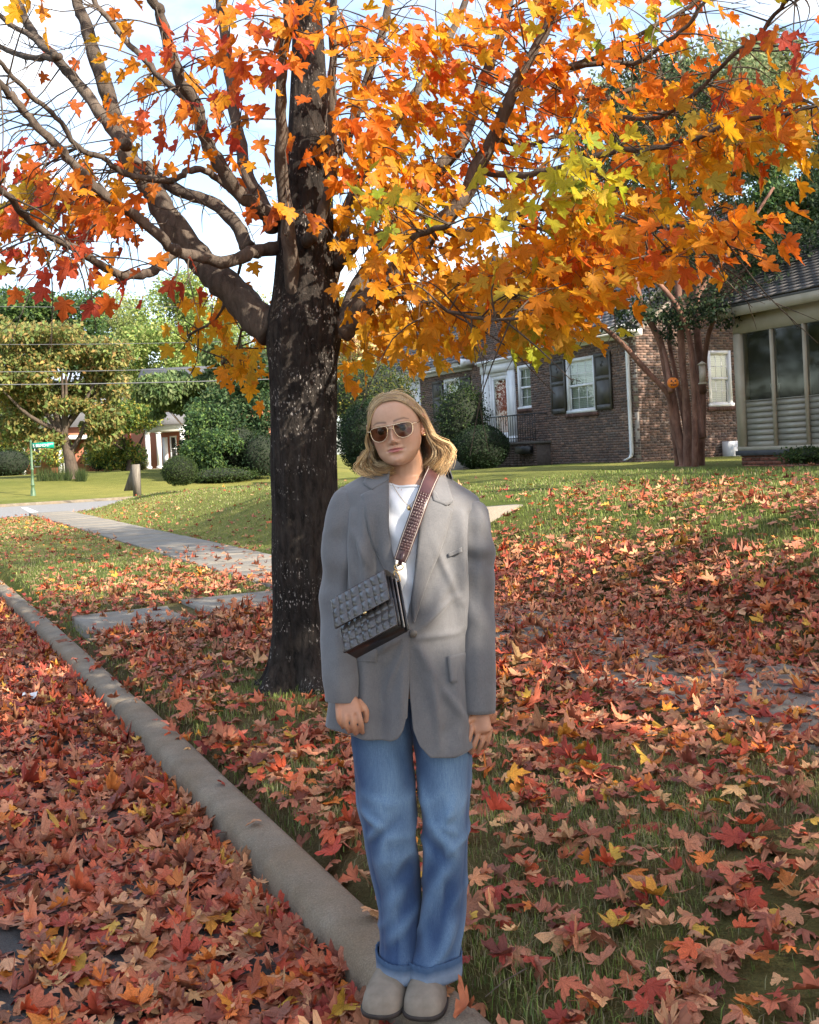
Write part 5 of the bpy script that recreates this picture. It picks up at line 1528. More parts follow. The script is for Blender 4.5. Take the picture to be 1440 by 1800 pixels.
for i, (s_, n_) in enumerate([(16, -13), (26, -14), (37, -13), (8, -15), (32, -9.5), (21, -10), (44, -11)]):  # unseen trees, added so the porch and window glass reflects dark foliage
    b = W(s_, n_, -0.1); rng = np.random.RandomState(60 + i)
    t = empty("reflection_tree", b, ["unseen green tree added across the road level with the maple", "unseen green tree added across the road past the concrete walk", "unseen green tree added across the road nearest the corner", "unseen green tree added across the road level with the person", "unseen green tree added close to the far kerb near the corner", "unseen green tree added close to the far kerb half way to the corner", "unseen green tree added across both roads at the corner"][i], "tree", "unseen trees added for reflections")
    P, O = clump_points(rng, sub_clumps(rng, b + [0, 0, 5.5], (4.2, 4.2, 4.0), 14), 6000)
    V, Fs, C = cards(rng, P, rng.uniform(0.2, 0.36, len(P)), pick(rng, MG + YG, len(P)), outdir=O)
    o = obj("crown", V, Fs, foliage_mat, t, col=C); o["kind"] = "stuff"
    T = MB(); T.tube([b - [0, 0, 0.3], b + [0, 0, 3], b + [0.1, 0, 6]], [0.28, 0.2, 0.1], 9); T.build("trunk", wood_mat, t)
# ================================================================== fallen leaves
fallen_mat = M_attr("fallen_leaf", 0.62, 0.35, 70, 0.32, 22, transl=0.12, spec=0.35, veins=True)
FPAL = np.array([(0.42, 0.19, 0.125), (0.48, 0.25, 0.165), (0.36, 0.135, 0.095), (0.40, 0.075, 0.05), (0.50, 0.11, 0.055), (0.30, 0.055, 0.045), (0.19, 0.065, 0.055), (0.55, 0.34, 0.21), (0.60, 0.40, 0.24), (0.56, 0.20, 0.05), (0.62, 0.30, 0.05), (0.27, 0.12, 0.085), (0.46, 0.16, 0.10), (0.33, 0.18, 0.12)])
W_ROAD = np.array([1.5, 1.1, 1.6, 1.3, 0.9, 1.0, 0.8, 0.5, 0.35, 0.6, 0.22, 0.9, 1.3, 0.8])
W_LAWN = np.array([1.5, 1.5, 1.4, 1.0, 0.9, 0.6, 0.5, 0.9, 0.6, 0.8, 0.25, 1.1, 1.3, 1.2])
rng = np.random.RandomState(41)
def surf(s, n):
    z = zf(s, n)
    z = np.where(n < 1.2, -0.135 + 0.02 * sstep(-n, -1.2, 3.0), z)
    z = np.where((n >= kerb_n(s) - 0.02) & (n < kerb_n(s) + 0.15), 0.014, z)
    z = np.where((n > 3.70) & (n < 4.92), 0.118, z)
    z = np.where((n > 1.5) & (n < 3.7) & (s > 10.15) & (s < 11.25), np.where(n < 2.6, 0.064, 0.109), z)
    return z
def density(s, n):
    patch = vnoise(s * 1.3, n * 1.3, 31)
    fine = vnoise(s * 3.6, n * 3.6, 32)
    kn = kerb_n(s)
    d = np.zeros_like(s)
    road = n < kn - 0.03
    edge = np.exp(-np.clip(kn - n, 0, 9) / 0.35)
    dr = (480 + 110 * edge + 70 * patch) * (1 + 0.35 * (1 - sstep(s, 3.2, 5.5)))
    bare = np.exp(-(((s - 5.8) / 0.5) ** 2 + ((n + 0.55) / 0.22) ** 2)) + 0.8 * np.exp(-(((s - 4.0) / 0.30) ** 2 + ((n - 0.05) / 0.25) ** 2)) + 0.6 * np.exp(-(((s - 3.3) / 0.2) ** 2 + ((n - 0.35) / 0.18) ** 2))
    dr = dr * (1 - 0.9 * np.clip(bare, 0, 1)) * (1 - 0.25 * sstep(s, 14, 24))
    d = np.where(road, dr, d)
    kerb_ = (n >= kn - 0.03) & (n < kn + 0.15)
    d = np.where(kerb_, 3.0 + 90 * sstep(n, kn + 0.07, kn + 0.16), d)
    verge = (n >= kn + 0.15) & (n < 3.7)
    dv = 165 + 180 * sstep(s, 3.8, 5.6) + 45 * patch + 25 * fine
    dv = dv + 40 * sstep(n, 2.2, 3.6)
    dv = dv * (1 - 0.55 * sstep(s, 10.9, 13) ) * (1 - 0.75 * sstep(s, 12.5, 16))
    dv = dv * np.where((fine + patch) < -0.65, 0.25, 1)
    d = np.where(verge, dv, d)
    walk_ = (n >= 3.7) & (n < 4.92)
    dw = (300 + 90 * patch + 50 * np.abs(n - 4.3)) * (1 - 0.9 * sstep(s, 11.0, 13.5))
    d = np.where(walk_, dw, d)
    wk = verge & (s > 10.1) & (s < 11.3)
    d = np.where(wk, 22 + 120 * sstep(np.abs(s - 10.7), 0.4, 0.6), d)
    bank = n >= 4.92
    low = 1 - sstep(n + 0.35 * patch, 5.9, 6.7)
    db = 330 * low + 75 + 45 * np.clip(fine, 0, 1) + 60 * sstep(n, 6.9, 7.3) * (1 - sstep(n, 7.9, 8.8)) * (0.6 + 0.6 * patch)
    db = db * (1 - sstep(s, 10.6, 13.0) * 0.96)
    db = db * (1 - 0.94 * sstep(n, 8.6, 10.5))
    d = np.where(bank, db, d)
    steps_ = (s > 11.7) & (s < 13.3) & (n > 4.95) & (n < 7.2)
    d = np.where(steps_, 0, d)
    rt_ = np.hypot(s - sn(-0.82, TY)[0], n - sn(-0.82, TY)[1])
    d = d * sstep(rt_, 0.27, 0.75)
    feet = (np.abs(s - 2.85) < 0.0)
    return np.clip(d, 0, 720)
S_L, N_L = [], []
for (s0, s1, n0, n1) in ((0.8, 9, -4.6, 1.3), (9, 22, -4.0, 1.3), (0.8, 20, 1.1, 3.75), (0.5, 18, 3.7, 4.95), (0.0, 14, 4.9, 9.0), (14, 40, 4.9, 9.0), (0.0, 26, 9.0, 17.0), (20, 36, 1.3, 3.7)):
    mx = 720
    k = rng.poisson((s1 - s0) * (n1 - n0) * mx)
    s_ = rng.uniform(s0, s1, k); n_ = rng.uniform(n0, n1, k)
    Pw = np.stack([S_DIR[0] * s_ + N_DIR[0] * n_, S_DIR[1] * s_ + N_DIR[1] * n_, surf(s_, n_)], -1)
    ok = Pw[:, 1] > 1.9
    x, y = proj(np.where(ok[:, None], Pw, [0, 5, 0]))
    ok &= (x > -420) & (x < 1860) & (y < 2400)
    d = density(s_, n_)
    far = np.clip(Pw[:, 1] / 9.0, 1, 1.9)          # farther off the lower leaves of the pile are never seen
    ok &= rng.rand(k) < d / mx / far ** 0.8
    S_L.append(s_[ok]); N_L.append(n_[ok])
s_ = np.concatenate(S_L); n_ = np.concatenate(N_L)
N = len(s_)
z_ = surf(s_, n_)
dn = density(s_, n_)
e = 0.05
gx = (surf(s_ + e, n_) - surf(s_ - e, n_)) / (2 * e); gn_ = (surf(s_, n_ + e) - surf(s_, n_ - e)) / (2 * e)
gx = np.clip(gx, -0.8, 0.8); gn_ = np.clip(gn_, -0.8, 0.8)
nx = -gx * S_DIR[0] - gn_ * N_DIR[0]; ny = -gx * S_DIR[1] - gn_ * N_DIR[1]
tilt = np.clip(0.20 + 0.10 * (dn > 120), 0, 1)
kd = kerb_n(s_) - n_
lean = (kd > 0) & (kd < 0.16)                        # leaves blown up against the kerb stand on edge
flat_ = (n_ > 3.7) & (n_ < 4.92)
tilt = np.where(lean, 0.8, np.where(flat_, 0.16, tilt))
Zd = np.stack([nx + rng.normal(0, 1, N) * tilt, ny + rng.normal(0, 1, N) * tilt, np.ones(N)], -1)
Yd = rng.normal(0, 1, (N, 3)); Yd[:, 2] *= 0.1
lift = np.where(dn > 120, rng.uniform(0.006, 0.05, N), rng.uniform(0.012, 0.03, N)) + 0.05 * rng.rand(N) * np.exp(-np.clip(kd, 0, 9) / 0.2) * (kd > 0)
lift = np.where(flat_, rng.uniform(0.006, 0.03, N), lift)
grassy = (n_ > 1.5) & (n_ < 3.7) | (n_ > 5)
lift = lift + 0.015 * grassy
pos = np.stack([S_DIR[0] * s_ + N_DIR[0] * n_, S_DIR[1] * s_ + N_DIR[1] * n_, z_ + lift], -1)
X_, Y_, Z_ = axes_from(Yd, Zd)
up = np.where(rng.rand(N) < 0.5, 1.0, -1.0)[:, None]   # half of them lie face down
Z_ = Z_ * up; X_ = X_ * up
size = (0.046 + 0.054 * rng.rand(N) ** 1.2) * np.where(rng.rand(N) < 0.12, 1.22, 1.0)
onroad = n_ < 1.2
ci = np.where(onroad, rng.choice(len(FPAL), N, p=W_ROAD / W_ROAD.sum()), rng.choice(len(FPAL), N, p=W_LAWN / W_LAWN.sum()))
col = FPAL[ci] * np.array([1.24, 1.06, 0.84]) * rng.uniform(0.8, 1.2, (N, 1)) * rng.uniform(0.93, 1.07, (N, 3))
yel = rng.rand(N) < 0.02
col[yel] = np.array((0.66, 0.40, 0.06))
faded = vnoise(s_ * 0.9, n_ * 0.9, 55)[:, None]
col = col * (1 - 0.25 * np.clip(faded, 0, 1)) + np.array((0.50, 0.29, 0.19)) * 0.25 * np.clip(faded, 0, 1)
FT = [leaf_template(200 + k, 1.2 if k % 2 else 0.7) for k in range(16)]
FTS = [leaf_template(260 + k, 1.0, simple=True) for k in range(12)]
FR = [leaf_template(200 + k, 1.15 if k % 2 else 0.75, ring=True) for k in range(16)]
fx, fy = proj(pos)
inv = (fx > 0) & (fx < 1440) & (fy < 1800)
sc = np.where(inv, size / pos[:, 1] * (0.5 + lift * 8), -1)
single = np.zeros(N, bool)
for sel, par in ((onroad, road), (~onroad, lawn)):
    idx = np.nonzero(sel)[0]
    idx = idx[np.argsort(-sc[idx])[:300]]
    single[idx] = True
    for i in idx:
        tv, tf, tu = FR[rng.randint(16)]
        me = make_mesh("leaf", tv, tf, fallen_mat, smooth=True, col=np.tile(col[i], (len(tv), 1)), uv=tu)
        o = bpy.data.objects.new("leaf", me); link(o, par, pos[i])
        o.rotation_euler = Matrix((tuple(X_[i]), tuple(Y_[i]), tuple(Z_[i]))).transposed().to_euler(); o.scale = (size[i],) * 3
for sel, lab in ((onroad, "deep litter of red and brown maple leaves on the road"), (~onroad, "fallen red and tan maple leaves on verge, pavement and bank")):
    j = sel & ~single
    near = j & (pos[:, 1] < 6.0); far_ = j & ~near
    V, Fs, U, Cc = batch(FT, pos[near], X_[near], Y_[near], Z_[near], size[near], col[near], rng)
    V2, F2, U2, C2 = batch(FTS, pos[far_], X_[far_], Y_[far_], Z_[far_], size[far_], col[far_], rng)
    Fs = np.concatenate([Fs, F2 + len(V)]); V = np.concatenate([V, V2]); U = np.concatenate([U, U2]); Cc = np.concatenate([Cc, C2])
    o = obj("fallen_leaves", V, Fs, fallen_mat, col=Cc, uv=U); tag(o, lab, "leaves", kind="stuff")

# small fallen twigs
tw_ = MB(); r = np.random.RandomState(88)
for k in range(150):
    s0_, n0_ = r.uniform(1.5, 10), r.uniform(-2.5, 6)
    if abs(n0_ - 1.3) < 0.25: continue
    z0_ = float(surf(np.array([s0_]), np.array([n0_]))[0]) + r.uniform(0.02, 0.055); a_ = r.uniform(0, 6.28); L_ = r.uniform(0.06, 0.22); p0_ = W(s0_, n0_, z0_)
    dd = np.array([math.cos(a_), math.sin(a_), r.uniform(-0.05, 0.12)]) * L_
    tw_.tube([p0_, p0_ + dd * 0.5 + r.normal(0, 0.006, 3), p0_ + dd], [0.0028, 0.0022, 0.0012], 4, False)
o = tw_.build("fallen_twigs", bark_limb); tag(o, "thin brown twigs lying among the fallen leaves", "twigs", kind="stuff")

# ================================================================== grass
blade_mat = M_attr("grass_blade", 0.6, 0.0, 40, 0.15, 3, transl=0.3, spec=0.3)
def grass(name, label, boxes, seed):
    rng = np.random.RandomState(seed)
    Vs, Cs = [], []
    for (s0, s1, n0, n1, dens, h, wd, pt, straw) in boxes:
        k = int((s1 - s0) * (n1 - n0) * dens)
        s_ = rng.uniform(s0, s1, k); n_ = rng.uniform(n0, n1, k)
        cl = vnoise(s_ * 2.3, n_ * 2.3, 61) + 0.6 * vnoise(s_ * 6, n_ * 6, 62)
        ok = rng.rand(k) < np.clip(0.5 + pt * cl, 0.02, 1)
        ok &= ~((n_ > 3.68) & (n_ < 4.94)) & ~((s_ > 10.1) & (s_ < 11.3) & (n_ < 3.7) & (n_ > 1.5)) & ~((s_ > 11.7) & (s_ < 13.3) & (n_ > 4.9) & (n_ < 7.2))
        ok &= n_ > kerb_n(s_) + 0.13
        Pw = np.stack([S_DIR[0] * s_ + N_DIR[0] * n_, S_DIR[1] * s_ + N_DIR[1] * n_, zf(s_, n_) - 0.004], -1)
        ok &= Pw[:, 1] > 2.0
        x, y = proj(np.where((Pw[:, 1] > 0.5)[:, None], Pw, [0, 5, 0]))
        ok &= (x > -250) & (x < 1690) & (y < 2200)
        Pw = Pw[ok]; m = len(Pw); cl = cl[ok]
        hh = h * rng.uniform(0.45, 1.15, m) * (1 + 0.25 * cl)
        a = rng.uniform(0, 6.283, m); ld = rng.uniform(0.15, 0.9, m)
        d = np.stack([np.cos(a), np.sin(a), 0 * a], -1)
        w = np.stack([-np.sin(a), np.cos(a), 0 * a], -1) * (wd * rng.uniform(0.6, 1.3, m))[:, None]
        up = np.array([0, 0, 1.0])
        b0, b1 = Pw - w * 0.5, Pw + w * 0.5
        mid = Pw + up * (hh * 0.6)[:, None] + d * (hh * ld * 0.3)[:, None]
        m0, m1 = mid - w * 0.38, mid + w * 0.38
        tip = Pw + up * (hh * (1 - 0.35 * ld))[:, None] + d * (hh * ld)[:, None]
        Vs.append(np.stack([b0, b1, m1, m0, tip], 1).reshape(-1, 3))
        c = pick(rng, [(0.19, 0.255, 0.055), (0.25, 0.32, 0.07), (0.14, 0.20, 0.046), (0.33, 0.34, 0.12)], m, 0.2)
        st_ = rng.rand(m) < straw
        c[st_] = pick(rng, [(0.42, 0.36, 0.19), (0.32, 0.27, 0.14), (0.24, 0.19, 0.10)], int(st_.sum()), 0.2) if st_.any() else c[st_]
        Cs.append(np.repeat(c, 5, axis=0))
    V = np.concatenate(Vs); C = np.concatenate(Cs)
    b = np.arange(len(V) // 5)[:, None] * 5
    Fs = np.concatenate([b + [0, 1, 2], b + [0, 2, 3], b + [3, 2, 4]])
    o = obj(name, V, Fs, blade_mat, col=C); tag(o, label, "grass", kind="stuff")
    return len(b)
g1 = grass("grass", "short green and straw coloured grass of the verge", [(0.8, 5.0, 1.3, 3.7, 9500, 0.055, 0.0036, 0.75, 0.45), (5.0, 9.5, 1.3, 3.7, 3600, 0.055, 0.0050, 0.6, 0.3), (9.5, 20, 1.3, 3.7, 1500, 0.055, 0.008, 0.4, 0.35)], 71)
g2 = grass("grass", "green grass of the leafy bank on the right", [(2.0, 11.8, 6.0, 8.6, 2600, 0.070, 0.0065, 0.25, 0.12), (2.0, 11.8, 4.9, 6.0, 900, 0.06, 0.006, 0.5, 0.2), (2.0, 16, 8.6, 12, 550, 0.06, 0.010, 0.3, 0.15)], 72)
g3 = grass("grass", "short pale grass of the left bank and lawn", [(11.8, 24, 4.92, 8.6, 700, 0.050, 0.011, 0.25, 0.25), (24, 36, 4.92, 9.0, 300, 0.06, 0.02, 0.25, 0.3), (20, 35, 1.3, 3.7, 400, 0.05, 0.014, 0.3, 0.4)], 73)
print("leaves", N, "blades", g1, g2, g3)

# litter on the ground
wr = at(930, 1328, 4.55)
ws, wn_ = sn(wr[0], wr[1]); wz = float(zf(ws, wn_)) + 0.035
foil = M("wrapper_red", (0.55, 0.02, 0.02), (0.70, 0.10, 0.03), 40, 0.25)
r = np.random.RandomState(2)
V = []
for i in range(9):
    for j in range(7):
        V.append([wr[0] - 0.05 + 0.0125 * i + r.normal(0, 0.003), wr[1] - 0.035 + 0.0115 * j + r.normal(0, 0.003), wz + 0.018 * math.sin(i * 0.9 + j) + 0.02 * math.sin(j * 1.1) + r.normal(0, 0.006)])
o = obj("candy_wrapper", V, grid_faces(9, 7), foil, loc=(wr[0], wr[1], wz)); tag(o, "crumpled shiny red wrapper lying among leaves in the verge", "wrapper")
wr = at(52, 1184, 7.75); V = []
for i in range(7):
    for j in range(5):
        V.append([wr[0] - 0.05 + 0.017 * i, wr[1] - 0.03 + 0.015 * j, -0.075 + 0.022 * math.sin(i * 1.1 + j) + r.normal(0, 0.006)])
o = obj("plastic_scrap", V, grid_faces(7, 5), M("clear_plastic", (0.42, 0.46, 0.52), (0.62, 0.66, 0.72), 30, 0.12), loc=(wr[0], wr[1], -0.08)); tag(o, "crumpled clear plastic scrap among the leaves on the road", "litter")
# ================================================================== the person
PY = 3.10
def q(px, py, dy=0.0):
    return at(px, py, PY + dy)

SEC = np.array([  # height, centre x, centre y, half width, front, back, squareness
 (0.62, -0.058, 3.115, 0.236, 0.150, 0.150, 2.3), (0.72, -0.058, 3.115, 0.228, 0.146, 0.145, 2.3), (0.82, -0.056, 3.115, 0.214, 0.140, 0.138, 2.3),
 (0.95, -0.044, 3.115, 0.198, 0.132, 0.130, 2.3), (1.08, -0.030, 3.115, 0.188, 0.126, 0.124, 2.3), (1.20, -0.016, 3.115, 0.188, 0.128, 0.122, 2.35),
 (1.30, -0.006, 3.115, 0.192, 0.130, 0.120, 2.4), (1.37, -0.001, 3.12, 0.197, 0.124, 0.115, 2.5), (1.41, 0.000, 3.122, 0.198, 0.112, 0.105, 2.4), (1.43, 0.000, 3.125, 0.192, 0.101, 0.092, 2.3),
 (1.446, 0.000, 3.13, 0.168, 0.092, 0.080, 2.3), (1.462, 0.000, 3.135, 0.142, 0.084, 0.070, 2.2), (1.478, 0.000, 3.14, 0.115, 0.078, 0.062, 2.1), (1.495, 0.0, 3.145, 0.088, 0.072, 0.058, 2.0), (1.51, 0.0, 3.15, 0.078, 0.068, 0.058, 2.0)])
SECD = smooth_path(SEC, 6)
def sec(Z):
    return [np.interp(Z, SECD[:, 0], SECD[:, k]) for k in range(1, 7)]
def tilt_k(Z):
    return 0.115 * sstep(Z, 1.05, 1.42)
def torso(th, Z, off=0.0, scale=1.0):
    th, Z = np.broadcast_arrays(np.asarray(th, float), np.asarray(Z, float))
    xc, yc, a, bf, bb, p = sec(Z)
    s, c = np.sin(th), np.cos(th)
    e = 2.0 / p
    x = np.sign(s) * np.abs(s) ** e * (a * scale + off)
    y = -np.sign(c) * np.abs(c) ** e * (np.where(c > 0, bf, bb) * scale + off)
    return np.stack([xc + x, yc + y, Z - tilt_k(Z) * x], -1)
def front_y(X, Zw, scale=1.0):
    Z = Zw + tilt_k(Zw) * X
    xc, yc, a, bf, bb, p = sec(Z)
    t = np.clip(np.abs((X - xc) / (a * scale)), 0, 0.999)
    return yc - bf * scale * (1 - t ** p) ** (1 / p)
def theta_at(X, Z):
    xc, yc, a, bf, bb, p = sec(Z)
    t = np.clip((X - xc) / a, -0.999, 0.999)
    return np.sign(t) * np.arcsin(np.abs(t) ** (p / 2.0))
def on_front(px, py, off=0.0, scale=1.0):
    """a picture point carried onto the front of the torso, off metres in front of the cloth."""
    px = np.asarray(px, float); py = np.asarray(py, float)
    u, v = px - CX, py - HZ
    a, b = (u * CR - v * SR) / F_PX, (u * SR + v * CR) / F_PX
    Y = np.full(px.shape, 3.0)
    for _ in range(5):
        Y = front_y(a * Y, ZC - b * Y, scale) - off + cloth_fold(a * Y, ZC - b * Y) * -1
    return np.stack([a * Y, Y, ZC - b * Y], -1)

# folds of the jacket cloth, metres outwards (defined where they lie on the body)
def ridge(X, Z, p0, p1, w, h):
    p0, p1 = np.array(p0), np.array(p1); d = p1 - p0; L = np.linalg.norm(d); d = d / L
    t = np.clip(((X - p0[0]) * d[0] + (Z - p0[1]) * d[1]) / L, 0, 1)
    dx = X - (p0[0] + d[0] * t * L); dz = Z - (p0[1] + d[1] * t * L)
    return h * np.exp(-(dx * dx + dz * dz) / (w * w)) * np.sin(math.pi * np.clip(0.15 + 0.7 * t, 0, 1))
FOLDS = [((-0.01, 1.045), (0.105, 1.14), 0.009, 0.0045), ((-0.005, 1.03), (0.11, 1.035), 0.008, 0.004), ((0.0, 1.0), (0.075, 0.86), 0.010, 0.0045), ((-0.035, 1.04), (-0.13, 0.99), 0.009, 0.004), ((-0.04, 1.02), (-0.10, 0.88), 0.009, 0.004), ((0.055, 1.30), (0.115, 1.12), 0.010, 0.004), ((-0.155, 1.33), (-0.11, 1.22), 0.009, 0.005), ((-0.05, 0.95), (-0.055, 0.76), 0.010, 0.0035), ((0.03, 0.93), (0.045, 0.72), 0.010, 0.004), ((0.06, 0.88), (0.12, 0.78), 0.010, 0.004), ((-0.13, 1.40), (-0.135, 1.05), 0.016, 0.009), ((-0.10, 1.36), (-0.115, 1.0), 0.012, -0.006), ((-0.165, 1.38), (-0.165, 1.1), 0.014, 0.008), ((0.135, 1.36), (0.125, 1.05), 0.016, 0.009), ((0.165, 1.36), (0.155, 1.10), 0.013, -0.007),
         ((0.02, 1.05), (0.10, 1.20), 0.018, 0.006), ((-0.02, 1.05), (-0.10, 1.18), 0.018, 0.006), ((0.0, 1.02), (0.05, 0.80), 0.02, 0.007), ((-0.03, 1.02), (-0.07, 0.78), 0.022, 0.006), ((-0.15, 0.98), (-0.16, 0.74), 0.022, 0.010), ((0.09, 0.98), (0.10, 0.72), 0.024, 0.009), ((-0.105, 0.95), (-0.115, 0.72), 0.018, -0.006)]
def crease(a, b, seed, k=3.0):                       # crisp fold lines: ridged noise
    return np.clip(1 - np.abs(vnoise(a, b, seed)) * 1.6, 0, 1) ** k
def cloth_fold(X, Z):
    r = 0.0045 * crease(X * 9 + Z * 2.5, Z * 3.2 - X * 2, 301) * sstep(Z, 1.40, 1.30) - 0.0035 * crease(X * 11 - Z * 3 + 5, Z * 4, 303)
    for f in FOLDS: r = r + 2.3 * ridge(X, Z, *f)
    return r + 0.0028 * vnoise(X * 20, Z * 8, 91) + 0.0012 * vnoise(X * 60, Z * 16, 92)

def fabric(name, c1, c2, weave=900, rough=0.85, bm=0.12, soft=14, sheen=0.3):
    m, nt, b = mat_new(name)
    b.inputs["Roughness"].default_value = rough
    b.inputs["Specular IOR Level"].default_value = 0.2
    b.inputs["Sheen Weight"].default_value = sheen
    b.inputs["Sheen Roughness"].default_value = 0.5
    v = coords(nt); vz = coords(nt, (1.0, 1.0, 0.12)); vx = coords(nt, (0.12, 1.0, 1.0))
    f = noise_fac(nt, vz, weave, 2, 0.6); g = noise_fac(nt, vx, weave, 2, 0.6); s = noise_fac(nt, v, soft, 5, 0.6)
    c = ramp(nt, f, [(0.3, c1), (0.7, c2)])
    c = mixc(nt, 0.5, c, ramp(nt, g, [(0.3, c1), (0.7, c2)]))
    c = mixc(nt, 1.0, c, ramp(nt, s, [(0.3, (0.9, 0.9, 0.9)), (0.7, (1.08, 1.08, 1.08))]), 'MULTIPLY')
    nt.links.new(c, b.inputs["Base Color"])
    bp = bump(nt, b, f, bm, 0.001)
    bp = bump(nt, b, g, bm, 0.001, bp)
    w = noise_fac(nt, coords(nt, (1, 1, 0.5)), soft * 1.4, 3, 0.5, 0.6)
    bump(nt, b, w, 0.22, 0.012, bp)
    return m
wool = fabric("grey_wool", (0.118, 0.116, 0.120), (0.178, 0.174, 0.176), 700)
wool_in = M("jacket_lining", (0.05, 0.05, 0.055), (0.08, 0.08, 0.085), 20, 0.6)
cotton = fabric("white_cotton", (0.74, 0.74, 0.76), (0.84, 0.84, 0.85), 900, 0.85, 0.05, 10)
gold = M("gold", (0.75, 0.50, 0.20), (0.85, 0.60, 0.28), 30, 0.25, metal=1.0)

person = empty("person", (-0.05, 3.08, 0.0), "standing person in oversized grey blazer, white tee, blue jeans and tinted sunglasses under the maple", "person")

def shell(V, nu, nv, normals_out, t, wrap=False):
    """two skins of a nu x nv grid, t apart, with its rim closed."""
    V = V.reshape(nu, nv, 3)
    A = V.reshape(-1, 3); B = (V - normals_out.reshape(nu, nv, 3) * t).reshape(-1, 3)
    n = nu * nv
    Fs = [tuple(f) for f in grid_faces(nu, nv, wrap)] + [tuple(f[::-1] + n) for f in grid_faces(nu, nv, wrap)]
    def rim(idx):
        for a, b in zip(idx[:-1], idx[1:]): Fs.append((b, a, a + n, b + n))
    if not wrap:
        rim([i * nv for i in range(nu)][::-1]); rim([i * nv + nv - 1 for i in range(nu)])
    k = list(range(nv)) + ([0] if wrap else [])
    rim(k); rim([(nu - 1) * nv + j for j in k][::-1])
    return np.concatenate([A, B]), Fs

def grid_normals(V, nu, nv):
    G = V.reshape(nu, nv, 3)
    du = np.gradient(G, axis=0); dv = np.gradient(G, axis=1)
    N = np.cross(dv, du); N /= np.linalg.norm(N, axis=-1)[..., None] + 1e-12
    return N

def px_to_xz(pts):                                 # picture course on the jacket front -> (Z sheared, X)
    P = on_front([p[0] for p in pts], [p[1] for p in pts])
    return P[:, 2] + tilt_k(P[:, 2]) * P[:, 0], P[:, 0]
EDGE_A = [(684, 815), (684, 850), (684, 938), (690, 970), (697, 995), (708, 1045), (720, 1107), (719.5, 1200), (716, 1275), (714, 1310), (713, 1360)]     # front edges of the two panels
EDGE_B = [(758, 815), (752, 850), (737, 925), (729, 1007), (722, 1055), (716, 1080), (714, 1107), (718, 1160), (720, 1215), (725, 1270), (729, 1310), (733, 1360)]
HEM_A = [(540, 1262), (566, 1272), (600, 1287), (640, 1301), (688, 1303), (701, 1298), (709, 1284), (714, 1262)]
HEM_B = [(720, 1240), (726, 1282), (738, 1312), (757, 1333), (800, 1333), (830, 1316), (862, 1298), (890, 1290)]
def panel(sgn, edge, hem, off):
    NU, NV = 130, 110
    ez, ex = px_to_xz(edge); o = np.argsort(ez); ez, ex = ez[o], ex[o]
    hz, hx = px_to_xz(hem); o = np.argsort(hx); hz, hx = hz[o], hx[o]
    v = np.linspace(0, 1, NU)[:, None]; u = np.linspace(0, 1, NV)[None, :] ** 1.15
    Zt = 1.500
    Z = 0.72 + (Zt - 0.72) * v + 0 * u
    for _ in range(4):
        te = np.interp(Z, ez, theta_at(ex, ez))
        th = te + (sgn * math.pi * 1.01 - te) * u
        X = torso(th, Z)[..., 0]
        front = np.abs(th) < math.pi * 0.5
        zh = np.where(front, np.interp(X, hx, hz), np.interp(0.9 * sgn * 0.3, hx, hz))
        side = hz[0] if sgn < 0 else hz[-1]
        zh = np.where(front, zh, side)
        Z = zh + (Zt - zh) * v
    P = torso(th, Z, off)
    N = grid_normals(P, NU, NV)
    if np.mean(N[NU // 2, NV // 4] * np.array([0, -1, 0])) < 0: N = -N
    f = cloth_fold(P[..., 0], P[..., 2]) * np.clip(-N[..., 1] * 2, 0, 1)
    back = 0.004 * vnoise(th * 4, Z * 6, 93)
    P = P + N * (f + back)[..., None]
    V, Fs = shell(P, NU, NV, N, 0.0035)
    return V, Fs
blz = None
V1, F1 = panel(-1, EDGE_A, HEM_A, 0.003)
blz = obj("blazer", V1, F1, wool, person, loc=(-0.05, 3.1, 1.1), smooth=True)
tag(blz, "oversized grey wool blazer fastened with one button")
V2, F2 = panel(1, EDGE_B, HEM_B, -0.002)
obj("front_panel", V2, F2, wool, blz, smooth=True)

def patch(name, rows, off, t, mat, parent, n_across=8, roll=None, bulge=0.0, smooth=True):
    """rows: list of ((px, py) inner, (px, py) outer): a cloth piece lying on the jacket front."""
    R0 = np.array([[*r[0], *r[1]] for r in rows], float); kk = np.linspace(0, len(R0) - 1, (len(R0) - 1) * 5 + 1); i0 = np.minimum(kk.astype(int), len(R0) - 2); A = R0[i0] + (R0[i0 + 1] - R0[i0]) * (kk - i0)[:, None]
    nu, nv = len(A), n_across
    w = np.linspace(0, 1, nv)[None, :]
    px = A[:, 0:1] * (1 - w) + A[:, 2:3] * w; py = A[:, 1:2] * (1 - w) + A[:, 3:4] * w
    P = on_front(px, py, 0.0)
    o = off(w) if callable(off) else off
    P[..., 1] -= o + bulge * np.sin(math.pi * w)
    N = grid_normals(P, nu, nv)
    if N[nu // 2, nv // 2, 1] > 0: N = -N
    V, Fs = shell(P, nu, nv, N, t)
    return obj(name, V, Fs, mat, parent, smooth=smooth)
lap_off = lambda w: 0.010 + 0.006 * np.sin(math.pi * np.clip(w * 1.0, 0, 1)) - 0.002 * w
patch("lapel", [((684, 838), (654, 861)), ((684, 852), (634, 869)), ((684, 890), (638, 892)), ((684, 925), (646, 921)), ((688, 960), (658, 965)), ((697, 995), (675, 999)), ((708, 1045), (697, 1050)), ((719, 1100), (716, 1103))], lap_off, 0.004, wool, blz)
patch("lapel", [((757, 842), (760, 878)), ((752, 858), (796, 896)), ((745, 890), (791, 915)), ((737, 925), (783, 945)), ((732, 970), (771, 978)), ((727, 1020), (756, 1012)), ((724, 1060), (741, 1056)), ((726, 1094), (730, 1092))], lap_off, 0.004, wool, blz)
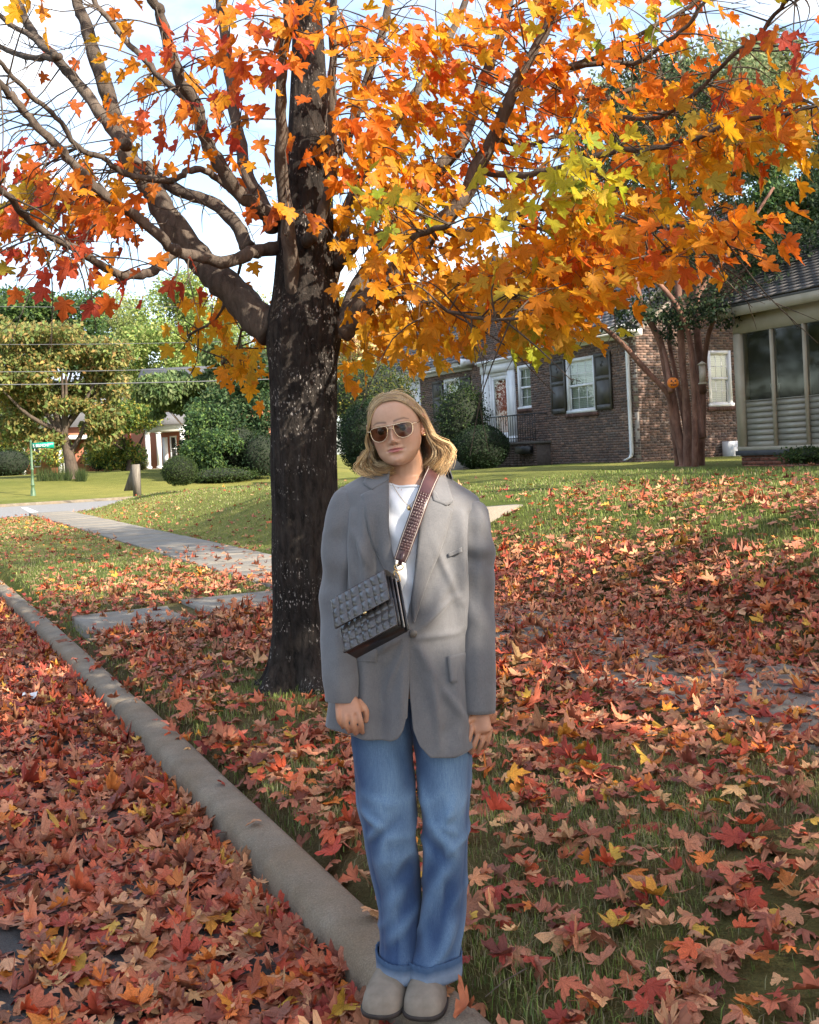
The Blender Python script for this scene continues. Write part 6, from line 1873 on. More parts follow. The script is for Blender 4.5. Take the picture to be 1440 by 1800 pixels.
patch("collar", [((686, 822), (650, 827)), ((685, 830), (643, 838)), ((684, 838), (638, 849)), ((684, 842), (655, 860))], lambda w: 0.017 + 0 * w, 0.004, wool, blz)
patch("collar", [((757, 826), (783, 833)), ((757, 834), (790, 858)), ((757, 842), (797, 881)), ((757, 846), (785, 888)), ((757, 850), (762, 879))], lambda w: 0.017 + 0 * w, 0.004, wool, blz)
# collar stand round the back of the neck
th = np.linspace(math.pi * 0.42, math.pi * 1.58, 40)
rowsV = []
for (z, k, r) in ((1.470, 1.0, 0.012), (1.50, 0.93, 0.010), (1.512, 0.90, 0.004), (1.505, 1.0, -0.006), (1.475, 1.08, -0.014)):
    P = torso(th, np.full(40, 1.478)); c = np.array([0.005, 3.14, 0])
    P2 = c + (P - c) * [k, k, 1]; P2[:, 2] = z - tilt_k(1.47) * P2[:, 0]
    rowsV.append(P2)
obj("collar", np.concatenate(rowsV), grid_faces(5, 40), wool, blz, smooth=True)
# pockets, button, seams
fl = lambda w: 0.005 + 0 * w
patch("pocket_flap", [((620, 1146), (663, 1140)), ((621, 1155), (664, 1150)), ((623, 1163), (662, 1164))], fl, 0.004, wool, blz)
patch("pocket_flap", [((787, 1153), (822, 1146)), ((789, 1175), (823, 1170)), ((792, 1200), (824, 1196))], fl, 0.004, wool, blz)
patch("breast_pocket", [((788, 973), (812, 962)), ((788, 976), (812, 966)), ((789, 979), (813, 969))], fl, 0.003, wool, blz)
bc = on_front(727, 1114, 0.008)
V, Fs = tube([bc + [0, 0.004, 0], bc, bc - [0, 0.002, 0], bc - [0, 0.003, 0]], [0.0095, 0.0105, 0.0095, 0.006], 16)
obj("button", V, Fs, M("horn_button", (0.10, 0.085, 0.07), (0.16, 0.14, 0.12), 60, 0.3), blz, smooth=True)

# sleeves
def sleeve(course, sgn, seed):
    C = smooth_path(np.array(course, float), 9)                    # px, py, half width px, depth
    n = len(C)
    pts = np.array([q(c[0], c[1], c[3]) for c in C]); rad = C[:, 2] / F_PX * (PY + C[:, 3])
    T, Nn, B = frames(pts)
    SDS = 56
    th = np.linspace(0, 2 * math.pi, SDS, endpoint=False)
    V = []
    tt = np.linspace(0, 1, n)
    for i in range(n):
        X = np.array([1.0, 0, 0]) - T[i] * T[i][0]; X /= np.linalg.norm(X)
        Yv = np.cross(T[i], X)
        dep = 1.02 + 0.14 * math.sin(tt[i] * 3)
        elb = math.exp(-((tt[i] - 0.52) / 0.16) ** 2)
        f = 0.026 * np.sin(2 * th + tt[i] * 16 + seed) * (0.4 + elb) + 0.105 * elb * np.sin(tt[i] * 46 + 1.2 * np.sin(th + seed)) * np.clip(0.5 + 0.5 * np.cos(th - 1.57), 0, 1) + 0.03 * vnoise(th * 1.6 + seed, tt[i] * 7 + 0 * th, 80 + seed)
        f = f + 0.085 * np.exp(-((np.mod(th - 0.9 - tt[i] * 0.8 + math.pi, 2 * math.pi) - math.pi) / 0.28) ** 2) - 0.055 * np.exp(-((np.mod(th - 1.9 + tt[i] * 0.6 + math.pi, 2 * math.pi) - math.pi) / 0.3) ** 2)
        f = f + 0.075 * crease(th * 1.3 + tt[i] * 2.5 + seed, tt[i] * 5 - th * 0.5, 310 + seed) + (0.03 + 0.05 * elb) * crease(th * 0.9 - tt[i] * 4 + seed, tt[i] * 13, 320 + seed, 2.2)
        f = f * min(1, (1 - tt[i]) * 8) - 0.02
        r = rad[i] * (1 + f)
        V.append(pts[i] + r[:, None] * np.cos(th)[:, None] * X + (r * dep)[:, None] * np.sin(th)[:, None] * Yv)
    c_end = V[-1].mean(0)
    for k, s in ((0, 0.96), (-4, 0.90), (-8, 0.88)):
        ring = V[n - 1 + k] if k else V[n - 1]
        V.append(ring.mean(0) + (ring - ring.mean(0)) * s)
    Fs = [tuple(f) for f in grid_faces(len(V), SDS, True)] + [tuple(range(SDS - 1, -1, -1))]
    return obj("sleeve", np.concatenate(V), Fs, wool, blz, smooth=True)
sleeve([(616, 861, 10, 0.012), (613, 867, 20, 0.01), (610.5, 880, 28.5, 0.005), (608.5, 903, 34, 0.0), (605, 945, 36.5, 0.0), (599, 1000, 35, 0.0), (596, 1060, 33.5, -0.005), (597, 1120, 32.5, -0.05), (599, 1175, 31.2, -0.095), (601, 1212, 30.2, -0.114), (601, 1231, 30.0, -0.116)], -1, 3)
sleeve([(829, 880, 10, 0.012), (829, 886, 20, 0.01), (829, 898, 28, 0.005), (829, 920, 33, 0.0), (830, 960, 36, 0.0), (832, 1000, 35, 0.0), (835, 1060, 33, -0.005), (838, 1120, 31.5, -0.015), (840, 1180, 31, -0.03), (841, 1252, 31, -0.04)], 1, 5)

# white T-shirt under it
nu, nv = 60, 96
th = np.linspace(-math.pi, math.pi, nv, endpoint=False)[None, :]
zn = 1.447 + 0.004 * np.minimum(np.abs(th) / 0.4, 1) ** 2 - 0.085 * sstep(np.abs(th), 0.36, 0.8)
v = np.linspace(0, 1, nu)[:, None]
Z = 1.00 + (zn - 1.00) * v
P = torso(th, Z, 0, 0.90)
fold_t = 0.0055 * np.sin(Z * 70 + 4 * np.sin(th * 2) + th * 5) * np.clip(np.cos(th), 0, 1) + 0.004 * vnoise(th * 5, Z * 14, 70)
N = grid_normals(P, nu, nv); N = np.where((N[..., 1:2] * np.cos(th)[..., None]) > 0, -N, N)
P = P + N * fold_t[..., None]
P[-1] = P[-1]; 
V, Fs = P.reshape(-1, 3), [tuple(f) for f in grid_faces(nu, nv, True)]
tee = obj("t_shirt", V, Fs, cotton, person, smooth=True)
top = P[-1] + N[-1] * 0.002
V, Fs = tube(np.vstack([top, top[:1]]), 0.004, 6, False); obj("neck_band", V, Fs, cotton, tee, smooth=True)

# ------------------------------------------------------------------ jeans
def denim_material():
    m, nt, b = mat_new("denim")
    b.inputs["Roughness"].default_value = 0.85; b.inputs["Specular IOR Level"].default_value = 0.15
    b.inputs["Sheen Weight"].default_value = 0.15
    a = nt.nodes.new("ShaderNodeAttribute"); a.attribute_name = "col"
    f = noise_fac(nt, coords(nt, (1, 1, 0.05)), 620, 4, 0.7); g = noise_fac(nt, coords(nt, (0.4, 1, 1)), 600, 2, 0.6); h = noise_fac(nt, coords(nt, (1, 1, 0.4)), 9, 5, 0.6)
    c = mixc(nt, 1.0, a.outputs["Color"], ramp(nt, f, [(0.32, (0.76, 0.80, 0.86)), (0.68, (1.28, 1.22, 1.14))]), 'MULTIPLY')
    c = mixc(nt, 1.0, c, ramp(nt, g, [(0.3, (0.85, 0.88, 0.92)), (0.7, (1.15, 1.12, 1.06))]), 'MULTIPLY')
    c = mixc(nt, 1.0, c, ramp(nt, h, [(0.3, (0.85, 0.87, 0.9)), (0.7, (1.18, 1.15, 1.1))]), 'MULTIPLY')
    nt.links.new(c, b.inputs["Base Color"])
    bump(nt, b, h, 0.25, 0.01, bump(nt, b, f, 0.25, 0.001))
    return m
denim = denim_material()
jeans = None
def leg(rows, folds, seed, name, parent, z_lo_dy):
    C = smooth_path(np.array(rows, float), 12)                     # px, py, half width px, depth offset, depth radius
    n = len(C); SDS = 84
    th = np.linspace(0, 2 * math.pi, SDS, endpoint=False)
    V, col = [], []
    for i in range(n):
        c = q(C[i, 0], C[i, 1], C[i, 3]); a = C[i, 2] / F_PX * (PY + C[i, 3]); b = C[i, 4]
        x = np.sign(np.sin(th)) * np.abs(np.sin(th)) ** 0.9 * a; y = -np.sign(np.cos(th)) * np.abs(np.cos(th)) ** 0.9 * b
        z = c[2] + 0 * th
        fx, fz = c[0] + x, z
        d = np.zeros(SDS)
        fr = np.clip(np.cos(th) * 1.6, 0, 1)
        for (p0, p1, w, h) in folds:
            A, B_ = q(*p0, C[i, 3] - 0.08), q(*p1, C[i, 3] - 0.08)
            d += ridge(fx, fz, (A[0], A[2]), (B_[0], B_[2]), w, h) * fr
        d += 0.0055 * vnoise(th * 1.7 + seed, z * 9, 50 + seed) + 0.0025 * vnoise(th * 4 + seed, z * 22, 52 + seed)
        kn_ = math.exp(-((C[i, 1] - 1470) / 90) ** 2) + 0.8 * math.exp(-((C[i, 1] - 1650) / 60) ** 2)
        d += (0.003 + 0.006 * kn_) * crease(th * 1.0 + z * 5 + seed, z * 16 - th * 1.2, 330 + seed, 2.5) - 0.004 * crease(th * 1.8 + seed, z * 4, 340 + seed)
        nx, ny = np.sin(th), -np.cos(th)
        V.append(np.stack([c[0] + x + nx * d, c[1] + y + ny * d, z], -1))
        wear = np.exp(-((C[i, 1] - 1340) / 150) ** 2) * np.clip(np.cos(th - 0.1), 0, 1) ** 2
        wear = wear + 0.7 * np.clip(d / 0.008, -0.4, 1) + 0.15 * vnoise(th * 2, z * 8, 57)
        # worn bands along the side seam
        base = np.array([0.034, 0.068, 0.155]); light = np.array([0.140, 0.228, 0.350])
        k = np.clip(0.10 + 0.75 * wear, 0, 1)[:, None]
        cc = base * (1 - k) + light * k
        seam = np.exp(-((np.abs(np.sin(th)) - 1) / 0.01) ** 2)[:, None]
        col.append(cc * (1 - 0.35 * seam))
    V = np.concatenate(V); col = np.concatenate(col)
    return V, grid_faces(n, SDS, True), col, SDS, n
LA = [(690, 1150, 62, 0.02, 0.115), (676, 1240, 60, 0.02, 0.112), (670, 1300, 54, 0.015, 0.105), (677, 1380, 50, 0.01, 0.095), (684, 1440, 46, 0.0, 0.090), (689, 1500, 44, 0.01, 0.086), (699, 1560, 40, 0.02, 0.084), (703, 1605, 38, 0.02, 0.085), (703, 1650, 37, 0.015, 0.086), (702, 1682, 37, 0.005, 0.087)]
LB = [(735, 1150, 62, 0.02, 0.115), (760, 1240, 60, 0.02, 0.112), (777, 1310, 50, 0.015, 0.103), (782, 1395, 43.5, 0.005, 0.094), (783, 1455, 40.5, -0.005, 0.090), (781, 1530, 39, -0.005, 0.086), (777, 1605, 38, -0.005, 0.085), (770, 1650, 41, -0.01, 0.086), (763, 1682, 45, -0.02, 0.087)]
FA = [((640, 1432), (668, 1452), 0.011, 0.013), ((646, 1482), (668, 1452), 0.011, 0.012), ((655, 1478), (700, 1440), 0.016, -0.007), ((640, 1400), (690, 1412), 0.016, 0.006), ((660, 1520), (720, 1500), 0.022, 0.006), ((672, 1600), (735, 1540), 0.02, 0.007), ((680, 1660), (735, 1600), 0.016, 0.009), ((690, 1640), (700, 1560), 0.018, 0.006), ((700, 1310), (724, 1400), 0.014, -0.006)]
FB = [((736, 1370), (760, 1450), 0.013, 0.009), ((760, 1450), (800, 1500), 0.013, 0.012), ((800, 1400), (778, 1450), 0.013, 0.010), ((778, 1450), (800, 1462), 0.010, 0.008), ((745, 1470), (790, 1520), 0.016, -0.008), ((800, 1510), (765, 1560), 0.016, 0.010), ((765, 1560), (735, 1640), 0.016, 0.010), ((790, 1560), (770, 1650), 0.016, -0.006), ((800, 1620), (775, 1690), 0.016, 0.009), ((750, 1690), (745, 1620), 0.016, 0.007)]
Va, Fa, Ca, SDS, na = leg(LA, FA, 1, "a", None, 0)
Vb, Fb, Cb, SDS, nb = leg(LB, FB, 4, "b", None, 0)
jeans = obj("jeans", np.vstack([Va, Vb]), np.vstack([Fa, Fb + len(Va)]), denim, person, loc=(-0.05, 3.1, 0.5), smooth=True, col=np.vstack([Ca, Cb]))
# turned-up cuffs: a thick pale band round each hem, with the frayed dark seam on top
def cuff(V, n, lo_px, slope, seed):
    rings = V.reshape(n, SDS, 3)
    base = rings[-1]; c = base.mean(0)
    d = (base - c); L = np.linalg.norm(d[:, :2], axis=1)[:, None]; u = d / L; u[:, 2] = 0
    th = np.linspace(0, 2 * math.pi, SDS, endpoint=False)
    prof = [(0.002, 0.014), (0.006, 0.020), (0.009, 0.017), (0.0095, 0.006), (0.009, -0.015), (0.0085, -0.030), (0.006, -0.040), (0.002, -0.043), (-0.002, -0.038), (-0.003, 0.0)]
    out, cc = [], []
    for k, (o, z) in enumerate(prof):
        wob = 0.003 * vnoise(th * 3, 0 * th + k * 0.2, 33 + seed) + (0.002 * np.sin(th * 31) if k < 3 else 0)
        w = c + (base - c) * 1.0 + u * (o + 0.002 * vnoise(th * 4, 0 * th, 35 + seed))[:, None] if False else base + u * (o + wob)[:, None]
        w = w.copy(); w[:, 2] = c[2] + z + slope * (w[:, 0] - c[0]) + wob
        out.append(w)
        cc.append(np.tile((0.055, 0.10, 0.18) if k < 4 else (0.20, 0.255, 0.34), (SDS, 1)))
    return np.concatenate(out), grid_faces(len(prof), SDS, True), np.concatenate(cc)
cuff_m = M_attr('denim_inside', 0.9, 0.3, 300, 0.12, 60)
for (V_, n_s, sl, sd) in ((Va, na, -0.10, 1), (Vb, nb, 0.10, 4)):
    V, Fs, C = cuff(V_, n_s, 0, sl, sd)
    obj("cuff", V, Fs, cuff_m, jeans, smooth=True, col=C)

# ------------------------------------------------------------------ clogs
suede = M("taupe_suede", (0.195, 0.162, 0.125), (0.265, 0.225, 0.178), 22, 0.95, 0.25, 160, 0.002, spec=0.15)
sole_mat = M("dark_sole", (0.022, 0.017, 0.014), (0.04, 0.03, 0.025), 30, 0.8)
def clog(toe, heel, label, seed):
    toe, heel = np.array(toe), np.array(heel)
    ax = heel - toe; L = np.linalg.norm(ax); ax /= L; sd = np.array([-ax[1], ax[0], 0]) * -1
    t = np.array([0, .015, .05, .10, .17, .26, .38, .5, .62, .75, .88, .96, 1.0])
    w = np.array([.004, .026, .040, .050, .0555, .0580, .0575, .053, .047, .044, .042, .030, .006])
    h = np.array([.026, .043, .056, .066, .073, .079, .087, .096, .10, .098, .09, .075, .05])
    k = empty_child = None
    cz = 0.024
    th = np.linspace(0, math.pi, 25)
    V = []
    tt = smooth_path(np.stack([t, w, h], -1), 3)
    for (a, ww, hh) in tt:
        c = toe + ax * a * L
        e = 0.62
        x = np.cos(th); s = np.sin(th)
        xx = np.sign(x) * np.abs(x) ** 0.72 * ww; zz = cz + (hh - cz) * s ** 0.78
        zz = zz * (1 + 0.02 * vnoise(xx * 60 + seed, a * 9 + 0 * xx, 44))
        V.append(c + xx[:, None] * sd + np.stack([0 * zz, 0 * zz, zz], -1))
    up = obj("clog", np.concatenate(V), grid_faces(len(tt), 25), suede, person, loc=(toe + heel) / 2, smooth=True)
    P = MB()
    for (z0, z1, g, mt) in ((0.013, 0.017, 0.0035, 0), (0.017, 0.027, 0.004, 1)):
        pass
    prof_ = [(0.0145, -0.002), (0.016, 0.003), (0.024, 0.0045), (0.0275, 0.003), (0.028, -0.003)]
    outl = [(a, ww) for a, ww, hh in tt]
    poly = [(a, ww) for a, ww in outl] + [(a, -ww) for a, ww in outl[::-1]]
    Vs = []
    for (z, g) in prof_:
        for (a, ww) in poly:
            s_ = 1 + g / 0.055
            Vs.append(toe + ax * (0.5 + (a - 0.5) * (1 + 2 * g / L)) * L + sd * ww * s_ + [0, 0, z])
    m = len(poly)
    Fs = [tuple(f) for f in grid_faces(len(prof_), m, True)] + [tuple(range(m)), tuple((len(prof_) - 1) * m + j for j in range(m - 1, -1, -1))]
    obj("sole", np.array(Vs), Fs, sole_mat, up, smooth=False)
    # seam round the upper
    seam = []
    for (a, ww, hh) in tt[2:26]:
        seam.append(toe + ax * a * L + sd * ww * 0.995 + [0, 0, cz + 0.006])
    return up
clog((-0.158, 2.925, 0), (-0.098, 3.185, 0), "", 1)
clog((-0.040, 2.905, 0), (0.002, 3.168, 0), "", 2)

# ------------------------------------------------------------------ head and body: one skin
HC = q(696.5, 756, -0.015)
H_up = np.array([-0.15, 0.0, 0.989]); H_up /= np.linalg.norm(H_up)
yaw = math.radians(9)
H_f = np.array([-math.sin(yaw), -math.cos(yaw), 0.03]); H_f -= H_up * np.dot(H_f, H_up); H_f /= np.linalg.norm(H_f)
H_r = np.cross(H_up, H_f)
def hp(x, f, z):                                  # head frame: right in the picture, forward, up
    x, f, z = np.broadcast_arrays(np.asarray(x, float), np.asarray(f, float), np.asarray(z, float))
    return HC + x[..., None] * H_r + f[..., None] * H_f + z[..., None] * H_up
HS = np.array([  # z, half width, front, back
 (-.1005, .004, .062, -.052), (-.098, .018, .070, -.040), (-.092, .033, .0765, -.022), (-.082, .0455, .0800, .0), (-.065, .0570, .0820, .030), (-.045, .0640, .0825, .058), (-.02, .0685, .0825, .080), (0, .0705, .0815, .092),
 (.025, .0725, .0830, .099), (.05, .0715, .0800, .098), (.07, .0640, .0700, .086), (.086, .0480, .050, .064), (.096, .0280, .028, .036), (.1005, .004, .004, .006)])
HSD = smooth_path(HS, 8)
zz_ = np.interp(np.linspace(0, 1, 150), np.linspace(0, 1, len(HSD)), HSD[:, 0])
NT_ = 200
tl = np.linspace(-math.pi, math.pi, NT_, endpoint=False)
tl = np.sign(tl) * math.pi * (np.abs(tl) / math.pi) ** 1.25       # finer towards the face
A_ = np.interp(zz_, HSD[:, 0], HSD[:, 1])[:, None]; Ff = np.interp(zz_, HSD[:, 0], HSD[:, 2])[:, None]; Bb = np.interp(zz_, HSD[:, 0], HSD[:, 3])[:, None]
cen = np.where(Bb < 0.02, (Ff - Bb) / 2 - 0.0, 0.0); cen = np.maximum(0, (Ff - np.maximum(Bb, 0.03)) / 2 * (1 - sstep(zz_, -0.085, -0.02)[:, None]))
th = tl[None, :]
s_, c_ = np.sin(th), np.cos(th)
pe = 2 / 2.25
hx = np.sign(s_) * np.abs(s_) ** pe * A_
hf = np.where(c_ > 0, np.abs(c_) ** pe * (Ff - cen) + cen, cen - np.abs(c_) ** 0.95 * (Bb + cen))
hz = zz_[:, None] + 0 * th
G = lambda x, z, x0, z0, sx, sz: np.exp(-((x - x0) / sx) ** 2 - ((z - z0) / sz) ** 2)
fc_ = np.clip(c_ * 3, 0, 1)
d = np.zeros_like(hx)
nz = np.interp(hz, [-.045, -.040, -.034, -.028, -.018, -.005, .006, .014, .022], [0, .003, .012, .0175, .0130, .0085, .0058, .0035, 0])
nw = np.interp(hz, [-.04, -.030, -.018, 0, .015], [.0100, .0092, .0070, .0062, .009])
d += nz * np.exp(-(np.abs(hx) / nw) ** 2.2)
for sg in (-1, 1):
    d += 0.0060 * G(hx, hz, sg * .0105, -.0335, .0048, .0048) - 0.004 * G(hx, hz, sg * .0060, -.0400, .0038, .0030)
    d += -0.0095 * G(hx, hz, sg * .031, .002, .0165, .0100) + 0.0040 * G(hx, hz, sg * .031, .018, .020, .006)
    d += 0.0045 * G(hx, hz, sg * .040, -.030, .018, .016) - 0.002 * G(hx, hz, sg * .022, -.045, .006, .012)
    d += 0.0030 * G(hx, hz, sg * .031, -.010, .014, .004)
    d += -0.0022 * G(hx, hz, sg * .0235, -.0560, .0035, .0035)
d += 0.0045 * G(hx, hz, 0, -.0503, .0165, .0034) + 0.0058 * G(hx, hz, 0, -.0592, .0150, .0040) - 0.0030 * G(hx, hz, 0, -.0545, .0200, .0014)
d += 0.0012 * G(hx, hz, -.0045, -.0490, .004, .003) + 0.0012 * G(hx, hz, .0045, -.0490, .004, .003) - 0.0012 * G(hx, hz, 0, -.0445, .0025, .004)
d += -0.0042 * G(hx, hz, 0, -.0685, .015, .0045) + 0.0055 * G(hx, hz, 0, -.0850, .016, .010)
hf = hf + d * fc_
head_P = hp(hx, hf, hz).reshape(-1, 3)
skin = np.array([0.53, 0.300, 0.190]); lipc = np.array([0.44, 0.135, 0.125]); hairroot = np.array([0.30, 0.18, 0.085]); browc = np.array([0.13, 0.070, 0.038])
hc = np.tile(skin, (hx.size, 1)).reshape(*hx.shape, 3)
def blend(mask, c):
    global hc
    k = np.clip(mask, 0, 1)[..., None]; hc = hc * (1 - k) + c * k
front_ = c_ > 0.2
blush = 0.30 * (G(hx, hz, .043, -.028, .018, .016) + G(hx, hz, -.043, -.028, .018, .016) + 0.6 * G(hx, hz, 0, -.03, .010, .010) + 0.4 * G(hx, hz, 0, -.088, .015, .01)) * front_
blend(blush, np.array([0.60, 0.25, 0.18]))
lipm = sstep(1 - ((hx / .0245) ** 2 + ((hz + .0550 - .0012 * np.cos(hx * 500)) / np.where(hz > -.0545, .0066 - .10 * np.abs(hx), .0082 - .14 * np.abs(hx))) ** 2), 0.0, 0.35) * front_
blend(0.95 * lipm, lipc)
blend(0.65 * np.exp(-((hz + .0545) / .0010) ** 2) * (np.abs(hx) < .024) * front_, np.array([0.20, 0.07, 0.06]))
for sg in (-1, 1):
    bx = sg * hx
    bz = .0235 + .004 * np.sin(np.clip((bx - .010) / .040, 0, 1) * 2.2) - .35 * np.clip(bx - .040, 0, 1)
    bw = np.interp(bx, [.008, .014, .035, .053], [.0018, .0032, .0028, .0010])
    blend(0.9 * np.exp(-((hz - bz) / bw) ** 2) * (bx > .009) * (bx < .053) * front_, browc)
    blend(0.45 * G(hx, hz, sg * .031, .006, .014, .005) * front_, np.array([0.36, 0.19, 0.13]))
    blend(0.8 * np.exp(-((hz - (.0065 - 14 * (bx - .031) ** 2)) / .0014) ** 2) * (np.abs(bx - .031) < .016) * front_, np.array([0.06, 0.03, 0.025]))
    blend(0.9 * G(hx, hz, sg * .0060, -.0405, .0030, .0018) * front_, np.array([0.16, 0.07, 0.05]))
hl = .090 - 9.0 * (hx + .010) ** 2
scalp = np.maximum(sstep(hz - hl, -0.004, 0.006), sstep(-c_, 0.0, 0.25) * (hz > -0.07))
blend(scalp, hairroot)
head_F = grid_faces(150, NT_, True)[:, ::-1]

# the body under the clothes, with neck, arms, hands and legs: lofts fused into one skin
raw = MB()
def bt(pts, rad, sides=20): raw.tube(smooth_path(np.array(pts), 5), np.interp(np.linspace(0, 1, (len(pts) - 1) * 5 + 1), np.linspace(0, 1, len(pts)), rad), sides)
zs = np.linspace(0.86, 1.475, 30); th = np.linspace(-math.pi, math.pi, 48, endpoint=False)
TB = np.array([torso(th, z, 0, 0.80 if z < 1.40 else 0.80 + 0.07 * (z - 1.40) / 0.075) for z in zs])
raw.add(TB.reshape(-1, 3), [tuple(f[::-1]) for f in grid_faces(30, 48, True)] + [tuple(range(48)), tuple(29 * 48 + j for j in range(47, -1, -1))])
bt([q(722, 905, 0.035), q(720, 868, 0.030), q(717, 845, 0.025), q(713, 815, 0.022), q(706, 780, 0.025)], [0.075, 0.062, 0.0535, 0.0520, 0.052])
bt([q(700, 870, 0.03), q(640, 876, 0.03)], [0.045, 0.045]); bt([q(735, 870, 0.03), q(808, 888, 0.03)], [0.045, 0.045])
# collar bones
bt([q(715, 872, -0.046), q(690, 862, -0.03), q(665, 858, 0.0)], [0.006, 0.006, 0.006], 8); bt([q(722, 872, -0.046), q(748, 866, -0.03), q(772, 864, 0.0)], [0.006, 0.006, 0.006], 8)
bt([q(636, 880, 0.02), q(610, 930, 0.01), q(598, 1040, 0.0), q(602, 1150, -0.06), q(606, 1224, -0.125)], [0.045, 0.044, 0.036, 0.032, 0.024])
bt([q(808, 890, 0.02), q(828, 940, 0.01), q(834, 1050, 0.0), q(839, 1160, -0.03), q(841, 1250, -0.045)], [0.045, 0.044, 0.036, 0.032, 0.024])
bt([q(690, 1140, 0.02), q(677, 1300, 0.02), q(690, 1480, 0.01), q(702, 1690, 0.02), q(700, 1740, 0.03)], [0.085, 0.075, 0.052, 0.036, 0.034]); bt([q(740, 1140, 0.02), q(775, 1300, 0.02), q(780, 1480, 0.0), q(768, 1690, 0.0), q(766, 1740, 0.02)], [0.085, 0.072, 0.052, 0.036, 0.034])
bt([(-0.085, 3.14, 0.075), (-0.12, 3.06, 0.06), (-0.145, 2.98, 0.045)], [0.036, 0.036, 0.020]); bt([(0.0, 3.12, 0.075), (-0.02, 3.04, 0.06), (-0.035, 2.96, 0.045)], [0.036, 0.036, 0.020])
def finger(pts, r0, r1):
    p = smooth_path(np.array(pts), 6); n = len(p)
    r = np.linspace(r0, r1, n) * (1 + 0.06 * np.cos(np.linspace(0, 4 * math.pi, n))); r[-1] *= 0.55; r[-2] *= 0.88
    raw.tube(p, r, 12)
# hand on the picture's left: back of the hand to the camera, fingers curled in
def palm(a, b, wa, wb, ta, tb, wd):
    """flat tapering slab of a palm from a to b; wd: width direction."""
    a, b = np.array(a), np.array(b); wd = np.array(wd, float); ax = (b - a) / np.linalg.norm(b - a); wd -= ax * np.dot(wd, ax); wd /= np.linalg.norm(wd); td = np.cross(ax, wd)
    th = np.linspace(0, 2 * math.pi, 24, endpoint=False); rows = []
    for t, k in ((-0.12, 0.6), (0, 0.9), (0.25, 1), (0.5, 1), (0.75, 1), (1.0, 0.98), (1.12, 0.6)):
        c = a + (b - a) * t; w = (wa + (wb - wa) * t) * k; h = (ta + (tb - ta) * t) * k
        rows.append(c + (np.sign(np.cos(th)) * np.abs(np.cos(th)) ** 0.75 * w)[:, None] * wd + (np.sign(np.sin(th)) * np.abs(np.sin(th)) ** 0.85 * h)[:, None] * td)
    raw.add(np.concatenate(rows), [tuple(f) for f in grid_faces(7, 24, True)] + [tuple(range(23, -1, -1)), tuple(6 * 24 + j for j in range(24))])
palm(q(607, 1226, -0.135), q(615, 1256, -0.153), 0.031, 0.037, 0.015, 0.013, (1, 0, 0.12))
for (k, m, t, r) in (((594, 1251), (596, 1266), (602, 1276), 0.0072), ((606, 1256), (608, 1273), (613, 1284), 0.0080), ((619, 1257), (622, 1275), (625, 1287), 0.0082), ((631, 1254), (635, 1272), (637, 1285), 0.0078)):
    finger([q(k[0], k[1] - 6, -0.147), q(k[0], k[1], -0.159), q(m[0], m[1], -0.161), q(t[0], t[1], -0.143), q(t[0] + 1, t[1] + 3, -0.125)], r * 1.08, r * 0.82)
finger([q(628, 1232, -0.130), q(640, 1243, -0.135), q(644, 1258, -0.135), q(642, 1271, -0.133)], 0.0105, 0.0080)
# hand on the picture's right: seen from the thumb side
palm(q(842, 1254, -0.05), q(845, 1286, -0.062), 0.030, 0.034, 0.017, 0.015, (0.9, -0.35, 0.1))
for (k, m, t, r, dy) in (((829, 1284), (823, 1303), (819, 1317), 0.0080, -0.074), ((841, 1289), (834, 1309), (829, 1322), 0.0082, -0.066), ((852, 1290), (846, 1309), (840, 1321), 0.0080, -0.056), ((862, 1286), (858, 1302), (852, 1314), 0.0072, -0.046)):
    finger([q(k[0], k[1] - 8, dy + 0.008), q(k[0], k[1], dy), q(m[0], m[1], dy), q(t[0], t[1], dy + 0.016), q(t[0] + 2, t[1] + 1, dy + 0.030)], r * 1.08, r * 0.82)
finger([q(830, 1262, -0.060), q(819, 1271, -0.078), q(814, 1283, -0.086), q(812, 1294, -0.084)], 0.0108, 0.0082)
bme = make_mesh("body_raw", np.concatenate(raw.V), raw.F, None)
btmp = bpy.data.objects.new("tmp_body", bme); COL.objects.link(btmp)
md = btmp.modifiers.new("r", 'REMESH'); md.mode = 'VOXEL'; md.voxel_size = 0.0036; md.use_smooth_shade = True
sm = btmp.modifiers.new("s", 'SMOOTH'); sm.factor = 0.5; sm.iterations = 2
bpy.context.view_layer.update()
ev = btmp.evaluated_get(bpy.context.evaluated_depsgraph_get()).to_mesh()
bv = np.empty(len(ev.vertices) * 3, np.float32); ev.vertices.foreach_get("co", bv); bv = bv.reshape(-1, 3)
bl_ = np.empty(len(ev.loops), np.int32); ev.loops.foreach_get("vertex_index", bl_)
bs_ = np.empty(len(ev.polygons), np.int32); ev.polygons.foreach_get("loop_total", bs_)
assert (bs_ == 4).all()
bf_ = bl_.reshape(-1, 4)
btmp.evaluated_get(bpy.context.evaluated_depsgraph_get()).to_mesh_clear()
bpy.data.objects.remove(btmp)
bcol = np.tile(skin * np.array([0.96, 0.93, 0.90]), (len(bv), 1))
hands = bv[:, 2] < 1.0
bcol[hands] = skin * np.array([0.92, 0.80, 0.74])
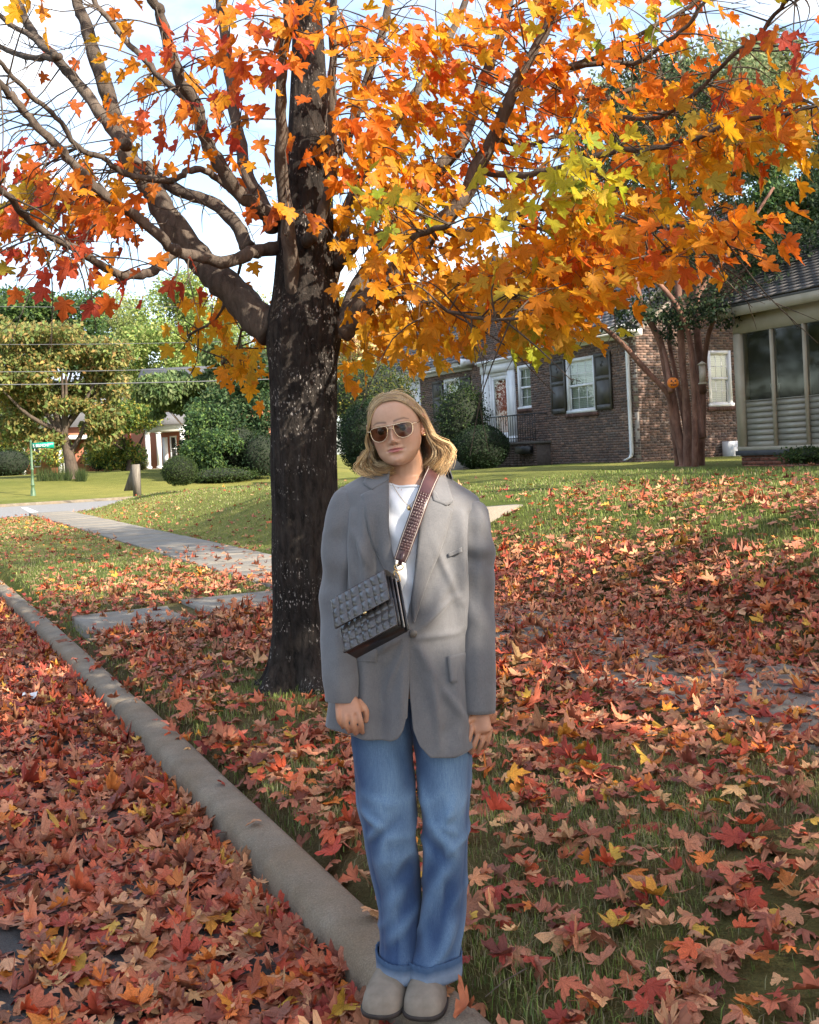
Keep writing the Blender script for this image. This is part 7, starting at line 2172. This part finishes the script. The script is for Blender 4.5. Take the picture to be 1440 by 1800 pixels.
# ears
ear = MB()
for sg in (-1, 1):
    E = lambda f, z, o: hp(sg * (0.0695 + o), f, z)
    ear.tube(smooth_path([E(.004, .022, .002), E(-.008, .029, .008), E(-.022, .026, .014), E(-.028, .010, .016), E(-.022, -.010, .011), E(-.010, -.024, .006), E(.000, -.026, .003), E(.002, -.016, .001)], 5), 0.0042, 9)
    ear.tube(smooth_path([E(-.002, .020, .001), E(-.012, .014, .004), E(-.016, .0, .005), E(-.008, -.018, .003)], 4), [0.007] * 13, 9)
ev_, ef_ = np.concatenate(ear.V), ear.F
skin_m, nt, b = mat_new("skin")
a = nt.nodes.new("ShaderNodeAttribute"); a.attribute_name = "col"
vv = coords(nt)
cc = mixc(nt, 1.0, a.outputs["Color"], ramp(nt, noise_fac(nt, vv, 55, 5, 0.6), [(0.3, (0.93, 0.91, 0.90)), (0.7, (1.05, 1.05, 1.05))]), 'MULTIPLY')
nt.links.new(cc, b.inputs["Base Color"])
b.inputs["Roughness"].default_value = 0.48
b.inputs["Subsurface Weight"].default_value = 0.12
b.inputs["Subsurface Radius"].default_value = (0.010, 0.004, 0.002)
b.inputs["Subsurface Scale"].default_value = 0.6
bump(nt, b, noise_fac(nt, vv, 700, 3, 0.6), 0.06, 0.0006)
Vall = np.concatenate([bv, head_P, ev_]); o1 = len(bv); o2 = o1 + len(head_P)
Fall = [tuple(f) for f in bf_] + [tuple(f + o1) for f in head_F] + [tuple(i + o2 for i in f) for f in ef_]
body = obj("body", Vall, Fall, skin_m, person, smooth=True, col=np.concatenate([bcol, hc.reshape(-1, 3), np.tile(skin * [1.0, .86, .82], (len(ev_), 1))]))
# eyes behind the dark lenses
eye_w = M("eye_white", (0.62, 0.58, 0.55), (0.68, 0.64, 0.6), 5, 0.3); iris_m = M("iris", (0.05, 0.045, 0.04), (0.10, 0.08, 0.06), 60, 0.2)
for sg in (-1, 1):
    c = hp(sg * .031, .0655, .0015)
    th = np.linspace(0, 2 * math.pi, 18, endpoint=False); ph = np.linspace(0.01, math.pi - 0.01, 12)
    V = np.array([c + 0.0118 * (math.sin(p) * math.cos(t) * H_r + math.sin(p) * math.sin(t) * H_up + math.cos(p) * H_f) for p in ph for t in th])
    fi = grid_faces(12, 18, True); mi = np.array([1 if f[0] < 18 * 3 else 0 for f in fi])
    obj("eye", V, fi, [eye_w, iris_m], person, smooth=True, mi=mi)

# ------------------------------------------------------------------ hair
hair_m, nt, b = mat_new("hair")
a = nt.nodes.new("ShaderNodeAttribute"); a.attribute_name = "col"
nt.links.new(a.outputs["Color"], b.inputs["Base Color"])
b.inputs["Roughness"].default_value = 0.38; b.inputs["Specular IOR Level"].default_value = 0.45
b.inputs["Sheen Weight"].default_value = 0.1
rng = np.random.RandomState(23)
HV, HF, HCo = [], [], []; hn = 0
def ztop(y):                                       # scalp height over forward distance
    f = np.clip(y, -0.094, 0.079)
    return np.where(f > 0, 0.1005 * np.sqrt(np.clip(1 - (f / 0.0835) ** 2.25, 0, 1)), 0.1005 * np.sqrt(np.clip(1 - (-f / 0.0985) ** 2.2, 0, 1)))
def strand(pts, r0, c0, c1, segs=16):
    global hn
    p = smooth_path(np.array(pts), 5)
    k = np.linspace(0, len(p) - 1, segs); i0 = np.clip(k.astype(int), 0, len(p) - 2); fr = (k - i0)[:, None]
    p = p[i0] * (1 - fr) + p[i0 + 1] * fr
    P = hp(p[:, 0], p[:, 1], p[:, 2])
    rad = r0 * np.interp(np.linspace(0, 1, segs), [0, .1, .75, 1], [.7, 1, .95, .25])
    V, Fs = tube(P, rad, 3, False)
    HV.append(V); HF.append(np.array(Fs) + hn); hn += len(V)
    t = np.linspace(0, 1, segs)[:, None]
    HCo.append(np.repeat(c0 * (1 - t) + c1 * t, 3, axis=0))
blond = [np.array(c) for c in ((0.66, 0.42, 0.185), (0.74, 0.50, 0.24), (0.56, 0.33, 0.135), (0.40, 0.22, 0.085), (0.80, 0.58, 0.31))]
for lock in range(300):
    sg = -1 if lock % 2 else 1
    t = rng.rand() ** (0.75)                             # 0 at the forehead, 1 at the back
    lay = rng.rand() ** 0.7
    jx, jz, ph_ = rng.normal(0, 0.0085), rng.normal(0, 0.008), rng.uniform(0, 6.28)
    lc = blond[rng.randint(5)] * rng.uniform(0.55, 1.25)
    yp = 0.054 - 0.142 * t
    for k in range(14):
        a1, a2, a3 = rng.normal(0, 0.0016, 3), rng.normal(0, 0.0022, 3), rng.normal(0, 0.0042, 3)
        y0 = min(0.058, yp + rng.normal(0, 0.011))
        zt = float(ztop(y0)) + 0.003 + 0.006 * lay * min(1, t * 4)
        inn = 0.82 + 0.18 * lay
        if sg > 0:
            y2 = -0.004 - 0.075 * t if t < 0.9 else -0.072
            y2 += rng.normal(0, 0.006)
            wide = 0.118 + 0.018 * lay - 0.035 * max(0, t - 0.55) / 0.45
            pts = [(-.0115 + rng.normal(0, .0008), y0, zt), (.020, y0 * 0.98, zt * 0.97 + .002), (.046, y0 * 0.84, (zt * 0.74 + .010) * min(1, 0.86 + t * .5)), (.0705, y0 * 0.5 + y2 * 0.5, .022 + .024 * min(1, t * 3) + .008 * lay), (.0800 * inn + .008, y2 - .010, -.002), (.098 * inn, y2 - .008, -.042), (wide * inn + jx, y2 + jx, -.080 + jz), (wide * 0.93 * inn + jx, y2 + 0.004, -.108 + jz), (.088 * inn + jx * 2, y2 + .004 + jx, -.128 + jz * 1.4)]
        else:
            y2 = 0.030 - 0.110 * t + rng.normal(0, 0.006)
            xin = -.0705 - (.010 * lay)
            wide = 0.104 + 0.014 * lay - 0.03 * max(0, t - 0.6) / 0.4
            pts = [(-.0125 + rng.normal(0, .0008), y0, zt), (-.029 - .004 * min(1, t * 3), y0 * 0.99, zt * (0.83 + .12 * min(1, t * 3))), (-.0475 - .013 * min(1, t * 3), y0 * 0.96, zt * (0.50 + .16 * min(1, t * 3)) + .003), (-.0705 - .004 * lay, y0 * 0.45 + y2 * 0.55, .004 + .018 * min(1, t * 3)), (xin - .004, y2, -.014), (-.086 * inn, y2, -.042), (-wide * inn + jx, y2 + jx, -.066 + jz), (-(wide - .004) * inn + jx, y2 + .006, -.088 + jz), (-.083 * inn + jx, y2 + .014 + jx, -.104 + jz), (-.062 * inn + jx * 2, y2 + .018, -.108 + jz * 1.2)]
        pts = np.array(pts)
        n = len(pts); w = np.linspace(0, 1, n)[:, None]
        pts = pts + a1 * (w > 0.15) + a2 * w + a3 * w ** 2 + 0.003 * w * np.sin(w * 7 + ph_)
        # stay outside the skull
        rr = (np.abs(pts[:, 0] / .0790) ** 2.25 + np.abs(pts[:, 1] / np.where(pts[:, 1] > 0, .0920, .104)) ** 2.25 + np.abs(np.clip(pts[:, 2], 0, 1) / .1065) ** 2.25) ** (1 / 2.25)
        push = np.where((rr < 1) & (pts[:, 2] > -0.03), 1 / np.maximum(rr, 0.5), 1)
        pts[:, :2] *= push[:, None]; pts[:, 2] = np.where(pts[:, 2] > 0, pts[:, 2] * push, pts[:, 2])
        v = rng.uniform(0.8, 1.2)
        strand(pts, rng.uniform(0.0007, 0.0012), lc * v * 0.66, lc * v * (0.58 + 0.68 * lay))  # inner strands darker, outer lighter: shade between locks put into the colour
# hair down the back of the neck
for k in range(700):
    a0 = rng.uniform(-1.25, 1.25)
    x0, y0 = .070 * math.sin(a0), -.095 * math.cos(a0)
    z1 = -.112 + rng.normal(0, .007) - .012 * (x0 > 0)
    lc = blond[rng.randint(4)] * rng.uniform(0.6, 1.0)
    strand([(x0 * 0.35, y0 * 0.45, .092), (x0 * 0.8, y0 * 0.85, .062), (x0 * 1.04, y0 * 1.06, .02), (x0 * 1.15, y0 * 1.06, -.04), (x0 * 1.25, y0 * 1.0, -.08), (x0 * 1.1, y0 * 0.85, z1)], 0.0018, lc * 0.7, lc, 10)
# a few flyaways
for k in range(26):
    a0 = rng.uniform(-1.2, 1.2); h = rng.uniform(0.003, 0.012)
    x0 = .05 * math.sin(a0); 
    strand([(-.012, .01 + .03 * rng.randn() * 0.5, .099), (x0 * 0.5, 0.0, .104 + h), (x0 * 1.3, -.01, .092 + h), (x0 * 1.9, -.02, .06 + h)], 0.0006, blond[1], blond[4], 9)
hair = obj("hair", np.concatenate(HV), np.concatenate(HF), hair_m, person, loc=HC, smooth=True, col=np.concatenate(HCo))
tag(hair, "chin length wavy blonde bob parted near the middle")

# earrings, necklace
def ball(c, r, n=8):
    th = np.linspace(0, 2 * math.pi, n, endpoint=False); ph = np.linspace(0.05, math.pi - 0.05, 6)
    return np.array([c + r * np.array([math.sin(p) * math.cos(t), math.sin(p) * math.sin(t), math.cos(p)]) for p in ph for t in th]), [tuple(f) for f in grid_faces(6, n, True)]
for (f, z, o, r) in ((.000, -.029, .008, .0042), (-.011, -.024, .015, .0030), (-.018, -.014, .020, .0026)):
    P = MB(); P.add(*ball(hp(.0695 + o, f, z), r)); P.build("earring", gold, person, smooth=True)
P = MB()
ch = on_front(np.array([688, 700, 711, 719, 728, 739, 750.]), np.array([848, 868, 882, 888, 880, 867, 850.]), 0.004, 0.90)
P.tube(smooth_path(ch, 4), 0.0007, 5)
nk = P.build("necklace", gold, person)
pc = on_front(719, 893, 0.006, 0.90)
V, Fs = tube([pc + [0, 0.002, 0.007], pc + [0, 0, 0.004], pc, pc - [0, 0, 0.006], pc - [0, 0, 0.009]], [0.001, 0.0045, 0.0062, 0.0045, 0.001], 10); obj("pendant", V, Fs, gold, nk, smooth=True)

# ------------------------------------------------------------------ sunglasses
sg_ = empty("sunglasses", hp(0, .09, 0), "gold framed sunglasses with brown tinted lenses on the person's face", "sunglasses")
lens_m = glass_material("tinted_lens", (0.30, 0.170, 0.120), -0.02, 0.04)
wire = M("thin_gold_frame", (0.80, 0.60, 0.38), (0.88, 0.68, 0.45), 40, 0.22, metal=1.0)
def lens_f(x): return .0935 - 4.2 * np.asarray(x) ** 2
for s in (-1, 1):
    out = np.array([(-.0215, .0135), (-.010, .0160), (.006, .0165), (.020, .0150), (.0265, .0090), (.0270, -.004), (.0215, -.0165), (.009, -.0235), (-.005, -.0235), (-.0165, -.0160), (-.0225, -.002), (-.0235, .0080)])
    out = smooth_path(np.vstack([out, out[:1]]), 4)
    x = s * (.0325 + out[:, 0]); z = -.0015 + out[:, 1]
    R = hp(x, lens_f(x), z)
    V, Fs = tube(R, 0.00095, 6, False); obj("rim", V, Fs, wire, sg_, smooth=True)
    c = hp(s * .0325, lens_f(s * .0325) + .0012, -.003)
    n = len(R)
    mid = c + (R - c) * 0.5
    obj("lens", np.vstack([[c], mid, R]), [(0, 1 + i, 1 + (i + 1) % n) for i in range(n)] + [(1 + i, 1 + n + i, 1 + n + (i + 1) % n, 1 + (i + 1) % n) for i in range(n)], lens_m, sg_, smooth=True)
    V, Fs = tube(smooth_path([hp(s * .0585, lens_f(.0585), .006), hp(s * .068, .070, .008), hp(s * .0725, .058, .008), hp(s * .0745, .02, .010), hp(s * .076, -.01, .012), hp(s * .075, -.03, .002)], 4), 0.0014, 6); obj("temple", V, Fs, wire, sg_, smooth=True)
V, Fs = tube(smooth_path([hp(-.030, lens_f(.03) + .001, .0150), hp(-.012, lens_f(.012) + .003, .0140), hp(.012, lens_f(.012) + .003, .0140), hp(.030, lens_f(.03) + .001, .0150)], 4), 0.0013, 6); obj("top_bar", V, Fs, wire, sg_, smooth=True)
V, Fs = tube(smooth_path([hp(-.0100, lens_f(.01), .003), hp(0, lens_f(0) + .002, .0065), hp(.0100, lens_f(.01), .003)], 4), 0.0012, 6); obj("bridge", V, Fs, wire, sg_, smooth=True)

# ------------------------------------------------------------------ handbag and its strap
croc = M("croc_leather", (0.062, 0.054, 0.051), (0.098, 0.086, 0.081), 25, 0.19, 0.03, 120, 0.001, spec=0.6)
croc_dark = M("black_gusset", (0.010, 0.009, 0.009), (0.02, 0.018, 0.018), 20, 0.3, 0.08, 60)
strap_m = M("burgundy_leather", (0.055, 0.022, 0.022), (0.085, 0.034, 0.032), 30, 0.32, 0.10, 120, 0.001, spec=0.6)
stitch_m = M("pale_stitching", (0.42, 0.36, 0.30), (0.5, 0.44, 0.38), 80, 0.7)
e1 = np.array([93.5, -40.0, 50.7]); e1 /= np.linalg.norm(e1)
e2 = np.array([12.8, -78.0, -90.7]); e2 -= e1 * np.dot(e1, e2); e2 /= np.linalg.norm(e2)
e3 = np.cross(e2, e1); e3 = e3 if e3[1] < 0 else -e3
BW, BHh, BD = 0.178, 0.157, 0.062
bag_c = at(586.5, 1056.5, 2.905)                          # top left corner of the front
def bp_(u, v, w): return bag_c + e1 * (u * BW) + e2 * (v * BHh) + e3 * w
bag = empty("handbag", bp_(0.5, 1, -0.03), "dark crocodile embossed leather handbag worn across the body on a wide strap", "handbag")
croc_groove = M('croc_groove', (0.030, 0.026, 0.025), (0.045, 0.04, 0.038), 25, 0.4)
def croc_panel(name, u0, u1, v0, v1, w, nx, ny, parent, mat, seed, frame=bp_, bow=0.0):
    r = np.random.RandomState(seed)
    P = MB(); P.box((u0, v0, -0.006), (u1, v1, -0.0004), lambda a, b, c: frame(a, b, w + c))
    base = P.build(name, croc_groove, parent)
    us = np.linspace(u0, u1, nx + 1)[None, :] + np.zeros((ny + 1, 1)); vs_ = np.linspace(v0, v1, ny + 1)[:, None] + np.zeros((1, nx + 1))
    us[:, 1:-1] += r.normal(0, (u1 - u0) / nx * 0.10, (ny + 1, nx - 1)); vs_[1:-1, :] += r.normal(0, (v1 - v0) / ny * 0.08, (ny - 1, nx + 1)) + 0.02 * np.sin(us[1:-1] * 9) * (v1 - v0)
    for i in range(ny):
        for j in range(nx):
            c = np.array([(us[i, j], vs_[i, j]), (us[i, j + 1], vs_[i, j + 1]), (us[i + 1, j + 1], vs_[i + 1, j + 1]), (us[i + 1, j], vs_[i + 1, j])]); m = c.mean(0)
            h = r.uniform(0.0004, 0.0007)
            A = m + (c - m) * 0.985; B = m + (c - m) * 0.955
            V = [frame(a, b, w - 0.0004) for a, b in A] + [frame(a, b, w + h) for a, b in B] + [frame(m[0], m[1], w + h * 1.08)]
            obj("tile", V, [(0, 1, 5, 4), (1, 2, 6, 5), (2, 3, 7, 6), (3, 0, 4, 7), (4, 5, 8), (5, 6, 8), (6, 7, 8), (7, 4, 8)], mat, base, smooth=False)
    return base
P = MB(); P.box((0.03, 0.02, -BD), (0.97, 1.0, -0.012), bp_); P.build("main_compartment", croc_dark, bag)
# accordion gusset on the visible side, piped
for k in range(3):
    w0 = -BD + 0.002 + k * BD * 0.30
    P = MB(); P.box((0.965, 0.03, w0), (1.005, 1.0, w0 + 0.004), bp_); P.build("gusset_fold", croc_dark, bag)
    V, Fs = tube([bp_(1.008, 0.03, w0 + 0.002), bp_(1.008, 1.0, w0 + 0.002)], 0.0016, 6); obj("piping", V, Fs, stitch_m if k == 1 else croc, bag)
croc_panel("front_panel", 0.03, 1.0, 0.50, 1.02, -0.008, 8, 3, bag, croc, 3)
flap = croc_panel("flap", 0.0, 1.0, 0.0, 0.575, 0.010, 8, 3, bag, croc, 4)
P = MB()
arc = [(0.0, 0.010), (-0.035, 0.006), (-0.055, -0.010), (-0.055, -0.035), (-0.03, -0.056), (0.0, -0.060)]
V = [bp_(u, a, b) for (a, b) in arc for u in (0.0, 1.0)] + [bp_(u, a * 0.85 + 0.004, b * 0.92 - 0.002) for (a, b) in arc for u in (0.0, 1.0)]
m = 2 * len(arc)
Fs = [(2 * i, 2 * i + 1, 2 * i + 3, 2 * i + 2) for i in range(len(arc) - 1)] + [(m + 2 * i, m + 2 * i + 2, m + 2 * i + 3, m + 2 * i + 1) for i in range(len(arc) - 1)] + [(2 * i, 2 * i + 2, m + 2 * i + 2, m + 2 * i) for i in range(len(arc) - 1)] + [(2 * i + 1, m + 2 * i + 1, m + 2 * i + 3, 2 * i + 3) for i in range(len(arc) - 1)]
P.add(V, Fs); P.build("flap_fold", croc, flap, smooth=False)
for (a, b) in (((0.0, 0.0), (0.0, 0.575)), ((1.0, 0.0), (1.0, 0.575)), ((0.0, 0.575), (1.0, 0.575))):
    V, Fs = tube([bp_(a[0], a[1], 0.009), bp_(b[0], b[1], 0.009)], 0.0018, 6); obj("edge_binding", V, Fs, croc, flap)
for (a, b) in (((0.03, 0.56), (0.03, 1.02)), ((1.0, 0.56), (1.0, 1.02)), ((0.03, 1.02), (1.0, 1.02))):
    V, Fs = tube([bp_(a[0], a[1], -0.008), bp_(b[0], b[1], -0.008)], 0.0018, 6); obj("edge_binding", V, Fs, croc, bag)
V, Fs = tube([bp_(0.53, 0.585, 0.008), bp_(0.545, 0.60, 0.010), bp_(0.565, 0.60, 0.010), bp_(0.58, 0.585, 0.008)], 0.0032, 8); obj("clasp", V, Fs, gold, bag, smooth=True)
# strap over the shoulder
course = [(703, 984), (709, 968), (717, 945), (727, 918), (737, 890), (746, 866), (754, 846), (762, 829)]
wd_ = [11, 12, 12.5, 12.5, 12.5, 12.5, 13, 13]
A = smooth_path(np.array([[*c, w] for c, w in zip(course, wd_)], float), 5)
rowsS = []
tg = np.gradient(A[:, :2], axis=0); tg /= np.linalg.norm(tg, axis=1)[:, None]
nrm = np.stack([-tg[:, 1], tg[:, 0]], -1)
w = np.linspace(-1, 1, 7)
px = A[:, 0:1] + nrm[:, 0:1] * w * A[:, 2:3]; pyx = A[:, 1:2] + nrm[:, 1:2] * w * A[:, 2:3]
P = on_front(px, pyx, 0.0)
drop = np.interp(np.arange(len(A)), [0, len(A) * 0.5, len(A) - 1], [0.035, 0.026, 0.024])[:, None]
P[..., 1] -= drop + 0.0015 * (1 - w ** 2)
ext = []
last = P[-1]
for (dy, dz) in ((0.024, 0.010), (0.055, 0.006), (0.085, -0.03), (0.10, -0.10)):
    ext.append(last + np.array([0.004, dy, dz]))
Pz = np.concatenate([P, np.array(ext)])
N = grid_normals(Pz, len(Pz), 7)
if N[3, 3, 1] > 0: N = -N
V, Fs = shell(Pz, len(Pz), 7, N, 0.005)
strap = obj("shoulder_strap", V, Fs, strap_m, bag, smooth=True)
for j in (0.82, -0.82):
    c = Pz[:, 3] + (Pz[:, 6] - Pz[:, 3]) * j + N[:, 3] * 0.0006
    V, Fs = tube(c, 0.0011, 5); obj("stitching", V, Fs, stitch_m, strap)
r = np.random.RandomState(6)
for i in range(6, 26):
    nj = r.choice([3, 4, 4, 5]); sh = r.uniform(-0.06, 0.06)
    for j in range(nj):
        st_ = 1.44 / nj
        cA = Pz[i, 3] + (Pz[i, 6] - Pz[i, 3]) * (-0.72 + st_ * (j + 0.5) + sh) + N[i, 3] * 0.0003 + (Pz[i + 1, 3] - Pz[i, 3]) * r.uniform(-0.12, 0.12); du = (Pz[i + 1, 3] - Pz[i, 3]) * r.uniform(0.40, 0.47); dw = (Pz[i, 6] - Pz[i, 3]) * st_ * 0.46
        V = [cA - du - dw, cA + du - dw, cA + du + dw, cA - du + dw]; V += [cA + (v_ - cA) * 0.7 + N[i, 3] * r.uniform(0.0008, 0.0014) for v_ in V]
        obj("scale", V, BOXF, strap_m, strap)
tab = MB(); t0, t1 = P[0, 3], P[5, 3]
obj("leather_tab", *(lambda a, b: (np.array([a + e1 * 0.009, b + e1 * 0.009, b - e1 * 0.009, a - e1 * 0.009, a + e1 * 0.009 + [0, -.006, 0], b + e1 * 0.009 + [0, -.006, 0], b - e1 * 0.009 + [0, -.006, 0], a - e1 * 0.009 + [0, -.006, 0]]), BOXF))(t0 + [-0.002, -0.001, -0.012], t1 + [0, -0.001, 0]), strap_m, bag)
hw = t0 + np.array([-0.003, -0.004, -0.016])
def ring_(c, ax1, ax2, ra, rb, r): 
    th = np.linspace(0, 2 * math.pi, 21); return tube([c + ax1 * ra * math.cos(t) + ax2 * rb * math.sin(t) for t in th], r, 6, False)
X3, Z3, Y3 = np.array([1., 0, 0]), np.array([0, 0, 1.]), np.array([0, 1., 0])
V, Fs = ring_(hw, X3, Z3, 0.012, 0.008, 0.0018); obj("ring", V, Fs, gold, bag, smooth=True)
V, Fs = ring_(hw + [-0.006, 0, -0.026], (X3 * 0.9 + Z3 * 0.3), (Z3 * 0.95 - X3 * 0.35), 0.006, 0.017, 0.0017); obj("snap_hook", V, Fs, gold, bag, smooth=True)
V, Fs = ring_(hw + [-0.012, 0, -0.046], X3, Y3 * 0.5 + Z3, 0.008, 0.007, 0.0017); obj("ring", V, Fs, gold, bag, smooth=True)
V, Fs = tube([hw + [-0.014, -0.002, -0.052], hw + [-0.018, -0.003, -0.066]], 0.0042, 8); obj("zip_pull", V, Fs, gold, bag, smooth=True)
V, Fs = tube([hw + [-0.022, -0.001, -0.050], hw + [-0.024, -0.002, -0.060]], 0.0034, 8); obj("zip_pull", V, Fs, gold, bag, smooth=True)
